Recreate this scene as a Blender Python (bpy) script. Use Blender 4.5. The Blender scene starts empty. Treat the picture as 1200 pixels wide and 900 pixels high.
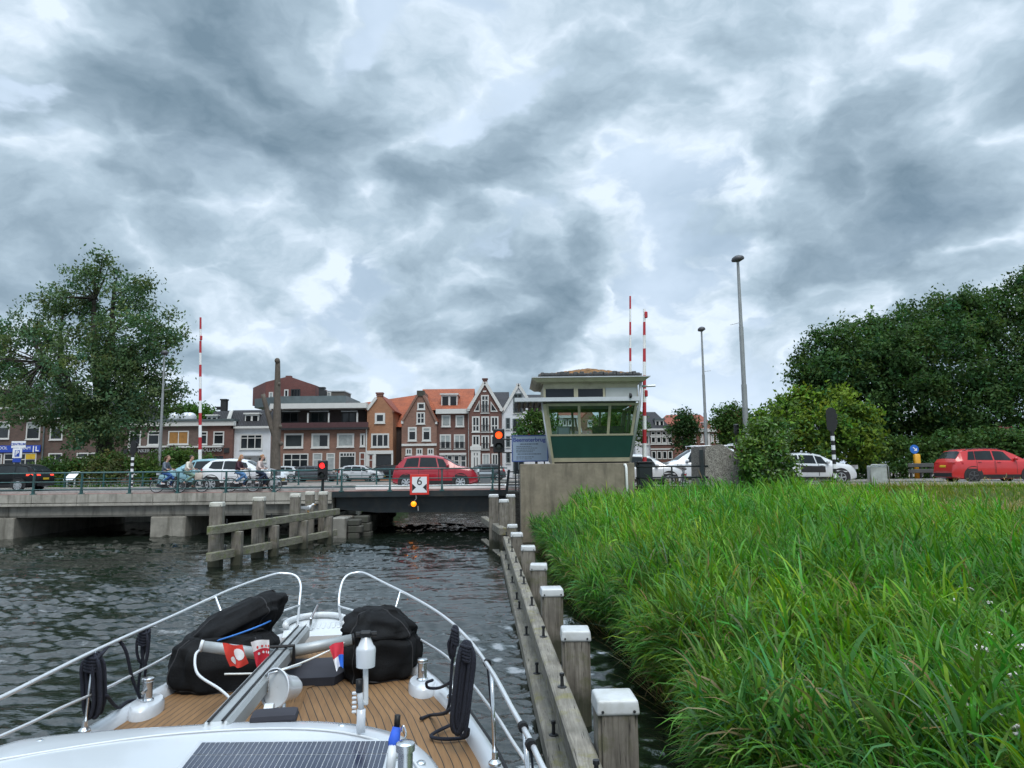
import bpy, bmesh, math, random
import numpy as np
from mathutils import Vector, Matrix
R = math.radians
PI = math.pi
rng = np.random.default_rng(7)
random.seed(11)
sc = bpy.context.scene
COL = sc.collection

# ------------------------------------------------------------------ camera
EYE = 3.05
FOC = 832.0                       # focal length in pixels of the 1200 wide photograph
cam_d = bpy.data.cameras.new('camera')
cam_d.sensor_width = 36.0
cam_d.lens = 36.0 * FOC / 1200.0
cam_d.clip_start = 0.05
cam_d.clip_end = 6000
cam = bpy.data.objects.new('camera', cam_d)
COL.objects.link(cam)
CM = (Matrix.Rotation(R(90 + 6.79), 3, 'X') @ Matrix.Rotation(R(-0.6), 3, 'Z'))
cam.matrix_world = Matrix.Translation((0, 0, EYE)) @ CM.to_4x4()
sc.camera = cam

def ray(px, py):
    return CM @ Vector(((px - 600) / FOC, -(py - 450) / FOC, -1.0))
def W(px, py, Y):                 # survey: the point at distance Y seen at a place of the photograph
    d = ray(px, py); return Vector((0, 0, EYE)) + d * (Y / d.y)
def G(px, py, z):                 # the same on a level plane
    d = ray(px, py); return Vector((0, 0, EYE)) + d * ((z - EYE) / d.z)

# ------------------------------------------------------------------ materials
def _nodes(name):
    m = bpy.data.materials.new(name); m.use_nodes = True
    nt = m.node_tree
    return m, nt, nt.nodes, nt.links, nt.nodes['Principled BSDF']
def rgb(c):
    return (c[0], c[1], c[2], 1.0)
def noise_node(nt, vec, scale, detail=4, rough=.55, dist=0):
    n = nt.nodes.new('ShaderNodeTexNoise')
    n.inputs['Scale'].default_value = scale
    n.inputs['Detail'].default_value = detail
    n.inputs['Roughness'].default_value = rough
    n.inputs['Distortion'].default_value = dist
    if vec is not None: nt.links.new(vec, n.inputs['Vector'])
    return n.outputs['Fac']
def math_node(nt, op, a, b=None, clamp=False):
    n = nt.nodes.new('ShaderNodeMath'); n.operation = op; n.use_clamp = clamp
    for i, v in enumerate((a, b)):
        if v is None: continue
        if isinstance(v, (int, float)): n.inputs[i].default_value = v
        else: nt.links.new(v, n.inputs[i])
    return n.outputs[0]
def mix_col(nt, fac, a, b, mode='MIX'):
    n = nt.nodes.new('ShaderNodeMix'); n.data_type = 'RGBA'; n.blend_type = mode
    def put(sock, v):
        if isinstance(v, (int, float)): sock.default_value = v
        elif isinstance(v, (tuple, list)): sock.default_value = rgb(v)
        else: nt.links.new(v, sock)
    put(n.inputs[0], fac); put(n.inputs[6], a); put(n.inputs[7], b)
    return n.outputs[2]
def ramp(nt, fac, stops):
    n = nt.nodes.new('ShaderNodeValToRGB')
    e = n.color_ramp.elements
    while len(e) < len(stops): e.new(.5)
    for el, (p, c) in zip(e, stops):
        el.position = p; el.color = rgb(c) if isinstance(c, tuple) else (c, c, c, 1)
    nt.links.new(fac, n.inputs[0])
    return n.outputs[0]
def mapping(nt, scale=(1, 1, 1), coord='Object'):
    t = nt.nodes.new('ShaderNodeTexCoord'); m = nt.nodes.new('ShaderNodeMapping')
    m.inputs['Scale'].default_value = scale
    nt.links.new(t.outputs[coord], m.inputs['Vector'])
    return m.outputs[0]
def bump(nt, h, strength=.3, dist=.02):
    b = nt.nodes.new('ShaderNodeBump'); b.inputs['Strength'].default_value = strength
    b.inputs['Distance'].default_value = dist
    nt.links.new(h, b.inputs['Height'])
    return b.outputs[0]
_M = {}
def mat(name, c, rough=.5, metal=0., var=.18, scale=3., b=0., bscale=40., stretch=(1, 1, 1), dirt=None, dirt_amt=.5, coat=0., spec=None):
    """painted / plain surface with mottling, optional dirt patches and bump"""
    if name in _M: return _M[name]
    m, nt, N, L, p = _nodes(name)
    v = mapping(nt, stretch)
    n1 = noise_node(nt, v, scale, 6)
    lo = tuple(x * (1 - var) for x in c); hi = tuple(min(1, x * (1 + var)) for x in c)
    col = ramp(nt, n1, [(.3, lo), (.7, hi)])
    if dirt:
        n2 = noise_node(nt, v, scale * .6, 8, .65, .4)
        f = ramp(nt, n2, [(.48, 0.), (.68, dirt_amt)])
        col = mix_col(nt, f, col, dirt)
    L.new(col, p.inputs['Base Color'])
    p.inputs['Roughness'].default_value = rough
    p.inputs['Metallic'].default_value = metal
    if coat: p.inputs['Coat Weight'].default_value = coat; p.inputs['Coat Roughness'].default_value = .05
    if spec is not None: p.inputs['Specular IOR Level'].default_value = spec
    if b: L.new(bump(nt, noise_node(nt, v, bscale, 6), b), p.inputs['Normal'])
    _M[name] = m
    return m
def mat_emit(name, c, s):
    if name in _M: return _M[name]
    m, nt, N, L, p = _nodes(name)
    p.inputs['Base Color'].default_value = rgb(c)
    p.inputs['Emission Color'].default_value = rgb(c); p.inputs['Emission Strength'].default_value = s
    _M[name] = m
    return m
def mat_brick(name, c1, c2, mortar=(.32, .3, .28), scale=1., var=.25):
    if name in _M: return _M[name]
    m, nt, N, L, p = _nodes(name)
    t = nt.nodes.new('ShaderNodeTexCoord'); s = nt.nodes.new('ShaderNodeSeparateXYZ'); cb = nt.nodes.new('ShaderNodeCombineXYZ')
    L.new(t.outputs['Object'], s.inputs[0])
    L.new(math_node(nt, 'ADD', s.outputs[0], s.outputs[1]), cb.inputs[0]); L.new(s.outputs[2], cb.inputs[1])
    bt = nt.nodes.new('ShaderNodeTexBrick')
    L.new(cb.outputs[0], bt.inputs['Vector'])
    bt.inputs['Color1'].default_value = rgb(c1); bt.inputs['Color2'].default_value = rgb(c2)
    bt.inputs['Mortar'].default_value = rgb(mortar); bt.inputs['Scale'].default_value = scale
    bt.inputs['Mortar Size'].default_value = .011; bt.inputs['Brick Width'].default_value = .22; bt.inputs['Row Height'].default_value = .075
    n = noise_node(nt, t.outputs['Object'], .55, 7, .62)
    f = ramp(nt, n, [(.3, 1 - var), (.7, 1 + var * .5)])
    L.new(mix_col(nt, 1., bt.outputs[0], f, 'MULTIPLY'), p.inputs['Base Color'])
    p.inputs['Roughness'].default_value = .9
    L.new(bump(nt, bt.outputs['Fac'], .2, .01), p.inputs['Normal'])
    _M[name] = m
    return m
def mat_tile(name, c, c2, row=.3):
    """pantile roof: rows across the slope, pans along it"""
    if name in _M: return _M[name]
    m, nt, N, L, p = _nodes(name)
    t = nt.nodes.new('ShaderNodeTexCoord')
    s = nt.nodes.new('ShaderNodeSeparateXYZ'); L.new(t.outputs['Object'], s.inputs[0])
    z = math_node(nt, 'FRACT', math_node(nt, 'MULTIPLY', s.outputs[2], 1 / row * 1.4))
    xx = math_node(nt, 'SINE', math_node(nt, 'MULTIPLY', math_node(nt, 'ADD', s.outputs[0], s.outputs[1]), 26.))
    n = noise_node(nt, t.outputs['Object'], .8, 8, .65)
    n2 = noise_node(nt, t.outputs['Object'], 7., 2)
    col = ramp(nt, math_node(nt, 'ADD', math_node(nt, 'MULTIPLY', n, .65), math_node(nt, 'MULTIPLY', n2, .35)), [(.35, c2), (.62, c)])
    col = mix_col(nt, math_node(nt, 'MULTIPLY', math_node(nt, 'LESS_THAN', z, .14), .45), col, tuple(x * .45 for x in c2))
    L.new(col, p.inputs['Base Color'])
    p.inputs['Roughness'].default_value = .85
    L.new(bump(nt, math_node(nt, 'ADD', xx, z), .35, .03), p.inputs['Normal'])
    _M[name] = m
    return m
def mat_wood(name, dark, light, moss=None, axis='z', moss_amt=.6, tide=None):
    if name in _M: return _M[name]
    m, nt, N, L, p = _nodes(name)
    st = {'z': (9, 9, .5), 'y': (9, .5, 9), 'x': (.5, 9, 9)}[axis]
    v = mapping(nt, st)
    n1 = noise_node(nt, v, 3.2, 8, .7, .6)
    v2 = mapping(nt, (1, 1, 1))
    n2 = noise_node(nt, v2, 2.6, 6, .6)
    col = ramp(nt, n1, [(.3, dark), (.5, tuple((a + b) * .5 for a, b in zip(dark, light))), (.68, light)])
    col = mix_col(nt, ramp(nt, n2, [(.35, .45), (.65, 0.)]), col, tuple(x * .55 for x in dark))
    cr = noise_node(nt, mapping(nt, tuple(x * 2.6 for x in st)), 2.1, 3, .5)
    col = mix_col(nt, ramp(nt, cr, [(.30, .85), (.36, 0.)]), col, (.018, .015, .012))
    if moss:
        n3 = noise_node(nt, v2, 4.5, 10, .7)
        col = mix_col(nt, ramp(nt, n3, [(.52, 0.), (.64, moss_amt)]), col, moss)
    if tide is not None:                      # algae and wet wood up to the usual water level
        s = N.new('ShaderNodeSeparateXYZ'); L.new(v2, s.inputs[0])
        e = math_node(nt, 'ADD', s.outputs[2], math_node(nt, 'MULTIPLY', noise_node(nt, v2, 6., 6, .6), -.35))
        f = N.new('ShaderNodeMapRange'); f.inputs['From Min'].default_value = tide - .28; f.inputs['From Max'].default_value = tide - .08; f.inputs['To Min'].default_value = .85; f.inputs['To Max'].default_value = 0.; L.new(e, f.inputs['Value'])
        col = mix_col(nt, f.outputs[0], col, (.022, .026, .012))
    L.new(col, p.inputs['Base Color'])
    p.inputs['Roughness'].default_value = .92
    L.new(bump(nt, n1, .55, .012), p.inputs['Normal'])
    _M[name] = m
    return m
def mat_concrete(name, c, stain=(.05, .045, .035), amt=.7, pebble=False):
    if name in _M: return _M[name]
    m, nt, N, L, p = _nodes(name)
    v = mapping(nt, (1, 1, 1)); vs = mapping(nt, (2.2, 2.2, .25))
    n1 = noise_node(nt, v, 2.2, 9, .68)
    col = ramp(nt, n1, [(.3, tuple(x * .72 for x in c)), (.68, tuple(x * 1.2 for x in c))])
    n2 = noise_node(nt, vs, 1.6, 8, .62, .3)
    col = mix_col(nt, ramp(nt, n2, [(.5, 0.), (.72, amt)]), col, stain)
    h = noise_node(nt, v, 60., 4)
    if pebble:
        vo = nt.nodes.new('ShaderNodeTexVoronoi'); vo.inputs['Scale'].default_value = 26.
        L.new(v, vo.inputs['Vector'])
        col = mix_col(nt, .75, col, ramp(nt, vo.outputs['Color'], [(.1, (.06, .055, .05)), (.5, (.2, .185, .165)), (.9, (.36, .34, .31))]))
        h = vo.outputs['Distance']
    L.new(col, p.inputs['Base Color'])
    p.inputs['Roughness'].default_value = .93
    L.new(bump(nt, h, .3, .01), p.inputs['Normal'])
    _M[name] = m
    return m
def mat_leaf(name, trans=.35, rough=.45, attr='tint', spec=.35):
    """two-sided foliage; the colour of every leaf is its own vertex attribute"""
    if name in _M: return _M[name]
    m, nt, N, L, p = _nodes(name)
    a = nt.nodes.new('ShaderNodeAttribute'); a.attribute_name = attr
    L.new(a.outputs['Color'], p.inputs['Base Color'])
    p.inputs['Roughness'].default_value = rough
    p.inputs['Specular IOR Level'].default_value = spec
    tr = nt.nodes.new('ShaderNodeBsdfTranslucent')
    L.new(mix_col(nt, 1., a.outputs['Color'], (1.25, 1.35, .6), 'MULTIPLY'), tr.inputs['Color'])
    mx = nt.nodes.new('ShaderNodeMixShader'); mx.inputs[0].default_value = trans
    out = N['Material Output']
    L.new(p.outputs[0], mx.inputs[1]); L.new(tr.outputs[0], mx.inputs[2]); L.new(mx.outputs[0], out.inputs['Surface'])
    _M[name] = m
    return m
def mat_glass(name, tint=(.75, .85, .85), refl=.12):
    if name in _M: return _M[name]
    m, nt, N, L, p = _nodes(name)
    tr = N.new('ShaderNodeBsdfTransparent'); tr.inputs['Color'].default_value = rgb(tint)
    gl = N.new('ShaderNodeBsdfGlossy'); gl.inputs['Roughness'].default_value = .03
    fr = N.new('ShaderNodeFresnel'); fr.inputs['IOR'].default_value = 1.45
    mx = N.new('ShaderNodeMixShader')
    L.new(math_node(nt, 'ADD', fr.outputs[0], refl * .5, True), mx.inputs[0])
    L.new(tr.outputs[0], mx.inputs[1]); L.new(gl.outputs[0], mx.inputs[2])
    L.new(mx.outputs[0], N['Material Output'].inputs['Surface'])
    _M[name] = m
    return m

# ------------------------------------------------------------------ mesh builder
def xform(o):
    m = o.matrix_basis.copy()
    p = o.parent
    while p is not None:
        m = p.matrix_basis @ m; p = p.parent
    return m
class MB:
    def __init__(s): s.v = []; s.f = []; s.m = []; s.uv = None
    def add(s, vs, fs, m=0):
        o = len(s.v)
        s.v += [tuple(v) for v in vs]
        s.f += [tuple(i + o for i in f) for f in fs]
        s.m += [m] * len(fs)
        return s
    def box(s, x0, x1, y0, y1, z0, z1, m=0):
        v = [(x0, y0, z0), (x1, y0, z0), (x1, y1, z0), (x0, y1, z0), (x0, y0, z1), (x1, y0, z1), (x1, y1, z1), (x0, y1, z1)]
        return s.add(v, [(0, 3, 2, 1), (4, 5, 6, 7), (0, 1, 5, 4), (1, 2, 6, 5), (2, 3, 7, 6), (3, 0, 4, 7)], m)
    def hexa(s, v8, m=0):
        return s.add(v8, [(0, 3, 2, 1), (4, 5, 6, 7), (0, 1, 5, 4), (1, 2, 6, 5), (2, 3, 7, 6), (3, 0, 4, 7)], m)
    def bbox(s, x0, x1, y0, y1, z0, z1, b=.02, m=0, seg=1, M=None):
        """box with bevelled edges"""
        bm = bmesh.new()
        bmesh.ops.create_cube(bm, size=1.)
        for v in bm.verts:
            v.co = Vector((x0 + (v.co.x + .5) * (x1 - x0), y0 + (v.co.y + .5) * (y1 - y0), z0 + (v.co.z + .5) * (z1 - z0)))
        bmesh.ops.bevel(bm, geom=bm.edges[:], offset=b, segments=seg, affect='EDGES', profile=.6)
        bm.verts.index_update()
        vs = [v.co.copy() for v in bm.verts]
        if M is not None: vs = [M @ v for v in vs]
        fs = [[v.index for v in f.verts] for f in bm.faces]
        bm.free()
        return s.add(vs, fs, m)
    def beam(s, a, b, w, h, m=0, bev=0., up=(0, 0, 1)):
        """rectangular bar from a to b: w across, h along up"""
        a = Vector(a); b = Vector(b); d = (b - a); L_ = d.length; d.normalize()
        x = d.cross(Vector(up)).normalized(); z = x.cross(d)
        M = Matrix((x, d, z)).transposed().to_4x4(); M.translation = a
        if bev: return s.bbox(-w / 2, w / 2, 0, L_, -h / 2, h / 2, bev, m, 1, M)
        q = [(-w / 2, 0, -h / 2), (w / 2, 0, -h / 2), (w / 2, L_, -h / 2), (-w / 2, L_, -h / 2), (-w / 2, 0, h / 2), (w / 2, 0, h / 2), (w / 2, L_, h / 2), (-w / 2, L_, h / 2)]
        return s.hexa([M @ Vector(v) for v in q], m)
    def tube(s, pts, r, n=8, m=0, cap=True, closed=False):
        pts = [Vector(p) for p in pts]; k = len(pts)
        rr = r if isinstance(r, (list, tuple)) else [r] * k
        tang = []
        for i in range(k):
            if closed: t = pts[(i + 1) % k] - pts[i - 1]
            else: t = pts[min(i + 1, k - 1)] - pts[max(i - 1, 0)]
            tang.append(t.normalized() if t.length > 1e-9 else Vector((0, 0, 1)))
        ref = Vector((0, 0, 1)) if abs(tang[0].z) < .9 else Vector((1, 0, 0))
        x = tang[0].cross(ref).normalized()
        vs = []
        for i in range(k):
            t = tang[i]
            x = (x - t * x.dot(t))
            x = x.normalized() if x.length > 1e-6 else t.orthogonal().normalized()
            y = t.cross(x)
            for j in range(n):
                a = 2 * PI * j / n
                vs.append(pts[i] + x * (math.cos(a) * rr[i]) + y * (math.sin(a) * rr[i]))
        fs = []
        kk = k if closed else k - 1
        for i in range(kk):
            for j in range(n):
                a = i * n + j; b = i * n + (j + 1) % n; i2 = (i + 1) % k
                fs.append((a, b, i2 * n + (j + 1) % n, i2 * n + j))
        if cap and not closed:
            fs.append(tuple(range(n))[::-1]); fs.append(tuple((k - 1) * n + j for j in range(n)))
        return s.add(vs, fs, m)
    def prism(s, poly, vec, m=0):
        """polygon (3D points) swept along vec"""
        n = len(poly); vec = Vector(vec)
        vs = [Vector(p) for p in poly] + [Vector(p) + vec for p in poly]
        fs = [tuple(range(n)), tuple(range(2 * n - 1, n - 1, -1))]
        fs += [((i + 1) % n, i, n + i, n + (i + 1) % n) for i in range(n)]
        return s.add(vs, fs, m)
    def lathe(s, prof, n=16, M=None, m=0, cap=True):
        """profile [(r, z)] turned about z, then moved by M"""
        vs = []
        for r_, z in prof:
            for j in range(n):
                a = 2 * PI * j / n; vs.append(Vector((r_ * math.cos(a), r_ * math.sin(a), z)))
        if M is not None: vs = [M @ v for v in vs]
        fs = []
        for i in range(len(prof) - 1):
            for j in range(n): fs.append((i * n + j, i * n + (j + 1) % n, (i + 1) * n + (j + 1) % n, (i + 1) * n + j))
        if cap:
            fs.append(tuple(range(n))[::-1]); fs.append(tuple((len(prof) - 1) * n + j for j in range(n)))
        return s.add(vs, fs, m)
    def grid(s, P, m=0, closed=False):
        """P: rows of points"""
        r_ = len(P); c = len(P[0])
        vs = [p for row in P for p in row]
        fs = []
        for i in range(r_ - 1):
            for j in range(c if closed else c - 1):
                fs.append((i * c + j, i * c + (j + 1) % c, (i + 1) * c + (j + 1) % c, (i + 1) * c + j))
        return s.add(vs, fs, m)
    def build(s, name, mats, parent=None, smooth=False, world=False, angle=None):
        me = bpy.data.meshes.new(name)
        vs = s.v
        if world and parent is not None:
            Mi = xform(parent).inverted()
            vs = [Mi @ Vector(v) for v in vs]
        me.from_pydata([tuple(v) for v in vs], [], s.f)
        if not isinstance(mats, (list, tuple)): mats = [mats]
        for mm in mats: me.materials.append(mm)
        if len(mats) > 1: me.polygons.foreach_set('material_index', s.m)
        if smooth or angle:
            me.polygons.foreach_set('use_smooth', [True] * len(me.polygons))
            if angle: me.set_sharp_from_angle(angle=R(angle))
        me.update()
        return link(name, me, parent)
def link(name, me, parent=None):
    o = bpy.data.objects.new(name, me); COL.objects.link(o)
    if parent is not None: o.parent = parent
    return o
def tag(o, label, cat, group=None):
    o['label'] = label; o['category'] = cat
    if group: o['group'] = group
    return o
def thing(name, label, cat, loc=(0, 0, 0), rz=0., group=None):
    o = bpy.data.objects.new(name, None); COL.objects.link(o)
    o.empty_display_size = .2
    o.location = loc; o.rotation_euler = (0, 0, rz)
    return tag(o, label, cat, group)
def struct(o):
    o['kind'] = 'structure'; return o
def copy_tree(o, parent=None):
    c = o.copy(); COL.objects.link(c)
    if parent is not None: c.parent = parent
    for ch in list(o.children): copy_tree(ch, c)
    return c
def quick_mesh(name, V, F, mats, parent=None, tint=None, smooth=False):
    """numpy quads -> one mesh object; tint = colour per face"""
    me = bpy.data.meshes.new(name)
    V = np.asarray(V, np.float32); F = np.asarray(F, np.int32)
    nf, k = F.shape
    me.vertices.add(len(V)); me.vertices.foreach_set('co', V.ravel())
    me.loops.add(nf * k); me.loops.foreach_set('vertex_index', F.ravel())
    me.polygons.add(nf); me.polygons.foreach_set('loop_start', np.arange(0, nf * k, k, dtype=np.int32))
    me.update(calc_edges=True)
    if tint is not None:
        a = me.color_attributes.new('tint', 'FLOAT_COLOR', 'CORNER')
        c = np.ones((nf, k, 4), np.float32); c[:, :, :3] = np.asarray(tint, np.float32)[:, None, :]
        a.data.foreach_set('color', c.ravel())
    if smooth: me.polygons.foreach_set('use_smooth', [True] * nf)
    for m in (mats if isinstance(mats, (list, tuple)) else [mats]): me.materials.append(m)
    me.validate()
    return link(name, me, parent)
def text_mesh(s, size, name, m, parent, M, extrude=.004, align='CENTER', bold=0.):
    """lettering as a mesh; M places it (letters stand in the local xz plane, facing -y)"""
    c = bpy.data.curves.new(name, 'FONT'); c.body = s; c.size = size; c.extrude = extrude
    c.align_x = align; c.align_y = 'CENTER'; c.offset = bold
    t = bpy.data.objects.new(name, c); COL.objects.link(t)
    dg = bpy.context.evaluated_depsgraph_get()
    me = bpy.data.meshes.new_from_object(t.evaluated_get(dg))
    bpy.data.objects.remove(t)
    me.transform(M @ Matrix.Rotation(R(90), 4, 'X'))
    me.materials.clear(); me.materials.append(m)
    return link(name, me, parent)
def skin_mesh(verts, edges, radii, sub=2):
    """grow one continuous surface over a skeleton"""
    me = bpy.data.meshes.new('skin'); me.from_pydata([tuple(v) for v in verts], edges, [])
    o = bpy.data.objects.new('skin', me); COL.objects.link(o)
    md = o.modifiers.new('skin', 'SKIN'); md.use_smooth_shade = True
    sv = me.skin_vertices[0].data
    for i, r_ in enumerate(radii):
        sv[i].radius = (r_, r_) if not isinstance(r_, tuple) else r_
        sv[i].use_root = (i == 0)
    o.modifiers.new('sub', 'SUBSURF').levels = sub
    dg = bpy.context.evaluated_depsgraph_get()
    out = bpy.data.meshes.new_from_object(o.evaluated_get(dg))
    bpy.data.objects.remove(o)
    out.polygons.foreach_set('use_smooth', [True] * len(out.polygons))
    return out
# ------------------------------------------------------------------ sky and light
SUN_EL, SUN_AZ = R(56), R(165)        # the sun stands high behind the cloud, at the viewer's back
SKY_GAIN = .95
world = bpy.data.worlds.new('World'); sc.world = world
world.use_nodes = True
def build_sky():
    nt = world.node_tree; N = nt.nodes; L = nt.links
    bg = N['Background']
    BG = .1
    bg.inputs['Strength'].default_value = BG
    sky = N.new('ShaderNodeTexSky'); sky.sky_type = 'NISHITA'; sky.sun_disc = False
    sky.sun_elevation = SUN_EL; sky.sun_rotation = SUN_AZ
    tc = N.new('ShaderNodeTexCoord')
    d = tc.outputs['Generated']
    sx = N.new('ShaderNodeSeparateXYZ'); L.new(d, sx.inputs[0])
    def vmath(op, a, b=None):
        n = N.new('ShaderNodeVectorMath'); n.operation = op
        for i, v in enumerate((a, b)):
            if v is None: continue
            if isinstance(v, (tuple, Vector)): n.inputs[i].default_value = tuple(v)
            else: L.new(v, n.inputs[i])
        return n
    zc = math_node(nt, 'ADD', math_node(nt, 'MAXIMUM', sx.outputs[2], 0.), .65)
    cb = N.new('ShaderNodeCombineXYZ')
    L.new(math_node(nt, 'DIVIDE', sx.outputs[0], zc), cb.inputs[0])
    L.new(math_node(nt, 'DIVIDE', sx.outputs[1], zc), cb.inputs[1])
    L.new(math_node(nt, 'MULTIPLY', sx.outputs[2], 1.0), cb.inputs[2])
    p = cb.outputs[0]
    def nz(vec, scale, detail, rough, off=(0, 0, 0)):
        n = N.new('ShaderNodeTexNoise'); n.inputs['Scale'].default_value = scale
        n.inputs['Detail'].default_value = detail; n.inputs['Roughness'].default_value = rough
        L.new(vmath('ADD', vec, off).outputs[0], n.inputs['Vector'])
        return n
    # turbulent warp so that edges billow
    w1 = nz(p, 4.2, 5, .55, (3.1, 7.7, .4))
    wv = vmath('MULTIPLY', vmath('SUBTRACT', w1.outputs['Color'], (.5, .5, .5)).outputs[0], (.24, .24, .24)).outputs[0]
    pw = vmath('ADD', p, wv).outputs[0]
    def field(off):
        v = vmath('ADD', pw, off).outputs[0]
        a_ = nz(v, 3.3, 9, .55, (11.3, 2.9, 0)).outputs['Fac']
        vo = nz(v, 5.4, 5, .5, (1.3, 5.9, 2.)); vo.noise_type = 'RIDGED_MULTIFRACTAL'; vo.normalize = True
        vo.inputs['Offset'].default_value = .8; vo.inputs['Gain'].default_value = 1.2
        return math_node(nt, 'SUBTRACT', math_node(nt, 'ADD', a_, .137), math_node(nt, 'MULTIPLY', vo.outputs['Fac'], .17))
    A = field((0, 0, 0))
    # the same field a little nearer the light: the difference models the lit and shaded sides of the billows
    A2 = field((.02, .03, .045))
    relief = math_node(nt, 'SUBTRACT', A, A2)
    # large banks, by their direction in the sky
    wd = vmath('MULTIPLY', vmath('SUBTRACT', w1.outputs['Color'], (.5, .5, .5)).outputs[0], (.3, .3, .3)).outputs[0]
    dw = vmath('NORMALIZE', vmath('ADD', d, wd).outputs[0]).outputs[0]
    acc = None
    banks = [(130, 80, 9, .9), (230, 150, 9, .85), (80, 170, 8, .4), (470, 170, 9, .6), (530, 250, 9, .6), (420, 260, 8, .7), (600, 310, 7, .35), (690, 320, 5, .5), (650, 20, 8, .9),
             (770, 20, 8, .55), (910, 250, 10, .75), (1010, 300, 10, .9), (1130, 260, 11, .75), (1180, 120, 9, .35), (290, 350, 7, .55), (500, 400, 8, .45), (60, 370, 8, .3), (650, 410, 8, .4), (300, 20, 9, .45),
             (30, 240, 8, .45), (900, 20, 10, .3), (1000, 200, 9, .35),
             (520, 70, 6, -.85), (470, 110, 5, -.6), (610, 100, 5, -.8), (330, 90, 6, -.35), (720, 240, 5, -.9), (780, 290, 5, -.6), (860, 170, 5, -.6), (790, 100, 7, -.25), (1000, 150, 6, -.35), (590, 290, 3, -.7), (390, 400, 5, -.4), (190, 290, 6, -.45), (260, 250, 4, -.4),
             (110, 250, 4, -.2), (930, 360, 5, -.9), (800, 380, 6, -.6), (50, 30, 7, -.35), (450, 350, 4, -.35), (760, 350, 4, -.6), (1150, 20, 8, -.3), (280, 450, 5, -.5), (440, 430, 4, -.4), (690, 440, 4, -.5), (860, 440, 5, -.6), (60, 300, 6, -.5), (560, 330, 3, -.6)]
    for px, py, deg, wt in banks:
        c = ray(px, py).normalized()
        dt = vmath('DOT_PRODUCT', dw, c).outputs['Value']
        mr = N.new('ShaderNodeMapRange'); mr.interpolation_type = 'SMOOTHERSTEP'
        mr.inputs['From Min'].default_value = math.cos(R(deg * 1.45)); mr.inputs['From Max'].default_value = 1.0
        mr.inputs['To Min'].default_value = 0; mr.inputs['To Max'].default_value = wt
        L.new(dt, mr.inputs['Value'])
        acc = mr.outputs[0] if acc is None else math_node(nt, 'ADD', acc, mr.outputs[0])
    k = 1 / BG
    def s2l(c): return tuple(((x / 255 + .055) / 1.055) ** 2.4 for x in c)
    def cramp(fac, stops):
        return ramp(nt, fac, [(pp, s2l(c)) for pp, c in stops])
    # high pale sheet
    soft = nz(pw, 1.7, 6, .5, (2.2, 8.1, 1.)).outputs['Fac']
    sheet_ = cramp(math_node(nt, 'ADD', soft, math_node(nt, 'MULTIPLY', acc, .088)), [(.25, (222, 232, 245)), (.45, (200, 214, 230)), (.62, (174, 191, 208)), (.85, (151, 170, 187))])
    # lower billowing cumulus with crisper rims, dark in its depth
    D = math_node(nt, 'ADD', A, math_node(nt, 'MULTIPLY', acc, .088))
    mr = N.new('ShaderNodeMapRange'); mr.interpolation_type = 'SMOOTHSTEP'; mr.inputs['From Min'].default_value = .465; mr.inputs['From Max'].default_value = .56; L.new(D, mr.inputs['Value'])
    depth = math_node(nt, 'ADD', math_node(nt, 'MULTIPLY', math_node(nt, 'SUBTRACT', D, .46), 1.75), math_node(nt, 'MULTIPLY', relief, -2.5))
    body = cramp(depth, [(.0, (217, 227, 238)), (.12, (198, 211, 223)), (.30, (170, 187, 200)), (.55, (142, 160, 174)), (.85, (112, 132, 147))])
    cl = mix_col(nt, mr.outputs[0], sheet_, body)
    cloud = vmath('MULTIPLY', cl, (k * SKY_GAIN * .97, k * SKY_GAIN * 1.005, k * SKY_GAIN * 1.03)).outputs[0]
    # a thin veil of blue shows in the gaps low over the horizon
    gap = nz(pw, 2.6, 6, .5, (5, 1, 3)).outputs['Fac']
    f = ramp(nt, gap, [(.56, 0.), (.72, .35)])
    low = N.new('ShaderNodeMapRange'); low.inputs['From Min'].default_value = .02; low.inputs['From Max'].default_value = .3
    low.inputs['To Min'].default_value = 1; low.inputs['To Max'].default_value = .25
    L.new(sx.outputs[2], low.inputs['Value'])
    cov = math_node(nt, 'SUBTRACT', 1., math_node(nt, 'MULTIPLY', f, low.outputs[0]))
    c1 = mix_col(nt, cov, vmath('MULTIPLY', sky.outputs[0], (1.0, 1.0, 1.0)).outputs[0], cloud)
    # overhead, out of view, the sky is boosted as added fill light
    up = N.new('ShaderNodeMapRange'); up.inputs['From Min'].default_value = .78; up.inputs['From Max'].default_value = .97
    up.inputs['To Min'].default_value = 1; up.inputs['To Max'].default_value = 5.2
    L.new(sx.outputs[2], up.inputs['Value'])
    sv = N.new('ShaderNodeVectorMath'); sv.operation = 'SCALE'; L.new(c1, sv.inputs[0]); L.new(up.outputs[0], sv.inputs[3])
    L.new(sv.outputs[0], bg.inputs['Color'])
build_sky()
sun_d = bpy.data.lights.new('sun', 'SUN'); sun_d.energy = 1.5; sun_d.angle = R(26); sun_d.color = (1, .96, .9)
sun = bpy.data.objects.new('sun', sun_d); COL.objects.link(sun)
sv_ = Vector((math.sin(SUN_AZ) * math.cos(SUN_EL), math.cos(SUN_AZ) * math.cos(SUN_EL), math.sin(SUN_EL)))
sun.rotation_euler = sv_.to_track_quat('Z', 'Y').to_euler()
sun.location = (0, 0, 60)
vs_ = sc.view_settings
vs_.view_transform = 'Standard'; vs_.look = 'None'; vs_.gamma = 1; vs_.use_curve_mapping = False
vs_.exposure = .38
sc.render.engine = 'CYCLES'
sc.cycles.max_bounces = 6; sc.cycles.transparent_max_bounces = 12
sc.cycles.diffuse_bounces = 3; sc.cycles.glossy_bounces = 3; sc.cycles.transmission_bounces = 4
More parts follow.
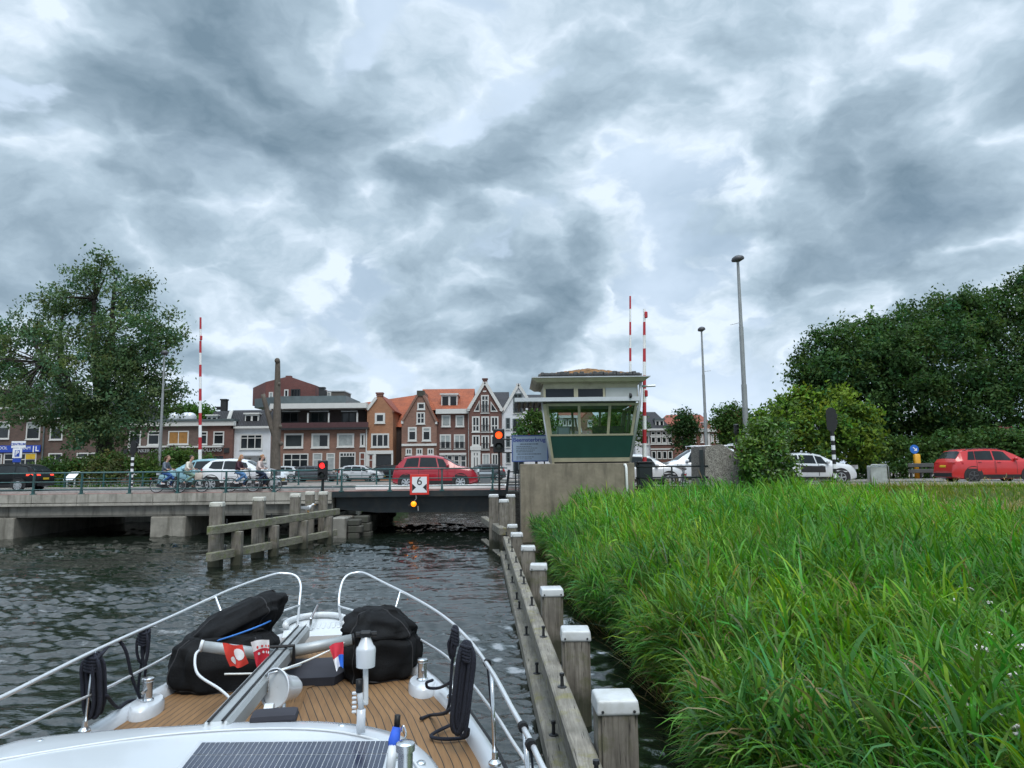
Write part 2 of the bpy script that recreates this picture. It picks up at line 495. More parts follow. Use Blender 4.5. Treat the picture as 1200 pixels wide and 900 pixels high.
# ------------------------------------------------------------------ water
def water_material():
    m, nt, N, L, p = _nodes('canal water')
    p.inputs['Base Color'].default_value = (.006, .009, .006, 1)
    p.inputs['Roughness'].default_value = .06
    p.inputs['IOR'].default_value = 1.95
    v = mapping(nt, (1, 1.6, 1))
    n1 = noise_node(nt, v, 5.5, 3, .5, .3)
    n2 = noise_node(nt, v, 14., 2, .5)
    h = math_node(nt, 'ADD', n1, math_node(nt, 'MULTIPLY', n2, .3))
    L.new(bump(nt, h, .3, .04), p.inputs['Normal'])
    return m
WATER = water_material()
def waves(x, y):
    g = np.random.default_rng(3)
    z = np.zeros_like(x)
    for i in range(46):
        lam = .16 * (.75 / .16) ** g.random() if i > 4 else 1.2 + 1.2 * g.random()
        th = g.normal(PI / 2 + .12, .36)
        k = 2 * PI / lam
        a = .055 * lam / math.sqrt(46 / 2.) * (1. if lam < .95 else .5)
        z += a * np.sin(k * (x * math.cos(th) + y * math.sin(th)) + g.random() * 6.28)
    # gusts: calmer and rougher patches
    gust = .85 + .4 * (np.sin(x * .33 + y * .21 + 1.) * np.sin(y * .37 - x * .12 + .4)) + .2 * np.sin(x * .9 - y * .8)
    return z * np.clip(gust, .35, 1.3)
def build_water():
    ny, nx = 520, 760
    ys = 2.2 * (62 / 2.2) ** (np.linspace(0, 1, ny))
    s = np.linspace(0, 1, nx)
    X = np.empty((ny, nx)); Y = np.empty((ny, nx))
    for i, y in enumerate(ys):
        x0 = -1.05 * y - 1.; x1 = min(.9 * y + 1., 2.9)
        X[i] = x0 + (x1 - x0) * s; Y[i] = y
    fade = np.clip((58 - Y) / 16, .3, 1)
    Z = waves(X, Y) * fade
    V = np.stack([X, Y, Z], -1).reshape(-1, 3)
    i, j = np.meshgrid(np.arange(ny - 1), np.arange(nx - 1), indexing='ij')
    a = (i * nx + j).ravel()
    F = np.stack([a, a + 1, a + nx + 1, a + nx], 1)
    struct(quick_mesh('water', V, F, WATER, smooth=True))
    b = MB()
    b.add([(-140, -60, -.16), (60, -60, -.16), (60, 62, -.16), (-140, 62, -.16)], [(0, 1, 2, 3)])
    struct(b.build('water', WATER))
build_water()

# ------------------------------------------------------------------ ground
M_ASPH = mat('asphalt', (.06, .06, .062), .9, var=.25, scale=1.2, b=.2, bscale=90, dirt=(.035, .035, .036), dirt_amt=.6)
M_PATH = mat('red cycle path', (.27, .135, .11), .9, var=.2, scale=1.5, b=.15, bscale=90, dirt=(.14, .11, .1), dirt_amt=.6)
M_KERB = mat_concrete('kerb stone', (.36, .35, .33), amt=.4)
M_WHITE_LINE = mat('road paint', (.75, .75, .72), .7, var=.1, scale=4, dirt=(.3, .3, .29), dirt_amt=.5)
M_VERGE = mat('verge grass', (.05, .10, .02), .9, var=.5, scale=2., b=.6, bscale=30)
M_SOIL = mat('bank soil', (.06, .085, .02), .95, var=.4, scale=2., b=.5, bscale=12)
M_QUAY = mat_concrete('quay brick paving', (.2, .17, .15), amt=.3)
def sheet(name, x0, x1, y0, y1, z, m):
    b = MB(); b.add([(x0, y0, z), (x1, y0, z), (x1, y1, z), (x0, y1, z)], [(0, 1, 2, 3)])
    return struct(b.build(name, m))
BR_Y0, BR_Y1 = 34.05, 44.2           # near and far edge of the bridge
PAS_L, PAS_R = -8.6, -.35            # opening of the movable span
def build_ground():
    b = MB()
    zt = 1.985
    def slab(x0, x1, y0, y1): b.box(x0, x1, y0, y1, -1.5, zt)
    slab(-1500, 1500, 61.5, 3000)
    slab(-1500, PAS_L - .4, 46.5, 61.498)
    slab(1.2, 1500, 34.3, 61.498)
    slab(-1500, -62, -60, 46.498)
    struct(b.build('ground', M_VERGE))
    w = thing('quay_wall', 'dark brick quay wall on the far side of the water behind the lifting span', 'wall', (0, 61.3, 0))
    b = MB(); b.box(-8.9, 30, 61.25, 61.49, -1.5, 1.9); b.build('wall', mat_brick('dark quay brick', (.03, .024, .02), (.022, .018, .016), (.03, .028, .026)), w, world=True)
    b = MB(); b.box(-8.95, 30, 61.15, 61.62, 1.9, 2.03); b.build('coping', M_KERB, w, world=True)
    sheet('quay', -1400, -9.1, 46.6, 100, 1.99, M_QUAY)
    sheet('quay', -9.0, 1400, 61.6, 100, 1.99, M_QUAY)
    sheet('quay', 1.25, 14, 48.5, 61.55, 1.99, M_QUAY)
    # road over bridge and land
    sheet('road', -400, 400, 35.32, 42.3, 2.085, M_ASPH)
    sheet('cycle_path', -400, 1.2, 34.12, 35.05, 2.058, M_PATH)
    sheet('cycle_path', 1.2, 400, 33.6, 35.05, 2.058, M_PATH)
    sheet('cycle_path', -400, 400, 42.62, 43.9, 2.058, M_PATH)
    k = MB(); k.box(-400, 400, 35.05, 35.32, 2.0, 2.17); struct(k.build('kerb', M_KERB))
    k = MB(); k.box(-400, 400, 42.3, 42.62, 2.0, 2.20); struct(k.build('kerb', M_KERB))
    k = MB(); k.box(-400, -28, 44.3, 44.55, 2.0, 2.19); struct(k.build('kerb', M_KERB))
    k = MB()
    for i in range(-36, 36):
        k.add([(i * 4., 38.75, 2.09), (i * 4. + 2, 38.75, 2.09), (i * 4. + 2, 38.87, 2.09), (i * 4., 38.87, 2.09)], [(0, 1, 2, 3)])
    for y in (35.6, 41.95):
        k.add([(-300, y, 2.09), (300, y, 2.09), (300, y + .12, 2.09), (-300, y + .12, 2.09)], [(0, 1, 2, 3)])
    struct(k.build('road_marking', M_WHITE_LINE))
build_ground()
# the sloping bank on the right that carries the reeds
def bank_h(x, y):
    t = np.clip((y - 8) / 22., 0, 1); t = t * t * (3 - 2 * t)
    s = np.clip((x - 1.75) / 5., 0, 1)
    base = -.25 + .45 * np.clip((x - 1.75) / 1.2, 0, 1)
    h = base + s * (-.05 + .45 * t) + t * .12
    f = np.clip((y - 29.8) / 3.5, 0, 1); f = f * f * (3 - 2 * f)
    g = np.clip((x - 4.0) / 3, 0, 1)
    h = h * (1 - f * g) + 1.97 * f * g
    return h + .06 * np.sin(x * 1.3 + y * .7) * np.sin(y * .9 - x * .4)
def build_bank():
    xs = np.concatenate([np.linspace(1.55, 12, 36), np.linspace(13, 60, 24), [120, 400]])
    ys = np.concatenate([np.linspace(-40, 2, 8), np.linspace(3, 33.6, 60)])
    X, Y = np.meshgrid(xs, ys)
    Z = bank_h(X, Y); Z[:, 0] = -1.2
    V = np.stack([X, Y, Z], -1).reshape(-1, 3)
    n = len(xs); i, j = np.meshgrid(np.arange(len(ys) - 1), np.arange(n - 1), indexing='ij')
    a = (i * n + j).ravel()
    struct(quick_mesh('terrain', V, np.stack([a, a + 1, a + n + 1, a + n], 1), M_SOIL, smooth=True))
build_bank()

# ------------------------------------------------------------------ bridge
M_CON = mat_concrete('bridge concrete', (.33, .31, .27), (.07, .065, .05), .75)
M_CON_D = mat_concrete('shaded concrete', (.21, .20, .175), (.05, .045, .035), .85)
M_TEAL = mat('teal railing paint', (.022, .085, .085), .45, var=.25, scale=6, dirt=(.05, .05, .04), dirt_amt=.5)
M_GIRD = mat('girder paint', (.010, .017, .02), .5, var=.3, scale=2, dirt=(.06, .045, .03), dirt_amt=.4)
M_DARK = mat('dark steel', (.02, .021, .023), .5, var=.2)
M_WHITE = mat('white paint', (.78, .79, .78), .45, var=.06, scale=3, dirt=(.5, .5, .46), dirt_amt=.35)
M_STONE = mat_concrete('old masonry', (.06, .058, .048), (.04, .05, .03), .85)
M_PIER = mat_concrete('pier concrete', (.25, .235, .20), (.06, .055, .04), .8)
def build_bridge():
    t = thing('road_bridge', 'long grey concrete approach bridge on piers over the canal', 'bridge', (-25, 36, 0))
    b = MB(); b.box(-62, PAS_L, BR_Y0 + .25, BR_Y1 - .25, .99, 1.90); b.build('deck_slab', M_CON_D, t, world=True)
    # edge panels, each with a shallow groove near its foot
    edges = [-62]
    for px in (-20, 37, 90, 179, 264, 322): edges.append(W(px, 585, BR_Y0).x)
    edges.append(PAS_L)
    for a, c in zip(edges, edges[1:]):
        b = MB(); y = BR_Y0
        prof = [(y, 2.05), (y, 1.66), (y + .05, 1.64), (y + .05, 1.61), (y - .02, 1.59), (y - .02, 1.5), (y + .3, 1.5), (y + .3, 2.05)]
        b.prism([(a + .012, yy, z) for yy, z in prof], (c - a - .024, 0, 0))
        b.build('edge_panel', M_CON, t, world=True)
    b = MB(); b.box(-62, PAS_L, BR_Y1 - .3, BR_Y1, 1.5, 2.05); b.build('edge_panel', M_CON, t, world=True)
    gx = [-62, W(188, 600, 34.3).x, PAS_L - .9]
    for a, c in zip(gx, gx[1:]):
        b = MB(); y = BR_Y0 + .22
        b.prism([(a + .015, y, 1.52), (a + .015, y, 1.06), (a + .015, y + .06, .96), (a + .015, y + .7, .96), (a + .015, y + .7, 1.52)], (c - a - .03, 0, 0))
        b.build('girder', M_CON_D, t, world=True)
    for pa, pb in ((-60, 16), (176, 217)):
        x0 = W(pa, 620, 34.2).x; x1 = W(pb, 620, 34.2).x
        b = MB(); b.bbox(x0, x1, BR_Y0 + .12, BR_Y1 - .2, -1.2, .958, .04); b.build('pier', M_PIER, t, world=True)
    for x0 in (-35, -44, -53):
        b = MB(); b.bbox(x0, x0 + 1.7, BR_Y0 + .12, BR_Y1 - .2, -1.2, .958, .04); b.build('pier', M_PIER, t, world=True)
    b = MB(); b.box(-62, PAS_L - 1.2, BR_Y1 + .6, BR_Y1 + 2.2, -1.3, 1.95); b.build('abutment', M_CON_D, t, world=True)
    # end block and broken masonry pier beside the opening
    x0 = W(390, 610, 32.7).x
    b = MB(); b.bbox(x0 - .15, x0 + .55, 32.9, 35.5, -1.2, .90, .05); b.build('pier', M_CON_D, t, world=True)
    b = MB(); g = np.random.default_rng(5)
    for k in range(16):
        x = x0 + .60 + .62 * g.random(); y = 33. + k * .68; z = -.5
        for q in range(4):
            h = .28 + .14 * g.random(); w_ = .02 + .3 * g.random()
            b.bbox(x - .5, x + w_, y, y + .6, z, z + h, .05); z += h - .01
    b.build('masonry', M_STONE, t, world=True)
    s = thing('bascule_span', 'dark steel lifting span with white kerb over the boat passage', 'bridge span', (-4.5, 36, 1.5))
    b = MB(); b.box(PAS_L + .02, PAS_R, BR_Y0 - .05, BR_Y1, 1.78, 2.052); b.build('deck', M_GIRD, s, world=True)
    for y in (34.5, 37.2, 40.4, 43.6):
        b = MB(); b.prism([(PAS_L + .1, y, 1.779), (PAS_L + .1, y, 1.2), (-6.5, y, 1.02), (-2., y, 1.0), (PAS_R - .1, y, 1.1), (PAS_R - .1, y, 1.779)], (0, .14, 0))
        b.build('girder', M_GIRD, s, world=True)
    b = MB()
    xx = PAS_L + .6
    while xx < PAS_R - .3:
        b.box(xx, xx + .08, 34.64, 43.6, 1.3, 1.779); xx += .9
    b.build('cross_beam', M_GIRD, s, world=True)
    b = MB(); xk = W(417, 571, 35.2).x; b.bbox(xk, PAS_R + .1, 35.02, 35.36, 2.07, 2.29, .04); b.build('kerb_rail', M_WHITE, s, world=True)
    a = thing('bridge_abutment', 'dark concrete abutment between the lifting span and the bridge keeper house', 'abutment', (.5, 36, 0))
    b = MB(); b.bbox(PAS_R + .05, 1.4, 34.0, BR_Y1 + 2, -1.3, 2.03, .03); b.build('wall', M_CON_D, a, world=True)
    b = MB()
    z = -.3
    while z < 1.9:
        b.bbox(-.32, .31, 33.90, 33.98, z, z + .17, .012); z += .19
    b.build('timber_cladding', mat_wood('weathered plank', (.055, .05, .042), (.17, .155, .135), axis='x'), a, world=True)
    # piers on the far side of the channel behind the bridge
build_bridge()
def railing(name, label, pts, posts, zs, r=.032, hgt=1.02, foot=True, m=M_TEAL, group=None):
    """posts at given x; horizontal rails between the two ends"""
    (xa, y, z0), (xb, _, z1) = pts
    t = thing(name, label, 'railing', ((xa + xb) / 2, y, z0), 0, group)
    for h in zs:
        b = MB(); b.tube([(xa, y, z0 + h), (xb, y, z1 + h)], r if h > .9 else r * .75, 8); b.build('rail', m, t, world=True, smooth=True)
    for x in posts:
        z = z0 + (z1 - z0) * (x - xa) / (xb - xa)
        b = MB(); b.box(x - .035, x + .035, y - .045, y + .045, z, z + hgt - .02)
        if foot:
            b.prism([(x - .05, y - .06, z + .001), (x + .05, y - .06, z + .001), (x + .05, y - .06, z + .18), (x - .05, y - .06, z + .18)], (0, .12, 0))
            b.box(x - .11, x + .11, y - .09, y + .09, z - .03, z + .03)
        b.build('post', m, t, world=True)
    return t
fy = BR_Y0 + .12
xs_ = [W(40 + 56.3 * i, 560, fy).x for i in range(-12, 7)]
railing('bridge_railing', 'teal three rail steel railing along the near edge of the concrete approach', ((xs_[0] - 1, fy, 2.055), (PAS_L - .03, fy, 2.055)), xs_, (.22, .58, 1.0))
fy2 = BR_Y0 + .02
xs2 = [W(p, 560, fy2).x for p in (400.5, 457, 518, 577)]
railing('bridge_railing', 'teal railing along the near edge of the lifting span', ((PAS_L + .03, fy2, 2.055), (PAS_R - .05, fy2, 2.055)), xs2, (.22, .58, 1.03))
railing('bridge_railing', 'teal railing on the far side of the bridge beyond the traffic', ((-30, BR_Y1 - .12, 2.06), (PAS_R, BR_Y1 - .12, 2.06)), [-30 + 2.4 * i for i in range(13)], (.3, .65, 1.03))
# curb gadget posts of the pedestrian gate near the span's right end
def gate_post():
    t = thing('bridge_gate', 'short dark steel gate frame standing beside the lifting span below the info board', 'gate', (.1, 33.6, 2.05))
    x0 = W(594, 560, 33.6).x; x1 = W(608, 560, 33.6).x
    b = MB(); b.beam((x0 - .1, 33.6, 1.3), (x0 + .1, 33.6, 3.0), .14, .12); b.build('post', M_GIRD, t, world=True)
    for z in (2.3, 2.6, 2.9):
        b = MB(); b.tube([(x0, 33.6, z), (.33, 33.6, z)], .025); b.build('rail', M_GIRD, t, world=True)
    b = MB(); b.tube([(x1, 33.62, 2.0), (x1, 33.62, 3.0)], .02); b.build('post', M_GIRD, t, world=True)
gate_post()

# ------------------------------------------------------------------ timber fenders
M_POST = mat_wood('grey weathered oak', (.10, .088, .072), (.30, .275, .235), (.10, .105, .04), 'z', .5, .38)
M_BEAM = mat_wood('grey mossy beam', (.10, .09, .072), (.31, .285, .24), (.16, .145, .04), 'y', .6)
M_BEAMX = mat_wood('grey green beam', (.10, .095, .07), (.29, .275, .215), (.12, .15, .035), 'y', .8)
M_CAP = mat('white post cap', (.50, .515, .52), .42, var=.05, scale=6, dirt=(.27, .27, .22), dirt_amt=.55, coat=.1)
M_CAPOLD = mat('grey post cap', (.48, .47, .42), .6, var=.15, scale=6, dirt=(.3, .3, .22), dirt_amt=.6)
def post_cap(par, x, y, z, w, ang, m=M_CAP, h=.125):
    """flat lid with rounded, slightly sloping edges"""
    Mx = Matrix.Translation((x, y, z)) @ Matrix.Rotation(ang, 4, 'Z')
    b = MB(); bm = bmesh.new(); bmesh.ops.create_cube(bm, size=1.)
    for v in bm.verts:
        s = 1.0 if v.co.z < 0 else .93
        v.co = Vector((v.co.x * w * s, v.co.y * w * s, (v.co.z + .5) * h))
    bmesh.ops.bevel(bm, geom=bm.edges[:], offset=.028, segments=3, affect='EDGES', profile=.6)
    bm.verts.index_update()
    b.add([Mx @ v.co for v in bm.verts], [[v.index for v in f.verts] for f in bm.faces]); bm.free()
    c = b.build('cap', m, par, angle=50, world=True)
    for sx in (-.36, .36):
        for sy, ax in ((-.5, 'y'),):
            q = MB(); P0 = Mx @ Vector((sx * w, -.5 * w - .003, h * .3)); 
            q.lathe([(.001, 0), (.012, 0), (.012, .008), (.001, .01)], 8, Matrix.Translation(P0) @ Matrix.Rotation(ang, 4, 'Z') @ Matrix.Rotation(R(90), 4, 'X'))
            q.build('screw', M_DARK, c, world=True)
    return c
def timber_post(par, x, y, ztop, w, ang, lean=(0, 0), m=M_POST, zb=-1.5):
    Mx = Matrix.Translation((x, y, 0)) @ Matrix.Rotation(ang, 4, 'Z')
    b = MB(); n = 10
    bm = bmesh.new(); bmesh.ops.create_cube(bm, size=1.)
    for v in bm.verts: v.co = Vector((v.co.x * w, v.co.y * w, zb if v.co.z < 0 else ztop))
    bmesh.ops.bevel(bm, geom=[e for e in bm.edges if abs(e.verts[0].co.z - e.verts[1].co.z) > .1], offset=.03, segments=2, affect='EDGES')
    bm.verts.index_update()
    b.add([Mx @ (v.co + Vector((lean[0] * (v.co.z - zb), lean[1] * (v.co.z - zb), 0))) for v in bm.verts], [[v.index for v in f.verts] for f in bm.faces]); bm.free()
    return b.build('post', m, par, world=True, angle=40)
def bolt(par, x, y, z):
    b = MB(); b.lathe([(.05, 0), (.05, .012), (.02, .016), (.017, .12), (.026, .12), (.026, .15), (.001, .155)], 10, Matrix.Translation((x, y, z)))
    return b.build('bolt', M_DARK, par, world=True, angle=40)
def long_fender():
    t = thing('timber_fender', 'long timber guide fender of white capped posts running beside the reeds to the bridge', 'fender', (.8, 6, 0))
    posts = [(723.5, 51, 825), (675.5, 35, 741), (647, 26.4, 694), (631.5, 21, 662), (619, 18, 642), (605.5, 15.5, 627), (600.5, 13, 615.5)]
    for k, (px, w, py) in enumerate(posts):
        P = G(px, py, 1.08)
        w_ = .35; hz = (.0, -.015, .02, -.025, .01, .03, -.01)[k]; an = R((2, -1.5, 3, -3, 1, 4, -2)[k])
        timber_post(t, P.x, P.y + .17, 1.0 + hz, w_ - .015, an)
        post_cap(t, P.x, P.y + .17, .985 + hz, w_ + .02, an)
    # two further posts behind the camera
    P = G(723.5, 825, 1.08)
    for d in (2.6, 5.2):
        timber_post(t, P.x + .1 * d / 2.6, P.y + .17 - d, 1.0, .335, 0); post_cap(t, P.x + .1 * d / 2.6, P.y + .17 - d, .985, .37, 0)
    # horizontal wales on the water side
    def lx(y, off): return .94 + off - .044 * (y - 5.9)
    segs = [(-4, 4.95), (5.5 - .55 + .012, 15.2), (15.22, 25.2)]
    for z, off, h in ((.60, -.355, .22), (.11, -.455, .22)):
        for a, c in segs:
            b = MB(); b.beam((lx(a, off), a, z), (lx(c, off), c, z), .20, h, 0, .018)
            w = b.build('beam', M_BEAM, t, world=True)
            y = a + .7
            while y < c:
                bolt(w, lx(y, off) + .01, y, z + h / 2 - .002); y += 2.3
long_fender()
def passage_fender():
    t = thing('timber_fender', 'taller three post timber fender at the right mouth of the boat passage', 'fender', (-.4, 28, 0))
    for px, py, Y in ((578.5, 581, 27.6), (590.5, 587, 26.6), (598.5, 581, 29.0)):
        P = W(px, py, Y)
        timber_post(t, P.x, P.y, P.z - .05, .36, 0); post_cap(t, P.x, P.y, P.z - .06, .38, 0, M_CAP, .12)
    a = W(589.5, 623, 25.3); c = W(567, 609, 31.5)
    b = MB(); b.beam((a.x, a.y, a.z), (c.x, c.y, a.z), .26, .26, 0, .02); w = b.build('beam', M_BEAM, t, world=True)
    b = MB(); z2 = W(589, 655, 25.4).z
    b.beam((a.x, a.y, z2), (c.x, c.y, z2), .26, .24, 0, .02); b.build('beam', M_BEAM, t, world=True)
    for f in (.03, .35, .68):
        x = a.x + (c.x - a.x) * f; y = a.y + (c.y - a.y) * f
        b = MB(); b.bbox(x + .02, x + .22, y, y + .24, -1.2, a.z - .131, .015); b.build('brace', M_POST, t, world=True)
passage_fender()
def island_fender():
    t = thing('timber_fender', 'mossy timber fender of five posts standing in open water on the left of the passage', 'fender', (-9, 26, 0))
    spec = [(255, 665, 589, .40), (304, 654, 583, .40), (346.5, 643, 579, .38), (363.5, 637, 576.5, .36), (379, 635, 576.5, .36)]
    base = []
    for k, (px, pb, pt, w) in enumerate(spec):
        B = G(px, pb, 0.); Y = B.y + w / 2
        T = W(px, pt, Y)
        timber_post(t, T.x, Y, T.z - .12, w, R(8), (0, 0)); post_cap(t, T.x, Y, T.z - .13, w + .02, R(8), M_CAPOLD, .15)
        base.append((T.x, Y))
    a = W(243, 622, 22.6); c = W(396, 599.5, 31.6)
    zt, zl = a.z, W(243, 653, 22.7).z
    for z, cc in ((zt, c), (zl, W(393, 624, 31.2))):
        b = MB(); b.beam((a.x + .06, a.y, z), (cc.x, cc.y, cc.z), .2, .27, 0, .02); w_ = b.build('beam', M_BEAMX, t, world=True)
        for f in (.1, .4, .7): 
            bolt(w_, a.x + .06 + (cc.x - a.x - .06) * f, a.y + (cc.y - a.y) * f, z + (cc.z - z) * f + .133)
    for k, f in enumerate((.13, .38, .62, .86)):
        x = a.x + .06 + (c.x - a.x - .06) * f; y = a.y + (c.y - a.y) * f
        b = MB(); b.bbox(x - .02, x + .3, y + .04, y + .3, -1.2, zt - .14 + (c.z - zt) * f, .015); b.build('brace', M_POST, t, world=True)
    return base
island_fender()
# ------------------------------------------------------------------ the bridge keeper's house
M_CREAM = mat('cream trim paint', (.37, .35, .245), .5, var=.08, scale=3, dirt=(.2, .19, .13), dirt_amt=.5)
M_GREEN = mat('dark green panel', (.012, .055, .045), .4, var=.12, scale=1.2, dirt=(.02, .05, .045), dirt_amt=.3)
M_GREY = mat('light grey panel', (.34, .37, .36), .5, var=.06)
M_ALU = mat('aluminium sheet', (.52, .54, .56), .4, .3, var=.08)
M_ROOFD = mat('roof felt', (.075, .075, .075), .85, var=.3, scale=4, b=.4, bscale=30)
M_SEDUM = mat('dry sedum roof', (.19, .095, .035), .95, var=.5, scale=7, b=.8, bscale=25, dirt=(.08, .07, .03), dirt_amt=.8)
M_PANE_D = mat('dark window glass', (.012, .015, .02), .06, var=.3, scale=.4, spec=.3)
M_GLASS = mat_glass('clear glass', refl=.18)
M_HUTCON = mat_concrete('hut base concrete', (.22, .19, .142), (.09, .08, .06), .7)
def build_hut():
    Y = 30.0
    t = thing('bridge_keeper_house', 'flat roofed bridge keeper house with slanting windows and green panel on concrete base', 'bridge house', (3.2, 32, 0))
    P = lambda px, py, y=Y: W(px, py, y)
    # concrete base
    x0, x1 = P(610, 580).x, P(744.5, 580).x
    zt = P(680, 543).z
    b = MB(); b.bbox(x0, x1, Y - .02, 33.6, -1.5, zt, .02); base = b.build('base_wall', M_HUTCON, t, world=True)
    dp = P(733.5, 548); 
    b = MB(); b.tube([(dp.x - .12, Y + .1, zt - .07), (dp.x - .02, Y - .05, zt - .08), (dp.x, Y - .09, zt - .2), (dp.x + .02, Y - .09, 1.1)], .055, 10); b.build('drain_pipe', M_WHITE, t, world=True, smooth=True)
    # body: a box that leans outward to the top (bottom and top outlines)
    z0 = P(690, 541).z; zs = P(690, 509).z; zw = P(690, 473).z; ze = P(690, 466).z; zc = P(690, 455).z; zf = P(690, 449).z; zr = P(690, 443).z
    bx0, bx1 = P(648.5, 541).x, P(739.5, 541).x
    tx0, tx1 = P(638.5, 473).x, P(748, 473).x
    def at(z):
        f = (z - z0) / (zw - z0); f = min(f, 1.04)
        fy = Y + .55 - .55 * f                     # front leans towards the water
        return bx0 + (tx0 - bx0) * f, bx1 + (tx1 - bx1) * f, fy, 33.3 + .25 * f
    def ring(z):
        a, c, f, k = at(z); return [(a, f, z), (c, f, z), (c, k, z), (a, k, z)]
    def band(za, zb, m, name, inset=0.):
        """closed wall band between two heights, 6 cm thick"""
        A, B = ring(za), ring(zb)
        def ins(q, d): cx = sum(p[0] for p in q) / 4; cy = sum(p[1] for p in q) / 4; return [(p[0] + (d if p[0] < cx else -d), p[1] + (d if p[1] < cy else -d), p[2]) for p in q]
        A, B = ins(A, inset), ins(B, inset); Ai, Bi = ins(A, .06), ins(B, .06)
        b = MB(); vs = A + B + Ai + Bi
        fs = []
        for i in range(4):
            j = (i + 1) % 4
            fs += [(i, j, 4 + j, 4 + i), (8 + j, 8 + i, 12 + i, 12 + j), (4 + i, 4 + j, 12 + j, 12 + i), (j, i, 8 + i, 8 + j)]
        b.add(vs, fs); return b.build(name, m, t, world=True)
    band(z0 - .10, z0 - .003, M_DARK, 'plinth', .05)
    band(z0, z0 + .17, M_CREAM, 'base_trim', -.02)
    band(z0 + .173, zs - .05, M_GREEN, 'wall_panel')
    band(zs - .047, zs + .03, M_CREAM, 'window_sill', -.02)
    band(zw - .09, zw + .02, M_CREAM, 'window_head', -.01)
    # floor, ceiling
    b = MB(); a = at(z0); b.box(a[0] + .08, a[1] - .08, a[2] + .1, a[3] - .1, z0 - .06, z0 + .02); b.build('floor', M_DARK, t, world=True)
    b = MB(); a = at(zw); b.box(a[0] + .08, a[1] - .08, a[2] + .08, a[3] - .08, zw + .03, zw + .1); b.build('ceiling', mat('hut ceiling', (.12, .12, .12), .8), t, world=True)
    # mullions: front three, sides, back
    A, B = at(zs + .03), at(zw - .09)
    def post(pa, pb, w=.1, m=M_CREAM):
        b = MB(); b.beam(pa, pb, w, .08, 0, up=(0, -1, .1)); return b.build('mullion', m, t, world=True)
    for f in (0.02, .365, .70, .98):
        if f in (.02, .98):
            xa = A[0] + (A[1] - A[0]) * f; xb = B[0] + (B[1] - B[0]) * f
        else:
            xa = A[0] + (A[1] - A[0]) * f; xb = B[0] + (B[1] - B[0]) * f
        post((xa, A[2] + .04, zs + .03), (xb, B[2] + .04, zw - .09), .11)
        post((xa, A[3] - .04, zs + .03), (xb, B[3] - .04, zw - .09), .11)
    for f in (.5,):
        for e in (0, 1):
            ya = A[2] + (A[3] - A[2]) * f
            post((A[e] + (.04 if e == 0 else -.04), ya, zs + .03), (B[e] + (.04 if e == 0 else -.04), ya, zw - .09))
    # back upper header so that the far windows end lower, as seen through the front
    # dark blind box behind the rear windows
    b = MB(); b.box(B[0] + .15, B[1] - .15, B[3] - .3, B[3] - .22, zw - .12, zw + .02); b.build('blind', mat('brown blind', (.09, .07, .055), .8), t, world=True)
    # glass panes
    for (pa, pb, pc, pd) in (((A[0], A[2]), (A[1], A[2]), (B[0], B[2]), (B[1], B[2])), ((A[0], A[3]), (A[1], A[3]), (B[0], B[3]), (B[1], B[3])),
                             ((A[0], A[2]), (A[0], A[3]), (B[0], B[2]), (B[0], B[3])), ((A[1], A[2]), (A[1], A[3]), (B[1], B[2]), (B[1], B[3]))):
        cx, cy = (A[0] + A[1]) / 2, (A[2] + A[3]) / 2
        def inn(p): return (p[0] + (.03 if p[0] < cx else -.03), p[1] + (.03 if p[1] < cy else -.03))
        pa, pb, pc, pd = map(inn, (pa, pb, pc, pd))
        b = MB(); b.add([(pa[0], pa[1], zs + .025), (pb[0], pb[1], zs + .025), (pd[0], pd[1], zw - .085), (pc[0], pc[1], zw - .085)], [(0, 1, 2, 3)])
        b.build('window_pane', M_GLASS, t, world=True)
    # slanting corner posts outside
    a0, a1 = at(z0 - .25), at(zw + .2)
    b = MB(); b.beam((a0[0] - .02, a0[2] - .05, z0 - .1), (a1[0] - .02, a1[2] - .05, zw), .13, .07, up=(0, -1, .15)); b.build('corner_post', M_CREAM, t, world=True)
    b = MB(); b.tube([(a0[1] + .05, a0[2] + .1, z0 - .35), (a1[1] + .05, a1[2] + .06, zw), (a1[1] + .12, a1[2] + .06, zr - .1)], .07, 10); b.build('drain_pipe', M_ALU, t, world=True, smooth=True)
    b = MB(); b.tube([(a0[0] - .05, a0[2] - .02, z0 - .4), (a1[0] - .12, a1[2] - .02, zw + .1)], .05, 8); b.build('drain_pipe', M_ALU, t, world=True, smooth=True)
    # clerestory
    cx0, cx1 = P(637, 460).x, P(748, 460).x
    b = MB(); b.box(cx0, cx1, Y + .08, 33.2, zw + .11, zf); b.build('clerestory_wall', M_CREAM, t, world=True)
    for pa, pb in ((639.5, 672.5), (677.5, 706.5)):
        q0, q1 = P(pa, 465.5), P(pb, 455.5)
        b = MB(); b.box(q0.x, q1.x, Y + .03, Y + .077, q0.z, q1.z); b.build('window_pane', M_PANE_D, t, world=True)
        b = MB()
        for xx in (q0.x - .09, q1.x): b.box(xx, xx + .09, Y + .01, Y + .077, q0.z - .05, q1.z + .05)
        b.build('window_frame', M_CREAM, t, world=True)
    q0, q1 = P(710, 466), P(746.5, 454)
    b = MB(); b.box(q0.x, q1.x, Y + .04, Y + .077, q0.z, q1.z); b.build('wall_panel', M_GREY, t, world=True)
    # canopy
    ca, cb_ = P(603, 469), P(748, 469)
    zca, zcb = P(603, 471).z, P(748, 466).z
    b = MB(); b.hexa([(ca.x, Y - .35, zca - .02), (cb_.x, Y - .35, zcb - .16), (cb_.x, Y + .07, zcb - .16), (ca.x, Y + .07, zca - .02), (ca.x, Y - .35, zca + .14), (cb_.x, Y - .35, zcb + .02), (cb_.x, Y + .07, zcb + .02), (ca.x, Y + .07, zca + .14)])
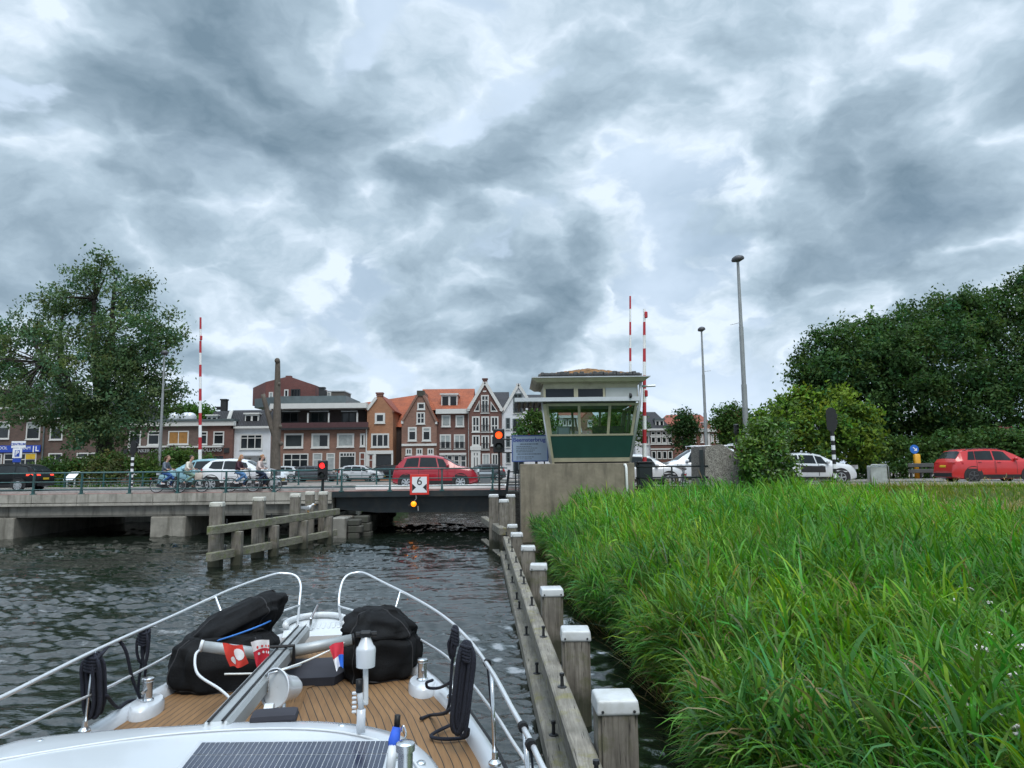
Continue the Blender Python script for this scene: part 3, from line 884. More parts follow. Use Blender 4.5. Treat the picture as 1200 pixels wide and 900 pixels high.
    b.build('canopy', M_ALU, t, world=True)
    b = MB(); b.box(ca.x, cx0 - .01, Y + .09, 33.0, zca - .02, zca + .06); b.build('canopy_deck', M_DARK, t, world=True)
    b = MB()
    for i in range(5):
        xx = ca.x + .15 + i * .24; b.box(xx, xx + .1, Y + .1, 33., zca - .18, zca - .025)
    b.build('canopy_slat', mat('brown slat', (.14, .10, .075), .7), t, world=True)
    # roof with double fascia and sedum
    f0, f1 = P(636, 452), P(749, 452)
    b = MB(); b.box(f0.x - .05, f1.x + .05, Y - .02, 33.4, zf, zr - .16); b.build('lower_fascia', M_CREAM, t, world=True)
    g0, g1 = P(623.5, 446), P(760, 446)
    b = MB(); b.hexa([(g0.x + .2, Y - .22, zr - .17), (g1.x - .22, Y - .22, zr - .17), (g1.x - .22, 33.7, zr - .17), (g0.x + .2, 33.7, zr - .17), (g0.x, Y - .34, zr - .01), (g1.x, Y - .34, zr - .01), (g1.x, 34., zr - .01), (g0.x, 34., zr - .01)])
    b.build('roof_fascia', M_CREAM, t, world=True)
    b = MB(); b.box(g0.x - .02, g1.x + .02, Y - .37, 34.02, zr - .008, zr + .03); b.build('roof_edge', M_ALU, t, world=True)
    u0, u1 = P(631, 446).x, P(752, 446).x
    b = MB(); b.box(u0, u1, Y - .1, 33.8, zr + .031, zr + .17); b.build('roof_upstand', M_ROOFD, t, world=True)
    b = MB(); n = 48; rows = []
    for j in range(18):
        row = []
        for i in range(n):
            u = i / (n - 1); v = j / 17
            x = u0 + .02 + (u1 - u0 - .04) * u; y = Y - .08 + 3.8 * v
            e = min(u * 3, (1 - u) * 3, v, 1 - v)
            mound = max(0, 1 - abs(u - .50) / .40)
            h = .03 + .30 * mound ** .7 * min(.35 + v * 3, 1) * min((1 - v) * 4, 1) if e > 0 else 0.
            h += .05 * random.random() * (1 if e > 0 else 0)
            row.append((x, y, zr + .171 + h))
        rows.append(row)
    b.grid(rows); b.build('sedum', [M_SEDUM], t, world=True)
    b = MB()
    for i, xx in enumerate(np.linspace(u0 + .1, u1 - .3, 30)):
        h = .02 + .09 * random.random(); b.bbox(xx, xx + .1 + .14 * random.random(), Y - .16, Y - .02, zr + .12, zr + .17 + h, .02)
    o = b.build('roof_gravel', M_ROOFD, t, world=True); o['kind'] = 'stuff'
    # lamp on the side wall and horn
    b = MB(); b.lathe([(.02, 0), (.12, .02), (.1, .1), (.03, .13)], 10, Matrix.Translation((f1.x - .5, Y - .36, zcb + .06)) @ Matrix.Rotation(R(90), 4, 'Y')); b.build('floodlight', M_DARK, t, world=True)
    b = MB(); b.tube([(f1.x + .05, Y + .3, zr - .35), (f1.x + .75, Y + .3, zr - .32)], .05); b.build('side_lamp', M_ALU, t, world=True)
    # loose things inside
    d = thing('control_desk', 'dark desk with instrument boxes inside the bridge keeper house', 'desk', (3.2, 31.3, z0 + .02))
    b = MB(); b.box(a0[0] + .4, a0[1] - .4, 31.0, 31.7, z0 + 1.05, z0 + 1.1); b.build('desk_top', M_DARK, d, world=True)
    for xx in (a0[0] + .5, a0[1] - .6):
        b = MB(); b.box(xx, xx + .06, 31.05, 31.65, z0 + .021, z0 + 1.049); b.build('leg', M_DARK, d, world=True)
    M_SCR = mat('black plastic', (.015, .015, .017), .4)
    for pa, pb, pt, lab in ((694, 710, 499, 'black monitor inside the keeper house beside the middle mullion'), (712, 732, 499, 'black monitor inside the keeper house near its right window end')):
        q0, q1 = W(pa, 509, 31.3), W(pb, pt, 31.3)
        m_ = thing('monitor', lab, 'monitor', ((q0.x + q1.x) / 2, 31.3, z0 + 1.1), 0, 'monitors in the keeper house')
        b = MB(); b.bbox(q0.x, q1.x, 31.25, 31.32, z0 + 1.2, q1.z, .012); b.build('screen', M_SCR, m_, world=True)
        b = MB(); b.box((q0.x + q1.x) / 2 - .04, (q0.x + q1.x) / 2 + .04, 31.28, 31.33, z0 + 1.12, z0 + 1.3); b.box((q0.x + q1.x) / 2 - .15, (q0.x + q1.x) / 2 + .15, 31.2, 31.42, z0 + 1.1, z0 + 1.119); b.build('stand', M_SCR, m_, world=True)
    q0, q1 = W(653, 509, 31.2), W(668, 501, 31.2)
    c = thing('instrument_case', 'pale grey instrument case on the desk in the keeper house window', 'case', ((q0.x + q1.x) / 2, 31.2, z0 + 1.1))
    b = MB(); b.bbox(q0.x, q1.x, 31.1, 31.5, z0 + 1.1, q1.z + .05, .02); b.build('case_body', M_GREY, c, world=True)
    b = MB(); b.box(q0.x + .06, q1.x - .06, 31.09, 31.099, z0 + 1.2, q1.z - .02); b.build('face_plate', M_ALU, c, world=True)
build_hut()
# end block of rough washed concrete with railing and low wall to the right of the house
def right_of_hut():
    M_PEB = mat_concrete('exposed aggregate', (.22, .2, .175), amt=.5, pebble=True)
    Y = 30.6
    q = [W(826, 575, Y), W(826, 523, Y), W(846, 520.5, Y), W(872, 537, Y), W(880, 575, Y)]
    t = thing('concrete_block', 'rough pebbled concrete block with sloping top beside the green bush', 'concrete block', (9, Y + 1, 1))
    b = MB(); z0 = .6
    poly = [(q[0].x, Y, z0), (q[4].x, Y, z0), (q[3].x, Y, q[3].z), (q[2].x, Y, q[2].z), (q[1].x, Y, q[1].z)]
    b.prism(poly, (0, 2.4, 0)); b.build('block', M_PEB, t, world=True)
    b = MB(); b.box(q[0].x - .16, q[0].x - .012, Y - .05, Y + .12, z0, q[1].z - .15); b.build('edge_post', M_GIRD, t, world=True)
    w = thing('low_wall', 'low grey concrete kerb wall under the dark railing right of the keeper house', 'wall', (7, Y, 1))
    a = W(746, 583, Y).x
    b = MB(); b.bbox(a, q[0].x - .2, Y - .1, Y + 1.4, .2, W(790, 578, Y).z, .03); b.build('wall', M_HUTCON, w, world=True)
    z0 = W(790, 578, Y).z
    r = thing('barrier_railing', 'dark horizontal railing between the keeper house and pebbled block', 'railing', (7, Y, z0))
    for py in (547, 560, 570.5):
        b = MB(); p0, p1 = W(745, py, Y), W(830, py, Y); b.tube([p0, (p1.x, p0.y, p0.z)], .035, 8); b.build('rail', M_GIRD, r, world=True, smooth=True)
    for px in (748, 788, 824):
        p0 = W(px, 560, Y); b = MB(); b.box(p0.x - .03, p0.x + .03, Y + .04, Y + .09, z0 - .01, W(790, 547, Y).z); b.build('post', M_GIRD, r, world=True)
right_of_hut()
# ------------------------------------------------------------------ houses
GZ = 1.99
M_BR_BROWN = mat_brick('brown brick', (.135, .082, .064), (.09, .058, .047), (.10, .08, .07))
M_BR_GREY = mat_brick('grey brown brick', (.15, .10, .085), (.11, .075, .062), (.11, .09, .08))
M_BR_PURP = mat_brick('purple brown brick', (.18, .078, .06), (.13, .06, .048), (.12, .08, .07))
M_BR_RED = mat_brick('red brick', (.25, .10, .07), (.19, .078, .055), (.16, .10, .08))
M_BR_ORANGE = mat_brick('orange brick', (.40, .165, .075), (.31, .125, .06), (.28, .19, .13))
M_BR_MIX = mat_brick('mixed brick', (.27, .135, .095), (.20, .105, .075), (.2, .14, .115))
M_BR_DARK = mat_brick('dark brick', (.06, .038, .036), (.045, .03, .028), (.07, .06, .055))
M_BR_PENT = mat_brick('oxblood brick', (.165, .048, .042), (.12, .036, .033), (.15, .09, .08))
M_RENDER = mat('white render', (.60, .62, .65), .7, var=.06, scale=1.5, dirt=(.45, .45, .43), dirt_amt=.35)
M_TRIM = mat('white window paint', (.56, .56, .54), .5, var=.05)
M_TILE_O = mat_tile('orange roof tile', (.33, .085, .032), (.19, .052, .024))
M_TILE_R = mat_tile('red roof tile', (.27, .07, .038), (.16, .045, .03))
M_TILE_D = mat_tile('dark roof tile', (.035, .036, .042), (.02, .02, .023))
M_ZINC = mat('zinc cladding', (.10, .125, .13), .5, .3, var=.15, scale=2)
M_DOOR_R = mat('brown red door', (.14, .045, .03), .5)
M_CURT = mat('net curtain', (.30, .33, .33), .9, var=.2, scale=3)
M_ORANGE_CURT = mat('orange blind', (.30, .15, .04), .8, var=.2)
M_BLUE = mat('blue sign board', (.015, .055, .36), .4, var=.05)
M_WLET = mat('white lettering', (.75, .76, .76), .5, var=.02)
_pg = np.random.default_rng(21)
PANES = [mat('house pane %d' % i, c, .07, var=.4, scale=.35, spec=.3) for i, c in enumerate([(.012, .014, .016), (.02, .024, .027), (.035, .042, .045), (.016, .02, .024)])]
def wx(px, Y): return W(px, 520, Y).x
def wz(px, py, Y): return W(px, py, Y).z
def opening(par, Y, r, nx=1, nz=1, top=None, frame=M_TRIM, fw=.11, pane=None, curtain=0., sill=True, name='window', bal=False, arch=False):
    """one window or door: frame with its glazing bars, pane behind it, sill below; r = (x0,y0,x1,y1) surveyed"""
    x0, x1 = wx(r[0], Y), wx(r[2], Y)
    z0, z1 = wz((r[0] + r[2]) / 2, r[3], Y), wz((r[0] + r[2]) / 2, r[1], Y)
    z0 = max(z0, GZ + .02)
    b = MB(); y0, y1 = Y - .07, Y + .05
    b.box(x0, x0 + fw, y0, y1, z0, z1); b.box(x1 - fw, x1, y0, y1, z0, z1)
    b.box(x0 + fw, x1 - fw, y0, y1, z1 - fw, z1); b.box(x0 + fw, x1 - fw, y0, y1, z0, z0 + fw)
    for i in range(1, nx):
        xx = x0 + (x1 - x0) * i / nx; b.box(xx - fw * .35, xx + fw * .35, y0 + .012, y1, z0 + fw, z1 - fw)
    for k in range(1, nz):
        zz = z0 + (z1 - z0) * k / nz; b.box(x0 + fw, x1 - fw, y0 + .018, y1, zz - fw * .3, zz + fw * .3)
    if top:
        zz = z1 - (z1 - z0) * top; b.box(x0 + fw, x1 - fw, y0 + .02, y1, zz - fw * .35, zz + fw * .35)
    w = b.build(name, frame, par, world=True)
    b = MB(); b.box(x0 + fw * .6, x1 - fw * .6, Y - .028, Y - .012, z0 + fw * .6, z1 - fw * .6)
    b.build('pane', pane or PANES[int(_pg.integers(4))], w, world=True)
    if curtain:
        b = MB(); n = 12; xs = np.linspace(x0 + fw, x1 - fw, n); zt = z1 - fw
        zb = zt - (zt - z0 - fw) * abs(curtain)
        if curtain < 0: xs = np.linspace(x0 + fw, x0 + fw + (x1 - x0 - 2 * fw) * .45, n); zb = z0 + fw
        b.grid([[(x, Y - .032 - .004 * (i % 2), z) for i, x in enumerate(xs)] for z in (zb, zt)]); b.build('curtain', M_CURT, w, world=True)
    if sill:
        b = MB(); b.box(x0 - .05, x1 + .05, Y - .12, Y - .072, z0 - .07, z0 + .01); b.build('sill', frame if name == 'door' else M_TRIM, w, world=True)
    if bal:
        b = MB(); zb = z0 + min(1.0, (z1 - z0) * .42)
        b.box(x0, x1, Y - .16, Y - .13, zb, zb + .05); b.box(x0, x1, Y - .16, Y - .13, z0 + .05, z0 + .1)
        xx = x0 + .05
        while xx < x1: b.box(xx, xx + .025, Y - .156, Y - .134, z0 + .1, zb); xx += .14
        b.build('balcony_rail', M_DARK, w, world=True)
    return w
def facade(par, Y, poly, depth, m, name='wall', z0=GZ):
    """outline surveyed (without its foot) -> solid block"""
    pts = [Vector((W(px, py, Y).x, Y, W(px, py, Y).z)) for px, py in poly]
    pts = [Vector((pts[0].x, Y, z0))] + pts + [Vector((pts[-1].x, Y, z0))]
    b = MB(); b.prism(pts, (0, depth, 0)); return b.build(name, m, par, world=True)
def strip(par, Y, x0, y0, x1, y1, m, name, d=.15, back=.1):
    b = MB(); b.box(wx(x0, Y), wx(x1, Y), Y - d, Y + back, wz((x0 + x1) / 2, y1, Y), wz((x0 + x1) / 2, y0, Y)); return b.build(name, m, par, world=True)
def gable_roof(par, Y, L_, P, R_, m, depth, over=.25, thick=.22, name='roof'):
    """two slopes over a gable that faces the water; L_, P, R_ = eaves, peak, eaves surveyed"""
    l, p, r_ = (W(*q, Y) for q in (L_, P, R_))
    for a, nm in ((l, 0), (r_, 1)):
        b = MB(); d = (Vector((p.x, 0, p.z)) - Vector((a.x, 0, a.z))).normalized(); n = Vector((-d.z, 0, d.x)) * (1 if nm == 0 else -1)
        a2 = Vector((a.x, 0, a.z)) - d * over
        q = [a2, Vector((p.x, 0, p.z)), Vector((p.x, 0, p.z)) + Vector((0, 0, thick)), a2 + n * thick]
        b.prism([Vector((v.x, Y + .05, v.z)) for v in q], (0, depth, 0)); b.build(name, m, par, world=True)
def verge(par, Y, pts, m=M_TRIM, w=.28, name='verge_board'):
    q = [W(px, py, Y) for px, py in pts]
    for a, c in zip(q, q[1:]):
        b = MB(); b.beam((a.x, Y - .06, a.z), (c.x, Y - .06, c.z), .18, w, up=(-(c.z - a.z), 0, c.x - a.x) if c.x > a.x else (c.z - a.z, 0, a.x - c.x)); b.build(name, m, par, world=True)
def side_roof(par, x0, x1, Yf, zf, Yr, zr, m, name='roof', thick=.2, x2=None, x3=None):
    """slope rising from the eaves at Yf to a ridge at Yr, and down again behind"""
    x2 = x0 if x2 is None else x2; x3 = x1 if x3 is None else x3
    b = MB(); Yb = 2 * Yr - Yf
    b.add([(x0, Yf, zf), (x1, Yf, zf), (x3, Yr, zr), (x2, Yr, zr), (x0, Yb, zf), (x1, Yb, zf)], [(0, 1, 2, 3), (3, 2, 5, 4), (0, 3, 4), (1, 5, 2), (0, 4, 5, 1)])
    return b.build(name, m, par, world=True)
def chimney(par, px, Y, pt, pb, w=.6, m=M_BR_RED, name='chimney'):
    p0, p1 = W(px, pb, Y), W(px, pt, Y); b = MB()
    b.box(p0.x - w / 2, p0.x + w / 2, Y, Y + w, p0.z, p1.z - .14); b.box(p0.x - w / 2 - .06, p0.x + w / 2 + .06, Y - .06, Y + w + .06, p1.z - .139, p1.z)
    return b.build(name, m, par, world=True)
def dormer(par, Y, r, m=M_TRIM, depth=1.6, nx=2, roofm=M_ZINC, fw=.1):
    x0, x1 = wx(r[0], Y), wx(r[2], Y); z0, z1 = wz(r[0], r[3], Y), wz(r[0], r[1], Y)
    b = MB(); b.box(x0, x1, Y + .02, Y + depth, z0, z1); d = b.build('dormer', m, par, world=True)
    b = MB(); b.box(x0 - .12, x1 + .12, Y - .15, Y + depth, z1 + .002, z1 + .14); b.build('roof', roofm if roofm else m, d, world=True)
    b = MB(); w = (x1 - x0)
    for i in range(nx):
        xa = x0 + w * (i + .12 / nx) / nx + .06; xb = x0 + w * (i + 1) / nx - .1
        b.box(xa, xb, Y - .0, Y + .018, z0 + .14, z1 - .16)
    b.build('window', PANES[0], d, world=True)
    return d

def h_driving_school():
    Y = 69.6
    t = thing('brick_house', 'large dark brown brick house with blue shop sign and mansard roof behind the big tree', 'house', (wx(20, Y), Y, GZ))
    facade(t, Y, [(-140, 455), (24.5, 455), (24.5, 489), (140, 489)], 10, M_BR_BROWN)
    strip(t, Y, -140, 452, 25.5, 457, M_TRIM, 'gutter', .35, .3)
    strip(t, Y, 24.5, 487.5, 142, 491, M_TRIM, 'gutter', .4, .3)
    b = MB(); x0, x1 = wx(25, Y), wx(142, Y); z0 = wz(80, 487.5, Y); z1 = wz(80, 459, Y)
    b.add([(x0, Y - .2, z0), (x1, Y - .2, z0), (x1 - 1, Y + 2.6, z1), (x0 + .6, Y + 2.6, z1), (x0, Y + 9.5, z0), (x1, Y + 9.5, z0), (x1 - 1, Y + 7, z1), (x0 + .6, Y + 7, z1)], [(0, 1, 2, 3), (3, 2, 6, 7), (1, 5, 6, 2), (4, 0, 3, 7), (5, 4, 7, 6)])
    b.build('roof', M_TILE_D, t, world=True)
    for r in ((-30, 464, -14, 478.5), (-5, 464, 11.5, 478.5)): opening(t, Y, r)
    for r in ((-30, 494, -14, 514.5), (-6, 494, 10.5, 514.5), (30, 494.5, 46.5, 515), (58, 495, 73, 515.5), (88, 495, 103, 515.5), (116, 495, 131, 515.5)):
        opening(t, Y, r, curtain=.35)
    opening(t, Y, (58, 531, 74, 545), nx=2); opening(t, Y, (91, 530.5, 117, 560), nx=2, top=.2, name='shop_window')
    opening(t, Y, (-40, 532, 4, 556), nx=3, top=.25, name='shop_window'); w = opening(t, Y, (6, 531, 44, 556), nx=3, top=.3, name='shop_window')
    b = MB(); b.box(wx(32, Y), wx(43, Y), Y - .1, Y - .075, wz(38, 538, Y), wz(38, 532, Y)); b.build('sign_board', mat('yellow board', (.55, .36, .02), .5), t, world=True)
    q = strip(t, Y, -60, 522.3, 49, 530.3, M_BLUE, 'shop_sign', .2, -.1)
    text_mesh('RIJSCHOOL', .42, 'lettering', M_WLET, q, Matrix.Translation(Vector((wx(-2, Y), Y - .206, wz(0, 525.3, Y))) - q.parent.location), .003)
    text_mesh('KRAM', .42, 'lettering', M_WLET, q, Matrix.Translation(Vector((wx(31, Y), Y - .206, wz(30, 525.3, Y))) - q.parent.location), .003)
    text_mesh('L', .66, 'lettering', M_WLET, q, Matrix.Translation(Vector((wx(45.3, Y), Y - .206, wz(45, 526.2, Y))) - q.parent.location), .003, bold=.02)
    b = MB(); b.box(wx(40.6, Y), wx(41.8, Y), Y - .21, Y - .201, wz(41, 530, Y), wz(41, 522.6, Y)); b.build('lettering', M_WLET, q, world=True)
    b = MB(); x = wx(51.5, Y); b.tube([(x, Y - .12, wz(51, 490, Y)), (x, Y - .12, GZ)], .07); b.build('drain_pipe', M_ZINC, t, world=True)
def h_low_shop():
    Y = 69.8
    t = thing('shop_building', 'low flat roofed brown brick shop with white cornice and a row of square windows', 'shop', (wx(205, Y), Y, GZ))
    facade(t, Y, [(137, 495), (243, 493.5)], 9, M_BR_GREY)
    facade(t, Y, [(243.05, 494.5), (273.5, 494)], 9, M_BR_PURP)
    strip(t, Y, 136, 494.2, 274.5, 499.5, M_TRIM, 'cornice', .3, .3)
    strip(t, Y, 136, 491.7, 274.5, 494.1, M_ZINC, 'roof_edge', .4, 8)
    for r, nx in (((151, 505, 165, 521.5), 1), ((173, 505, 187, 521.5), 1), ((233, 505.5, 243, 521), 1), ((250, 505.5, 262.5, 521), 1)):
        opening(t, Y, r, nx=nx, top=.28)
    opening(t, Y, (197, 505, 221, 521), nx=2, pane=M_ORANGE_CURT)
    strip(t, Y, 143, 526.5, 150.5, 531.5, M_DARK, 'sign_board', .12, -.01); strip(t, Y, 263, 525, 269, 530.5, M_DARK, 'sign_board', .12, -.01)
    q = strip(t, Y, 151, 525, 197, 532.2, M_BR_DARK, 'shop_sign', .06, -.01)
    text_mesh('S. JONKER & POEL', .46, 'lettering', M_WLET, q, Matrix.Translation(Vector((wx(173.5, Y), Y - .066, wz(172, 528.3, Y))) - t.location), .003, bold=.012)
    text_mesh('HOLLAND', .46, 'lettering', M_WLET, q, Matrix.Translation(Vector((wx(247.5, Y), Y - .066, wz(247, 527.4, Y))) - t.location), .003, bold=.012)
    for x0, x1 in ((151, 199), (209, 262)): strip(t, Y, x0, 522.7, x1, 524.6, M_TRIM, 'awning', .5, -.01)
    opening(t, Y, (152, 534, 164, 556), name='shop_window'); opening(t, Y, (250, 533, 264, 556), frame=M_DOOR_R, name='shop_window')
    for px in (204, 219, 222.5):
        p = W(px, 490, Y + 3); b = MB(); b.lathe([(.62, -.8), (.62, .2), (.5, .42), (.3, .55), (.01, .6)], 14, Matrix.Translation((p.x, Y + 3, p.z))); b.build('skylight_dome', M_ALU, t, world=True, smooth=True)
def h_white_mansard():
    Y = 70.2
    t = thing('white_house', 'white fronted house under a dark tiled mansard roof with dormers', 'house', (wx(295, Y), Y, GZ))
    facade(t, Y, [(273.6, 501), (317.5, 501)], 8, M_RENDER)
    strip(t, Y, 272, 499.7, 318.3, 502.2, M_TRIM, 'gutter', .4, .2)
    x0, x1 = wx(238.5, Y), wx(322, Y)
    b = MB(); z0, zm, z1 = wz(290, 499.6, Y), wz(290, 480.5, Y), wz(290, 476.5, Y)
    xa = wx(243, Y)
    b.add([(x0, Y + .1, z0), (x1, Y + .1, z0), (x1, Y + 1.3, zm), (xa, Y + 1.3, zm), (x1, Y + 4, z1), (wx(256, Y), Y + 4, z1), (x0, Y + 8, z0), (x1, Y + 8, z0), (xa, Y + 7, zm), (x1, Y + 7, zm)],
          [(0, 1, 2, 3), (3, 2, 4, 5), (0, 3, 8, 6), (3, 5, 8), (5, 4, 9, 8), (8, 9, 7, 6), (1, 7, 9, 4, 2)])
    b.build('roof', M_TILE_D, t, world=True)
    dormer(t, Y + .5, (286, 485.5, 302, 496), nx=2, roofm=None); dormer(t, Y + .5, (241, 487.5, 253, 494.3), nx=2, roofm=None)
    b = MB(); p = [W(266.5, 491, Y + .4), W(271, 491, Y + .5), W(274, 481, Y + .7), W(269.5, 482, Y + .7)]
    b.prism([(v.x, v.y - .15, v.z) for v in p], (0, .1, .05)); b.build('skylight', M_TRIM, t, world=True)
    chimney(t, 261.3, Y + 2, 467.5, 482, .55, M_DARK); chimney(t, 256, Y + 3, 476.5, 480, .4, M_DARK)
    opening(t, Y, (281.5, 509, 307.5, 526.5), nx=3, top=.25)
    strip(t, Y, 284, 533.2, 308, 534.8, M_ALU, 'awning', .7, -.01)
    opening(t, Y, (303, 535, 313, 541.5)); opening(t, Y, (277, 536, 296, 557), nx=2, name='shop_window')
def h_long_block():
    Y = 70.3
    t = thing('apartment_block', 'long brick block with recessed dark balcony floor and oxblood rooftop house', 'apartment block', (wx(375, Y), Y, GZ))
    facade(t, Y, [(318, 503.5), (429.5, 503.5)], 10, M_BR_MIX)
    # recessed loggia
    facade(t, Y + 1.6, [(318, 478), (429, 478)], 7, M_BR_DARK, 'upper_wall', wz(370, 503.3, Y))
    strip(t, Y, 317, 473, 430, 479, M_TRIM, 'roof_slab', .5, 8)
    strip(t, Y, 325, 495.5, 432.5, 501.5, mat('maroon balcony front', (.065, .025, .027), .6, var=.15), 'balcony_front', .6, -.45)
    strip(t, Y, 325, 501.6, 432.5, 503.8, M_DARK, 'balcony_floor', .6, 1.55)
    for a, c in ((330, 349), (363, 383), (400, 417)):
        opening(t, Y + 1.6, (a, 483, c, 495.5), nx=2, frame=M_DARK, sill=False)
        strip(t, Y + 1.3, a - 1, 481.3, c + 1.5, 482.6, M_ALU, 'blind_box', .05, .1)
    for px in (320.5, 359.5, 384, 417.5):
        b = MB(); b.box(wx(px, Y), wx(px + 1.6, Y), Y - .1, Y + .1, wz(370, 495.4, Y), wz(370, 484, Y)); b.build('balcony_post', M_TRIM, t, world=True)
    for r, k in (((333, 508, 355.5, 525), 0), ((365, 508, 386, 525), -.5), ((395, 508, 415, 524), .98), ((422, 508, 428, 523.5), 0)):
        opening(t, Y, r, fw=.17, curtain=k)
    opening(t, Y, (332.5, 531.5, 362, 552), nx=3, top=.35); opening(t, Y, (367, 531, 378, 557), top=.3, curtain=.9); opening(t, Y, (383, 531, 393, 557), top=.2, name='door', curtain=.98)
    w = opening(t, Y, (398, 530, 417, 549), top=.25); 
    for i in range(1, 5):
        b = MB(); b.box(wx(399 + i * 3.4, Y), wx(399.9 + i * 3.4, Y), Y - .066, Y - .03, wz(407, 534.5, Y), wz(407, 530.6, Y)); b.build('glazing_bar', M_TRIM, w, world=True)
    opening(t, Y, (421.5, 530, 428.5, 557), top=.3, name='door', pane=M_DOOR_R)
    b = MB(); x = wx(429.6, Y); b.tube([(x, Y - .1, wz(429, 503, Y)), (x, Y - .1, GZ)], .07); b.build('drain_pipe', M_TRIM, t, world=True)
    # zinc parapet and roof house
    b = MB(); z0, z1 = wz(345, 475.2, Y + 3), wz(345, 464.2, Y + 3)
    b.prism([(wx(286.5, Y + 3), Y + 5.5, z0), (wx(324, Y + 3), Y + 3, z0), (wx(404.5, Y + 3), Y + 3, z0), (wx(404.5, Y + 3), Y + 10, z0), (wx(286.5, Y + 3), Y + 10, z0)], (0, 0, z1 - z0)); b.build('parapet', M_ZINC, t, world=True)
    b = MB(); b.prism([(wx(300, Y + 3), Y + 5.3, z0 - .8), (wx(319, Y + 3), Y + 2.8, z0 - .8), (wx(405.5, Y + 3), Y + 2.8, z0 - .8), (wx(405.5, Y + 3), Y + 9, z0 - .8), (wx(300, Y + 3), Y + 9, z0 - .8)], (0, 0, .9)); b.build('roof_edge', M_TRIM, t, world=True)
    Yp = Y + 5.
    ph = facade(t, Yp, [(311.5, 447.5), (336, 441.5), (340, 441.5), (369.8, 451.5)], 5, M_BR_PENT, 'roof_house', z1 - .4)
    l = W(296.5, 454.5, Yp + 4); r0 = W(311.5, 447.5, Yp)
    b = MB(); b.hexa([(l.x, Yp + 4, z1 - .4), (r0.x - .002, Yp, z1 - .4), (r0.x - .002, Yp + 5, z1 - .4), (l.x, Yp + 5, z1 - .4), (l.x, Yp + 4, l.z), (r0.x - .002, Yp, r0.z), (r0.x - .002, Yp + 5, r0.z), (l.x, Yp + 5, l.z)]); b.build('roof_house', M_BR_PENT, t, world=True)
    opening(t, Yp, (331.5, 456.5, 336.5, 465.5), sill=False); opening(t, Yp, (339.5, 456, 350.5, 465.5), frame=M_DARK, nx=3, sill=False); opening(t, Yp, (313.5, 459.5, 318.5, 466.5), sill=False, curtain=.9)
    chimney(t, 337.8, Yp + .3, 440.3, 446, .45, M_BR_PENT)
    c = chimney(t, 376.5, Y + 3.5, 453.5, 466, .55, M_DARK); b = MB(); b.box(wx(372.5, Y + 3.4), wx(380.5, Y + 3.4), Y + 3.4, Y + 5, wz(376, 466, Y + 3.4), wz(376, 458, Y + 3.4)); b.build('vent_box', M_DARK, t, world=True)
    b = MB(); b.box(wx(381, Y + 4), wx(402.5, Y + 4), Y + 4, Y + 7, wz(390, 467, Y + 4), wz(390, 459, Y + 4)); b.build('stair_house', mat('grey brown boards', (.09, .08, .07), .8), t, world=True)
    b = MB(); b.box(wx(380.6, Y + 4), wx(403.2, Y + 4), Y + 3.9, Y + 7.1, wz(390, 458.9, Y + 4), wz(390, 457.8, Y + 4)); b.build('stair_house_roof', M_ALU, t, world=True)
    opening(t, Y + 4, (381.5, 459.5, 387, 467), sill=False, curtain=.9)
def h_orange_gable():
    Y = 70.4
    t = thing('gable_house', 'narrow orange brick house with stepped pointed gable and white shop front', 'house', (wx(445, Y), Y, GZ), 0, 'old gabled houses on the quay')
    facade(t, Y, [(430.3, 480.5), (440.5, 467), (442.5, 463.5), (446.5, 463.5), (449, 467), (460.6, 482)], 9, M_BR_ORANGE)
    verge(t, Y, [(430.3, 480.2), (441, 466.2)])
    chimney(t, 444.5, Y - .05, 459.8, 464.2, .62, M_BR_RED)
    strip(t, Y, 459.5, 481.2, 461.5, 483.2, M_BR_RED, 'gable_shoulder', .1, .2)
    opening(t, Y, (439, 484, 451, 496), fw=.2); opening(t, Y, (435, 508, 456, 524.3), nx=3, fw=.15)
    strip(t, Y, 430.5, 528, 461, 532, M_TRIM, 'shop_fascia', .16, -.01)
    for a, c in ((430.5, 432), (438, 441), (459, 461)): strip(t, Y, a, 532.1, c, 556, M_TRIM, 'shop_post', .14, -.01)
    opening(t, Y, (432, 532, 438, 556), top=.3, name='door', pane=M_DOOR_R); opening(t, Y, (441, 532.5, 459, 549), frame=M_DARK, name='shop_window')
    g = gable_roof(t, Y, (430.3, 481), (444.5, 464), (460.6, 482.5), M_TILE_R, 9, .1)
    b = MB(); x0, x1 = wx(461.2, Y + 2), wx(471, Y + 2); b.box(x0, x1, Y + 2.2, Y + 8, GZ, wz(466, 499.5, Y + 2)); b.build('side_wing', M_BR_DARK, t, world=True)
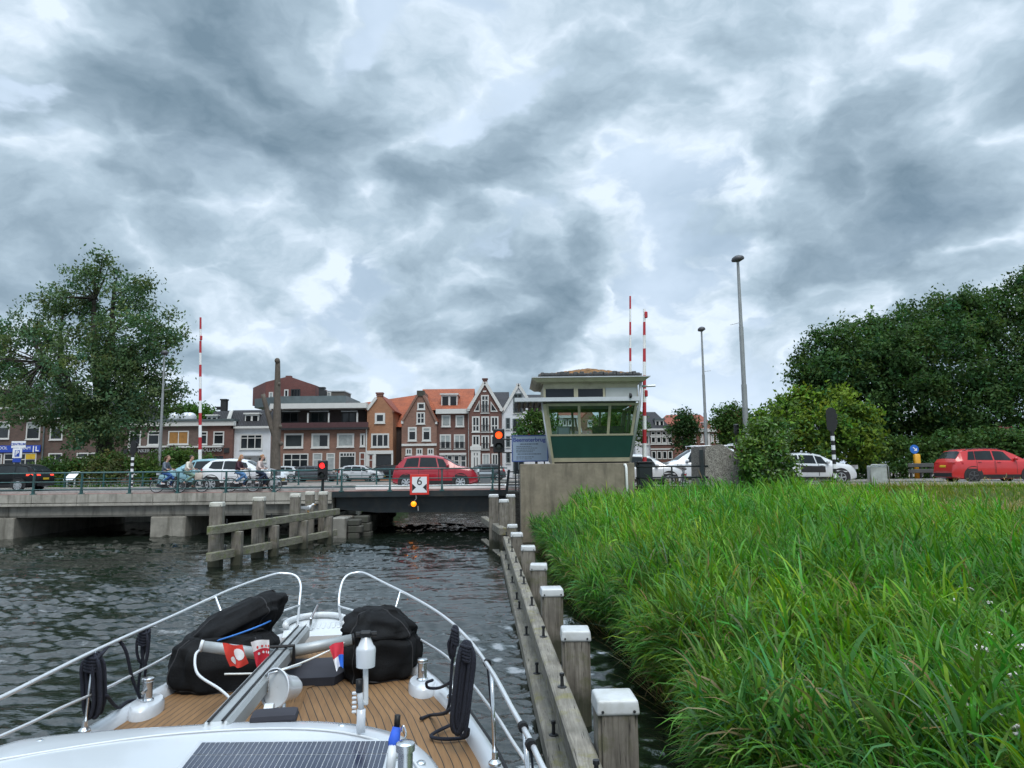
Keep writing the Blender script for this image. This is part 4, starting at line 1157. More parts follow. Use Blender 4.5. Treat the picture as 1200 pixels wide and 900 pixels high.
def h_neck_gable():
    Y = 70.2
    t = thing('gable_house', 'brown red brick house with tall neck gable topped by a grey stone cap', 'house', (wx(491, Y), Y, GZ), 0, 'old gabled houses on the quay')
    facade(t, Y, [(470.8, 494), (489, 462), (489, 458.3), (496.5, 458.3), (496.5, 462), (511.8, 494.5)], 9, M_BR_MIX)
    strip(t, Y, 488.3, 457.8, 497.2, 464, M_STONE, 'gable_cap', .12, .3)
    strip(t, Y, 470, 493, 472.6, 496.5, M_TRIM, 'gable_shoulder', .12, .2); strip(t, Y, 510, 493.5, 512.3, 497, M_TRIM, 'gable_shoulder', .12, .2)
    verge(t, Y, [(471.5, 493.3), (489, 463.5)], M_BR_MIX, .2); verge(t, Y, [(496.5, 463.5), (511.5, 494)], M_BR_MIX, .2)
    opening(t, Y, (489, 472, 498, 480), fw=.13); opening(t, Y, (488, 483, 498, 497), nx=2, nz=2, fw=.13)
    opening(t, Y, (478, 500.5, 488.3, 516.8), fw=.15, top=.3, curtain=.2); opening(t, Y, (494.7, 500.5, 505, 516.8), fw=.15, top=.3, curtain=.2)
    strip(t, Y, 470.8, 520, 511.8, 522.6, M_TRIM, 'string_course', .14, -.01)
    for a in (475.5, 488, 501): opening(t, Y, (a, 525.5, a + 7.3, 533), nx=2, fw=.12)
    opening(t, Y, (475, 536, 483, 557), name='door', top=.25); opening(t, Y, (488, 537, 508, 553), nx=2, name='shop_window')
    gable_roof(t, Y, (470.8, 494.8), (492.7, 460), (511.8, 495.3), M_TILE_O, 9, .0)
    # long orange roofs behind and to its left
    b = MB(); za, zb_, zc_ = wz(430, 474.8, Y + 8), wz(480, 463.5, Y + 8), wz(485, 500, Y + 2)
    xa, xb, xc = wx(404, Y + 8), wx(484, Y + 8), wx(497, Y + 8)
    b.add([(wx(461.5, Y + 2), Y + 2.15, zc_), (wx(492, Y + 2), Y + 2.15, zc_), (xc, Y + 8, wz(497, 460, Y + 8)), (xb, Y + 8, zb_), (xa, Y + 8, za), (wx(430, Y + 3), Y + 3.2, wz(430, 480, Y + 3)),
           (xc, Y + 14, zc_), (xa, Y + 14, zc_)], [(0, 1, 2, 3), (0, 3, 4, 5), (4, 3, 2, 6, 7)])
    b.build('roof', M_TILE_O, t, world=True)
def h_dormer_house():
    Y = 70.6
    t = thing('dormer_house', 'purple brown brick house with white cornice and white dormer in its orange roof', 'house', (wx(530, Y), Y, GZ))
    facade(t, Y, [(511.95, 484), (549, 484)], 9, M_BR_PURP)
    strip(t, Y, 511, 479.6, 549.8, 485, M_TRIM, 'cornice', .4, .2)
    x0, x1 = wx(511.5, Y), wx(551, Y); zf = wz(530, 480, Y); zr = wz(530, 455.8, Y + 5)
    side_roof(t, x0, x1 + .2, Y + .05, zf, Y + 5, zr, M_TILE_O, x2=wx(497, Y + 5))
    b = MB(); p = [(x0, Y + .1, zf), (x0, Y + 5, zr), (wx(495, Y + 5), Y + 5, zr), (wx(497, Y + 5), Y + 1, wz(500, 482, Y + 1))]
    b.add(p, [(0, 1, 2, 3)]); b.build('roof', M_TILE_O, t, world=True)
    dormer(t, Y + 1., (517, 462.8, 536, 477), depth=2.5, nx=2, roofm=None)
    opening(t, Y, (517.5, 486.5, 528, 500), fw=.13, curtain=.95); opening(t, Y, (534, 486.8, 544, 500), fw=.13, curtain=.95)
    for a in (515.5, 532): opening(t, Y, (a, 509, a + 13, 526.5), nx=2, fw=.13, curtain=.5, bal=True)
    strip(t, Y, 515, 530.8, 546.5, 533.2, M_TRIM, 'shop_fascia', .2, -.01)
    for a in (515.5, 523.5, 531.5, 539.5): opening(t, Y, (a, 533.3, a + 7, 556), nx=1, top=.3, fw=.1, name='shop_window')
    b = MB(); x = wx(549.4, Y); b.tube([(x, Y - .12, zf), (x, Y - .12, GZ)], .06); b.build('drain_pipe', M_TRIM, t, world=True)
def h_tall_gable():
    Y = 70.
    t = thing('gable_house', 'tall dark red brick house with sharp white edged gable and three columns of windows', 'house', (wx(568, Y), Y, GZ), 0, 'old gabled houses on the quay')
    facade(t, Y, [(549.3, 479), (568.3, 447.5), (587.8, 480)], 9, M_BR_PURP)
    verge(t, Y, [(548.5, 480.5), (567.8, 448)], M_TRIM, .3); verge(t, Y, [(568.6, 448), (588.8, 481.5)], M_TRIM, .3)
    for px in (549.3, 587.6): strip(t, Y, px - 1.6, 479, px + 1.6, 481.6, M_TRIM, 'gable_shoulder', .15, .1)
    gable_roof(t, Y, (549.3, 480), (568.3, 448.3), (587.8, 481), M_TILE_O, 8, .1)
    chimney(t, 568.3, Y - .05, 443.2, 449.5, .45, M_BR_PURP)
    strip(t, Y, 566.3, 457.8, 570.3, 459.4, M_TRIM, 'stone', .05, -.01)
    opening(t, Y, (564, 463, 573.2, 484), nx=2, top=.3, bal=True, fw=.12)
    for s, (a, c, d) in ((-1, (555, 562, 469)), (1, (575, 583.5, 470))):
        p = [W(a, 482.5, Y), W(c, 482.5, Y), W(c if s < 0 else a, d, Y)]
        b = MB(); b.prism([(v.x, Y - .06, v.z) for v in p], (0, .08, 0)); w = b.build('window', M_TRIM, t, world=True)
        cx = sum(v.x for v in p) / 3; cz = sum(v.z for v in p) / 3
        b = MB(); b.prism([(cx + (v.x - cx) * .68, Y - .066, cz + (v.z - cz) * .68) for v in p], (0, .002, 0)); b.build('pane', PANES[0], w, world=True)
    for a in (553.2, 564.2, 575.2):
        opening(t, Y, (a, 488, a + 9.2, 506.3), nx=2, top=.6 if a != 564.2 else None, fw=.13, bal=a == 564.2)
        if a != 564.2: opening(t, Y, (a, 510, a + 9.2, 522.3), nx=2, fw=.13)
    opening(t, Y, (564.2, 510.3, 573.3, 527), nx=2, fw=.13, bal=True)
    strip(t, Y, 551, 523, 564, 527.5, M_TRIM, 'door_surround', .16, -.01)
    opening(t, Y, (552, 527.5, 563, 557), nx=2, top=.25, fw=.28, name='door'); opening(t, Y, (565, 531.5, 574, 552), nx=2, fw=.12, curtain=.8); opening(t, Y, (576, 531.5, 584, 552), nx=2, fw=.12)
    strip(t, Y, 578.5, 510.3, 581, 530, M_TRIM, 'lintel', .02, -.008)
def h_white_gable():
    Y = 70.3
    t = thing('white_gable_house', 'white painted house with pointed gable and slate grey roof beside the bridge keeper house', 'house', (wx(610, Y), Y, GZ))
    facade(t, Y, [(588.1, 483), (607.5, 451.5), (629, 484), (650, 484)], 9, M_RENDER)
    verge(t, Y, [(588.5, 483.5), (607.3, 451)], M_TRIM, .28); verge(t, Y, [(607.7, 451), (629, 484)], M_TRIM, .28)
    gable_roof(t, Y, (588.1, 484), (607.5, 451.6), (629, 485), M_TILE_D, 9, .05)
    chimney(t, 607.4, Y + .2, 449.3, 453, .35, M_RENDER)
    # lower slate ridge running back to the left and another to the right
    side_roof(t, wx(574, Y + 1.5), wx(597, Y + 1.5), Y + 1.5, wz(588, 482, Y + 1.5), Y + 6, wz(588, 459.5, Y + 6), M_TILE_D)
    side_roof(t, wx(612, Y + 1.5), wx(652, Y + 1.5), Y + .8, wz(630, 482, Y + 1.), Y + 6, wz(630, 462.5, Y + 6), M_TILE_D)
    opening(t, Y, (602, 461, 613, 484), nx=2, top=.35, bal=True, fw=.12, frame=M_ZINC)
    opening(t, Y, (601, 490.5, 612, 506), nx=2, bal=True, fw=.1, frame=M_ZINC)
    strip(t, Y, 611, 507.5, 632, 511.8, mat('red awning', (.45, .03, .05), .7), 'awning', 1.0, -.012)
    for y0 in (489.8, 511, 529.5): opening(t, Y, (593, y0, 598, y0 + 13), nz=2, fw=.1, frame=M_ZINC)
    opening(t, Y, (601, 513, 612, 527), nx=2, fw=.1, frame=M_ZINC); opening(t, Y, (601, 534, 614, 556), nx=2, fw=.12, name='shop_window', frame=M_ZINC)
def h_through_hut():
    Y = 74.
    t = thing('brown_gable_house', 'brown gabled house seen through the windows of the bridge keeper house', 'house', (wx(680, Y), Y, GZ))
    facade(t, Y, [(672, 500), (691, 481.5), (702, 497), (702, 520)], 8, M_BR_MIX)
    gable_roof(t, Y, (674, 500), (691, 482), (702, 497.5), M_TILE_R, 8, .1)
    facade(t, Y - .6, [(655.5, 506), (658.3, 488.5), (676, 488.5), (679, 506), (679, 520)], 5, M_BR_GREY, 'front_wing')
    strip(t, Y - .6, 655, 487, 679, 490, M_TRIM, 'cornice', .3, .3); verge(t, Y - .6, [(655, 507), (658, 488)], M_TRIM, .35); verge(t, Y - .6, [(676.5, 488), (680, 507)], M_TRIM, .35)
    side_roof(t, wx(657, Y), wx(692, Y), Y + .5, wz(670, 489, Y), Y + 4, wz(670, 481.5, Y + 4), M_TILE_R)
    opening(t, Y - .6, (660, 491.5, 664.5, 499)); opening(t, Y - .6, (666, 491.5, 674, 499), nx=2); opening(t, Y, (689, 492, 695, 500), curtain=.9)
    chimney(t, 672.5, Y + 3.5, 479.5, 486, .5, M_BR_RED)
def h_right_row():
    Y = 72.
    t = thing('mansard_house', 'dark mansard roofed brick house with rows of white framed windows behind the barrier pole', 'house', (wx(770, Y), Y, GZ))
    facade(t, Y, [(762, 503), (790, 503)], 8, M_BR_PURP); facade(t, Y + .3, [(744, 503), (761.8, 503)], 8, M_RENDER, 'side_wall')
    x0, x1 = wx(742, Y), wx(788.5, Y); z0, z1 = wz(765, 503.2, Y), wz(765, 482.8, Y + 2)
    b = MB(); b.add([(x0, Y - .2, z0), (x1, Y - .2, z0), (wx(769, Y + 2), Y + 2, z1), (x0, Y + 2, z1), (x0, Y + 8, z0), (x1, Y + 8, z0), (wx(769, Y + 6), Y + 6, z1), (x0, Y + 6, z1)], [(0, 1, 2, 3), (3, 2, 6, 7), (1, 5, 6, 2), (5, 4, 7, 6), (4, 0, 3, 7)])
    b.build('roof', M_TILE_D, t, world=True)
    strip(t, Y, 743, 502.3, 790.3, 504.6, M_TRIM, 'gutter', .3, .1)
    dormer(t, Y + .3, (769, 492, 779, 500), nx=2)
    for y0, y1 in ((505.5, 510), (512, 519.2), (528.5, 538)):
        for i in range(4): opening(t, Y, (763 + i * 6.4, y0, 768.4 + i * 6.4, y1), fw=.08, sill=False, pane=PANES[0])
    for y0 in (510.3, 519.6, 525.5): strip(t, Y, 762, y0, 790, y0 + 1.5, M_TRIM, 'band', .1, -.012)
    opening(t, Y + .3, (749.5, 510, 754.5, 521)); opening(t, Y + .3, (756.5, 510, 760.5, 521))
    Y2 = 78.
    t = thing('red_roof_house', 'pinkish brick house with broad red tiled roof and skylights between two street trees', 'house', (wx(812, Y2), Y2, GZ))
    facade(t, Y2, [(780, 503), (843, 503)], 9, M_BR_RED)
    x0, x1 = wx(776, Y2), wx(844, Y2); z0, z1 = wz(810, 503, Y2), wz(810, 486, Y2 + 4)
    b = MB(); b.add([(x0, Y2 - .2, z0), (x1, Y2 - .2, z0), (wx(822, Y2 + 4), Y2 + 4, z1), (wx(782, Y2 + 4), Y2 + 4, z1), (x1, Y2 + 9, z0), (x0, Y2 + 9, z0)], [(0, 1, 2, 3), (1, 4, 2), (4, 5, 3, 2), (5, 0, 3)]); b.build('roof', M_TILE_R, t, world=True)
    strip(t, Y2, 780, 502.5, 844, 506.5, M_TRIM, 'cornice', .3, .1)
    dormer(t, Y2 + .4, (826, 495.5, 829.5, 503), nx=1, roofm=None)
    for px in (832.5, 838.5):
        b = MB(); p = [W(px, 502, Y2 + .2), W(px + 4, 502, Y2 + .2), W(px + 3, 496.5, Y2 + 1.6), W(px - .8, 496.5, Y2 + 1.6)]; b.prism([(v.x, v.y - .25, v.z) for v in p], (0, .1, .08)); b.build('skylight', M_TRIM, t, world=True)
    for px in (787, 798, 812, 821, 833, 839): opening(t, Y2, (px, 508.5, px + 3.5, 518.5), fw=.14)
    strip(t, Y2, 826.5, 507, 832, 525, M_TRIM, 'pilaster', .12, -.01)
    Y3 = 66.
    t = thing('narrow_house', 'narrow house end with steep red roof half hidden by the tall lamp post', 'house', (wx(876, Y3), Y3, GZ))
    facade(t, Y3, [(873.5, 504), (873.5, 483), (875, 481), (880, 498), (881, 504)], 8, M_BR_RED)
    gable_roof(t, Y3, (868, 503), (874.6, 480.5), (880.3, 498.5), M_TILE_O, 7, .1); strip(t, Y3, 876.5, 498, 881, 505, M_TRIM, 'fascia', .1, -.01)
for fn in (h_driving_school, h_low_shop, h_white_mansard, h_long_block, h_orange_gable, h_neck_gable, h_dormer_house, h_tall_gable, h_white_gable, h_through_hut, h_right_row): fn()
# ------------------------------------------------------------------ vehicles
def paint(name, c, rough=.28): return mat(name, c, rough, 0., var=.05, scale=1.2, coat=.7, dirt=tuple(x * .7 + .02 for x in c), dirt_amt=.2)
P_RED = paint('red car paint', (.33, .012, .025)); P_RED2 = paint('bright red car paint', (.50, .025, .028))
P_WHITE = paint('white car paint', (.70, .72, .74)); P_BLACK = mat('black car paint', (.006, .006, .007), .3, 0., var=.05, coat=.15, spec=.2); P_AQUA = paint('pale blue car paint', (.22, .40, .46))
P_SILV = paint('silver car paint', (.42, .44, .46)); P_PEARL = paint('pearl white car paint', (.60, .63, .65))
P_DARKG = paint('dark grey car paint', (.05, .055, .065))
M_TYRE = mat('tyre rubber', (.016, .016, .017), .85); M_RIM = mat('alloy wheel', (.50, .52, .54), .3, .6); M_RIMD = mat('dark alloy wheel', (.09, .09, .095), .35, .5)
M_CARGL = mat('car window glass', (.018, .023, .026), .05, var=.3, scale=1., spec=.4)
M_TRIMB = mat('black car trim', (.018, .018, .019), .6)
M_LAMPC = mat('clear lamp lens', (.55, .58, .6), .15, var=.1); M_LAMPR = mat('red lamp lens', (.38, .01, .012), .2)
M_LAMPLIT = mat_emit('lit tail lamp', (1., .06, .03), 1.2)
M_PLATE = mat('yellow number plate', (.65, .42, .02), .5, var=.03)
def car(name, label, cat, x, y, z, face, pt, s):
    """face +1: nose to +x.  s: L W H, top profile [(t, z)], belt, glass, wheels ...  t runs from the tail (0) to the nose (1)"""
    t = thing(name, label, cat, (x, y, z), 0. if face > 0 else PI, s.get('group'))
    L_, Wd, H = s['L'], s['W'], s['H']
    tp = np.array(s['top']); bl = np.array(s['belt']); hw = Wd / 2
    ztop = lambda u: float(np.interp(u, tp[:, 0], tp[:, 1])) * H
    zbelt = lambda u: float(np.interp(u, bl[:, 0], bl[:, 1])) * H
    def plan(u):
        a = min(u, 1 - u)
        return hw * (1 - .16 * max(0, (.12 - a) / .12) ** 1.7)
    zs = s.get('sill', .2)
    def section(u):
        w = plan(u); zt = ztop(u); zb = min(zbelt(u), zt - .012)
        cab = zt - zb
        k = min(1., cab / .32)
        wr = w * .965 - .10 * k - .17 * max(0, cab - .05) 
        zl = zs + .10 * max(0, (.1 - min(u, 1 - u)) / .1)
        zr = zt - .055 * k - .01
        bulge = w * (1 + .0)
        return [(0, zl), (w * .86, zl), (w * .955, zl + .05), (w * .985, zl + (zb - zl) * .3), (bulge, zl + (zb - zl) * .62), (w * .985, zb - .06), (w * .955, zb), (wr, max(zr, zb + .004)), (wr * .78, zt - .002), (0, zt + .012)]
    us = sorted(set(list(np.linspace(0, 1, 45)) + [float(q) for q in tp[:, 0]]))
    rows = []
    for u in us:
        sec = section(u); xx = (u - .5) * L_
        ring = [Vector((xx, yy, zz)) for yy, zz in sec] + [Vector((xx, -yy, zz)) for yy, zz in sec[-2:0:-1]]
        rows.append(ring)
    b = MB(); b.grid(rows, closed=True); n = len(rows[0])
    b.f.append(tuple(range(n))); b.m.append(0); o = (len(rows) - 1) * n; b.f.append(tuple(range(o + n - 1, o - 1, -1))); b.m.append(0)
    b.build('body', pt, t, angle=38)
    def side(u, v, off=.008):
        """point on the side between belt (0) and roof edge (1)"""
        sec = section(u); a, c = sec[6], sec[7]
        return (u - .5) * L_, a[0] + (c[0] - a[0]) * v + off, a[1] + (c[1] - a[1]) * v
    def low(u, f, off=.006):
        sec = section(u); pts = sec[2:7]; q = f * (len(pts) - 1); i = min(int(q), len(pts) - 2); q -= i
        a, c = pts[i], pts[i + 1]; return (u - .5) * L_, a[0] + (c[0] - a[0]) * q + off, a[1] + (c[1] - a[1]) * q
    for sg in (1, -1):
        for (ub0, ut0, ub1, ut1) in s['side_glass']:
            P_ = []
            for v in np.linspace(.07, .90, 5):
                P_.append([Vector((p[0], p[1] * sg, p[2])) for p in (side(ub0 + (ut0 - ub0) * v + (ub1 + (ut1 - ub1) * v - ub0 - (ut0 - ub0) * v) * h, v) for h in np.linspace(0, 1, 10))])
            b = MB(); b.grid(P_); b.build('side_window', M_CARGL, t, smooth=True)
        for (u0, u1) in s.get('doors', ()):
            P_ = [[Vector((p[0], p[1] * sg, p[2])) for p in (low(u, f) for u in np.linspace(u0, u1, 12))] for f in np.linspace(.28, .96, 8)]
            b = MB(); b.grid(P_); d = b.build('door', pt, t, smooth=True)
            uh = u0 + (u1 - u0) * (.16 if True else .8); p = low(uh, .80, .03)
            b = MB(); b.bbox(p[0] - .09, p[0] + .09, p[1] * sg - .02, p[1] * sg + .02, p[2] - .018, p[2] + .018, .008); b.build('handle', s.get('handle', pt), d)
            for uu in (u0 - .0022, u1 + .0022):
                b = MB(); b.grid([[Vector((p[0] + dx, p[1] * sg, p[2])) for dx in (-.008, .008)] for p in (low(uu, f, .0045) for f in np.linspace(.25, .98, 8))]); b.build('door_gap', M_TRIMB, d)
        if s.get('bump'):
            u0, u1 = s['bump']; P_ = [[Vector((p[0], p[1] * sg, p[2])) for p in (low(u, f, .02) for u in np.linspace(u0, u1, 10))] for f in np.linspace(.42, .72, 5)]
            b = MB(); b.grid(P_); b.build('side_bump_panel', M_TRIMB, t, smooth=True)
        if s.get('sill_trim', True):
            P_ = [[Vector((p[0], p[1] * sg, p[2])) for p in (low(u, f, .007) for u in np.linspace(.16, .84, 16))] for f in np.linspace(0., .2, 4)]
            b = MB(); b.grid(P_); b.build('sill_trim', s.get('trim', M_TRIMB), t, smooth=True)
        u = s.get('mirror', .66); p = side(u, .12, .09); b = MB(); b.bbox(p[0] - .05, p[0] + .1, p[1] * sg - .1, p[1] * sg + .09, p[2], p[2] + .15, .03); b.build('mirror', s.get('mirror_mat', pt), t, angle=50)
        if s.get('rails'):
            P_ = [side(u, 1.0, -.05) for u in np.linspace(*s['rails'], 9)]; b = MB()
            b.tube([(p[0], p[1] * sg, p[2] + .07 + (-.06 if i in (0, 8) else 0)) for i, p in enumerate(P_)], .022, 6); b.build('roof_rail', s.get('rail_mat', M_TRIMB), t)
    for key, nm in (('screen', 'windscreen'), ('rear', 'rear_window')):
        u0, u1 = s[key]; P_ = []
        for u in np.linspace(u0, u1, 8):
            sec = section(u); xx = (u - .5) * L_; du = .004
            sl = (ztop(u + du) - ztop(u - du)) / (2 * du * L_); nn = Vector((-sl, 0, 1)).normalized() * .012
            row = []
            for f in np.linspace(-1, 1, 9):
                wr = sec[7][0] * .95; yy = wr * f; a = abs(f) * sec[7][0] * .95
                zz = np.interp(a, [0, sec[8][0], sec[7][0]], [sec[9][1], sec[8][1], sec[7][1]])
                row.append(Vector((xx, yy, zz)) + nn)
            P_.append(row)
        b = MB(); b.grid(P_); b.build(nm, s.get('rear_mat', M_CARGL) if key == 'rear' else M_CARGL, t, smooth=True)
    r = s.get('r', .32)
    for u in s['axles']:
        for sg in (1, -1):
            xx = (u - .5) * L_; w = plan(u)
            Mx = Matrix.Translation((xx, sg * (w + .012), r)) @ Matrix.Rotation(R(-90) * sg, 4, 'X')
            Ma = Matrix.Translation((xx, sg * (w * .985), r + .015)) @ Matrix.Rotation(R(-90) * sg, 4, 'X')
            b = MB(); n_ = 26; ra, rb = r * 1.2, r * 1.32; vs = []
            for rr, zz in ((.02, .012), (ra, .012), (rb, .016), (rb, -.05)):
                for j in range(n_):
                    a = 2 * PI * j / n_; vs.append(Vector((rr * math.cos(a), rr * math.sin(a), zz)))
            vs = [Ma @ v for v in vs]
            vs = [Vector((v.x, v.y, max(v.z, zs - .01))) for v in vs]
            b.add(vs, [(i * n_ + j, i * n_ + (j + 1) % n_, (i + 1) * n_ + (j + 1) % n_, (i + 1) * n_ + j) for i in range(3) for j in range(n_)])
            b.build('wheel_arch', s.get('arch', M_TRIMB), t)
            wl = MB(); wl.lathe([(r * .55, -.19), (r * .96, -.2), (r, -.15), (r, -.03), (r * .96, .0), (r * .74, .012), (r * .70, .002), (r * .70, -.05), (r * .2, -.06)], 28, Mx); wh = wl.build('wheel', M_TYRE, t, angle=35)
            b = MB(); ri = r * .7
            b.lathe([(ri, -.02), (ri, .004), (ri * .90, .006), (ri * .88, -.03)], 28, Mx, cap=False)
            ns = s.get('spokes', 8)
            for k in range(ns):
                a = 2 * PI * k / ns + .2; M2 = Mx @ Matrix.Rotation(a, 4, 'Z')
                b.hexa([M2 @ Vector(v) for v in [(.03, -.02, -.03), (ri * .92, -.045, -.03), (ri * .92, .045, -.03), (.03, .02, -.03), (.03, -.02, .005), (ri * .92, -.04, .0), (ri * .92, .04, .0), (.03, .02, .005)]])
            b.lathe([(.001, -.02), (.05, -.02), (.05, .012), (.001, .014)], 12, Mx); b.build('rim', s.get('rim', M_RIM), wh, angle=40)
    # front and rear
    def endplate(u, nm, y0, y1, z0, z1, m, dx=.0, mir=True, par=t):
        """small panel standing on the end of the car"""
        outs = []
        for sg in ((1, -1) if mir else (1,)):
            P_ = []
            for zz in np.linspace(z0, z1, 4):
                row = []
                for yy in np.linspace(y0, y1, 6):
                    # find x of the shell at this y, z near the end
                    best = None
                    for uu in (np.linspace(0, .2, 41) if u < .5 else np.linspace(1, .8, 41)):
                        sec = section(uu)
                        if zz <= ztop(uu) + .005 and abs(yy) <= max(q[0] for q in sec) + .002: best = uu; break
                    uu = best if best is not None else u
                    row.append(Vector(((uu - .5) * L_ + (dx + .012) * (1 if u > .5 else -1), yy * sg, zz)))
                P_.append(row)
            b = MB(); b.grid(P_); outs.append(b.build(nm, m, par, smooth=True))
        return outs
    hl = s.get('headlamp', (.48, .80, .50, .60)); endplate(1, 'headlight', hl[0] * hw, hl[1] * hw * 1.1, hl[2] * H, hl[3] * H, M_LAMPC)
    tl = s.get('taillamp', (.55, .9, .52, .62)); endplate(0, 'tail_light', tl[0] * hw, tl[1] * hw * 1.02, tl[2] * H, tl[3] * H, s.get('tl_mat', M_LAMPR))
    endplate(1, 'grille', -.5 * hw, .5 * hw, .33 * H, .43 * H, M_TRIMB, mir=False); endplate(0, 'bumper', -.8 * hw, .8 * hw, .19 * H, .30 * H, M_TRIMB, mir=False); endplate(1, 'bumper', -.8 * hw, .8 * hw, .15 * H, .26 * H, M_TRIMB, mir=False)
    zp = s.get('plate', .38) * H
    endplate(0, 'number_plate', -.26, .26, zp, zp + .11, M_PLATE, .015, False); endplate(1, 'number_plate', -.26, .26, .29 * H, .29 * H + .11, M_PLATE, .03, False)
    for k, fn in enumerate(s.get('extra', ())): fn(t, section, L_)
    return t
HATCH = dict(L=4.1, W=1.75, H=1.62, top=[(0, .42), (.012, .56), (.03, .64), (.075, .80), (.13, .945), (.22, .985), (.36, 1.), (.50, .985), (.60, .93), (.68, .83), (.775, .675), (.85, .64), (.93, .58), (.975, .50), (1., .36)],
             belt=[(0, .60), (.2, .635), (.75, .60), (1, .5)], side_glass=[(.125, .17, .30, .31), (.315, .325, .535, .50), (.55, .515, .675, .585)], screen=(.60, .765), rear=(.045, .125), axles=(.165, .80), doors=[(.31, .54), (.55, .735)], mirror=.645, headlamp=(.5, .92, .48, .60), taillamp=(.6, .93, .55, .70), r=.325, spokes=7)
def spec(base, **k):
    d = dict(base); d.update(k); return d
ROAD = 2.086
YN, YF = 36.35, 40.3
def cx(px, Y): return W(px, 560, Y).x
yn = YN - .9
car('red_hatchback', 'small dark red hatchback driving over the lifting span of the bridge', 'car', (cx(459.5, yn) + cx(559.5, yn)) / 2, YN, ROAD, 1, P_RED, spec(HATCH, L=cx(559.5, yn) - cx(459.5, yn), H=1.68, W=1.75))
SUV = spec(HATCH, L=4.35, H=1.66, W=1.8, top=[(0, .40), (.01, .55), (.03, .66), (.07, .80), (.12, .93), (.2, .985), (.36, 1.), (.50, .985), (.60, .925), (.67, .84), (.755, .70), (.85, .665), (.93, .61), (.98, .52), (1., .38)],
           belt=[(0, .64), (.1, .72), (.2, .665), (.75, .62), (1, .52)], side_glass=[(.13, .17, .30, .31), (.315, .32, .52, .495), (.535, .51, .665, .585)], axles=(.17, .80), r=.35, rails=(.18, .52))
car('white_crossover', 'white car with slanting rear pillar waiting behind the cyclists on the bridge', 'car', -13.67, YN, ROAD, 1, P_WHITE, spec(SUV, L=3.95, H=1.60, rails=None, screen=(.60, .75)))
yf = YF - .9
car('pale_blue_car', 'pale blue car partly hidden behind the white car and two cyclists', 'car', cx(183, yf) + 2.1, YF, ROAD, -1, P_AQUA, spec(HATCH, L=4.2, H=1.68))
ESTATE = spec(HATCH, L=4.7, H=1.5, W=1.82, top=[(0, .40), (.008, .58), (.02, .68), (.06, .82), (.10, .92), (.2, .975), (.36, 1.), (.50, .985), (.60, .92), (.70, .76), (.745, .69), (.85, .655), (.93, .6), (.98, .5), (1., .38)],
              belt=[(0, .68), (.75, .63), (1, .5)], side_glass=[(.09, .13, .24, .25), (.255, .26, .46, .45), (.475, .465, .66, .565)], screen=(.595, .74), rear=(.028, .095), axles=(.2, .81), doors=[(.26, .46), (.475, .70)], rails=(.12, .54), taillamp=(.45, .98, .56, .64), plate=.42, rim=M_RIM, spokes=10)
car('black_estate_car', 'black estate car with lit tail lamps driving off past the blue shop sign', 'car', -26.1 - 2.35, YF - .3, ROAD, -1, P_BLACK, spec(ESTATE, tl_mat=M_LAMPLIT))
MPV = spec(HATCH, L=4.2, H=1.80, W=1.8, top=[(0, .38), (.008, .6), (.02, .8), (.05, .94), (.12, .985), (.3, 1.), (.50, .985), (.60, .93), (.70, .80), (.80, .645), (.88, .60), (.95, .54), (.985, .46), (1., .34)],
           belt=[(0, .60), (.8, .57), (1, .48)], side_glass=[(.06, .07, .27, .27), (.29, .29, .52, .50), (.54, .515, .70, .60)], screen=(.60, .785), rear=(.022, .045), axles=(.17, .815), doors=[(.28, .53), (.54, .74)], mirror=.66, r=.33, plate=.4)
p = cx(785, yn)
car('white_mpv', 'white people carrier passing behind the bridge keeper house and barrier pole', 'car', p - (.815 - .5) * 4.2, YN, ROAD, 1, P_PEARL, spec(MPV, H=1.62))
def rack(t, section, L_):
    b = MB(); zt = section(.4)[9][1] + .1
    for yy in (-.62, .62): b.tube([(L_ * -.46, yy, zt), (L_ * .10, yy, zt)], .022, 6)
    for q in np.linspace(-.45, .09, 7):
        b.tube([(L_ * q, -.66, zt), (L_ * q, .66, zt)], .02, 6); b.tube([(L_ * q, -.62, zt), (L_ * q, -.62, zt - .13)], .018, 6); b.tube([(L_ * q, .62, zt), (L_ * q, .62, zt - .13)], .018, 6)
    b.tube([(L_ * -.46, -.66, zt + .07), (L_ * -.46, .66, zt + .07)], .05, 8)
    b.build('roof_rack', M_ALU, t)
car('white_van', 'white delivery van with ladder roof rack half hidden by the pebbled block', 'van', cx(776, yf) + 2.15, YF, ROAD, -1, P_WHITE, spec(MPV, L=4.4, H=2.02, side_glass=[(.54, .515, .70, .60), (.36, .36, .525, .50)], rear=(.02, .04), extra=(rack,), handle=M_TRIMB))
CACT = spec(SUV, L=4.2, H=1.60, W=1.78, bump=(.33, .62), rails=(.2, .5), axles=(.18, .80), rim=M_RIM, spokes=5, side_glass=[(.15, .19, .31, .31), (.325, .325, .52, .495), (.535, .51, .66, .585)], taillamp=(.6, .9, .5, .6))
car('white_crossover', 'white crossover with dark side panel emerging from behind the green bush', 'car', cx(1006, yn) - 2.1, YN, ROAD, 1, P_PEARL, CACT)
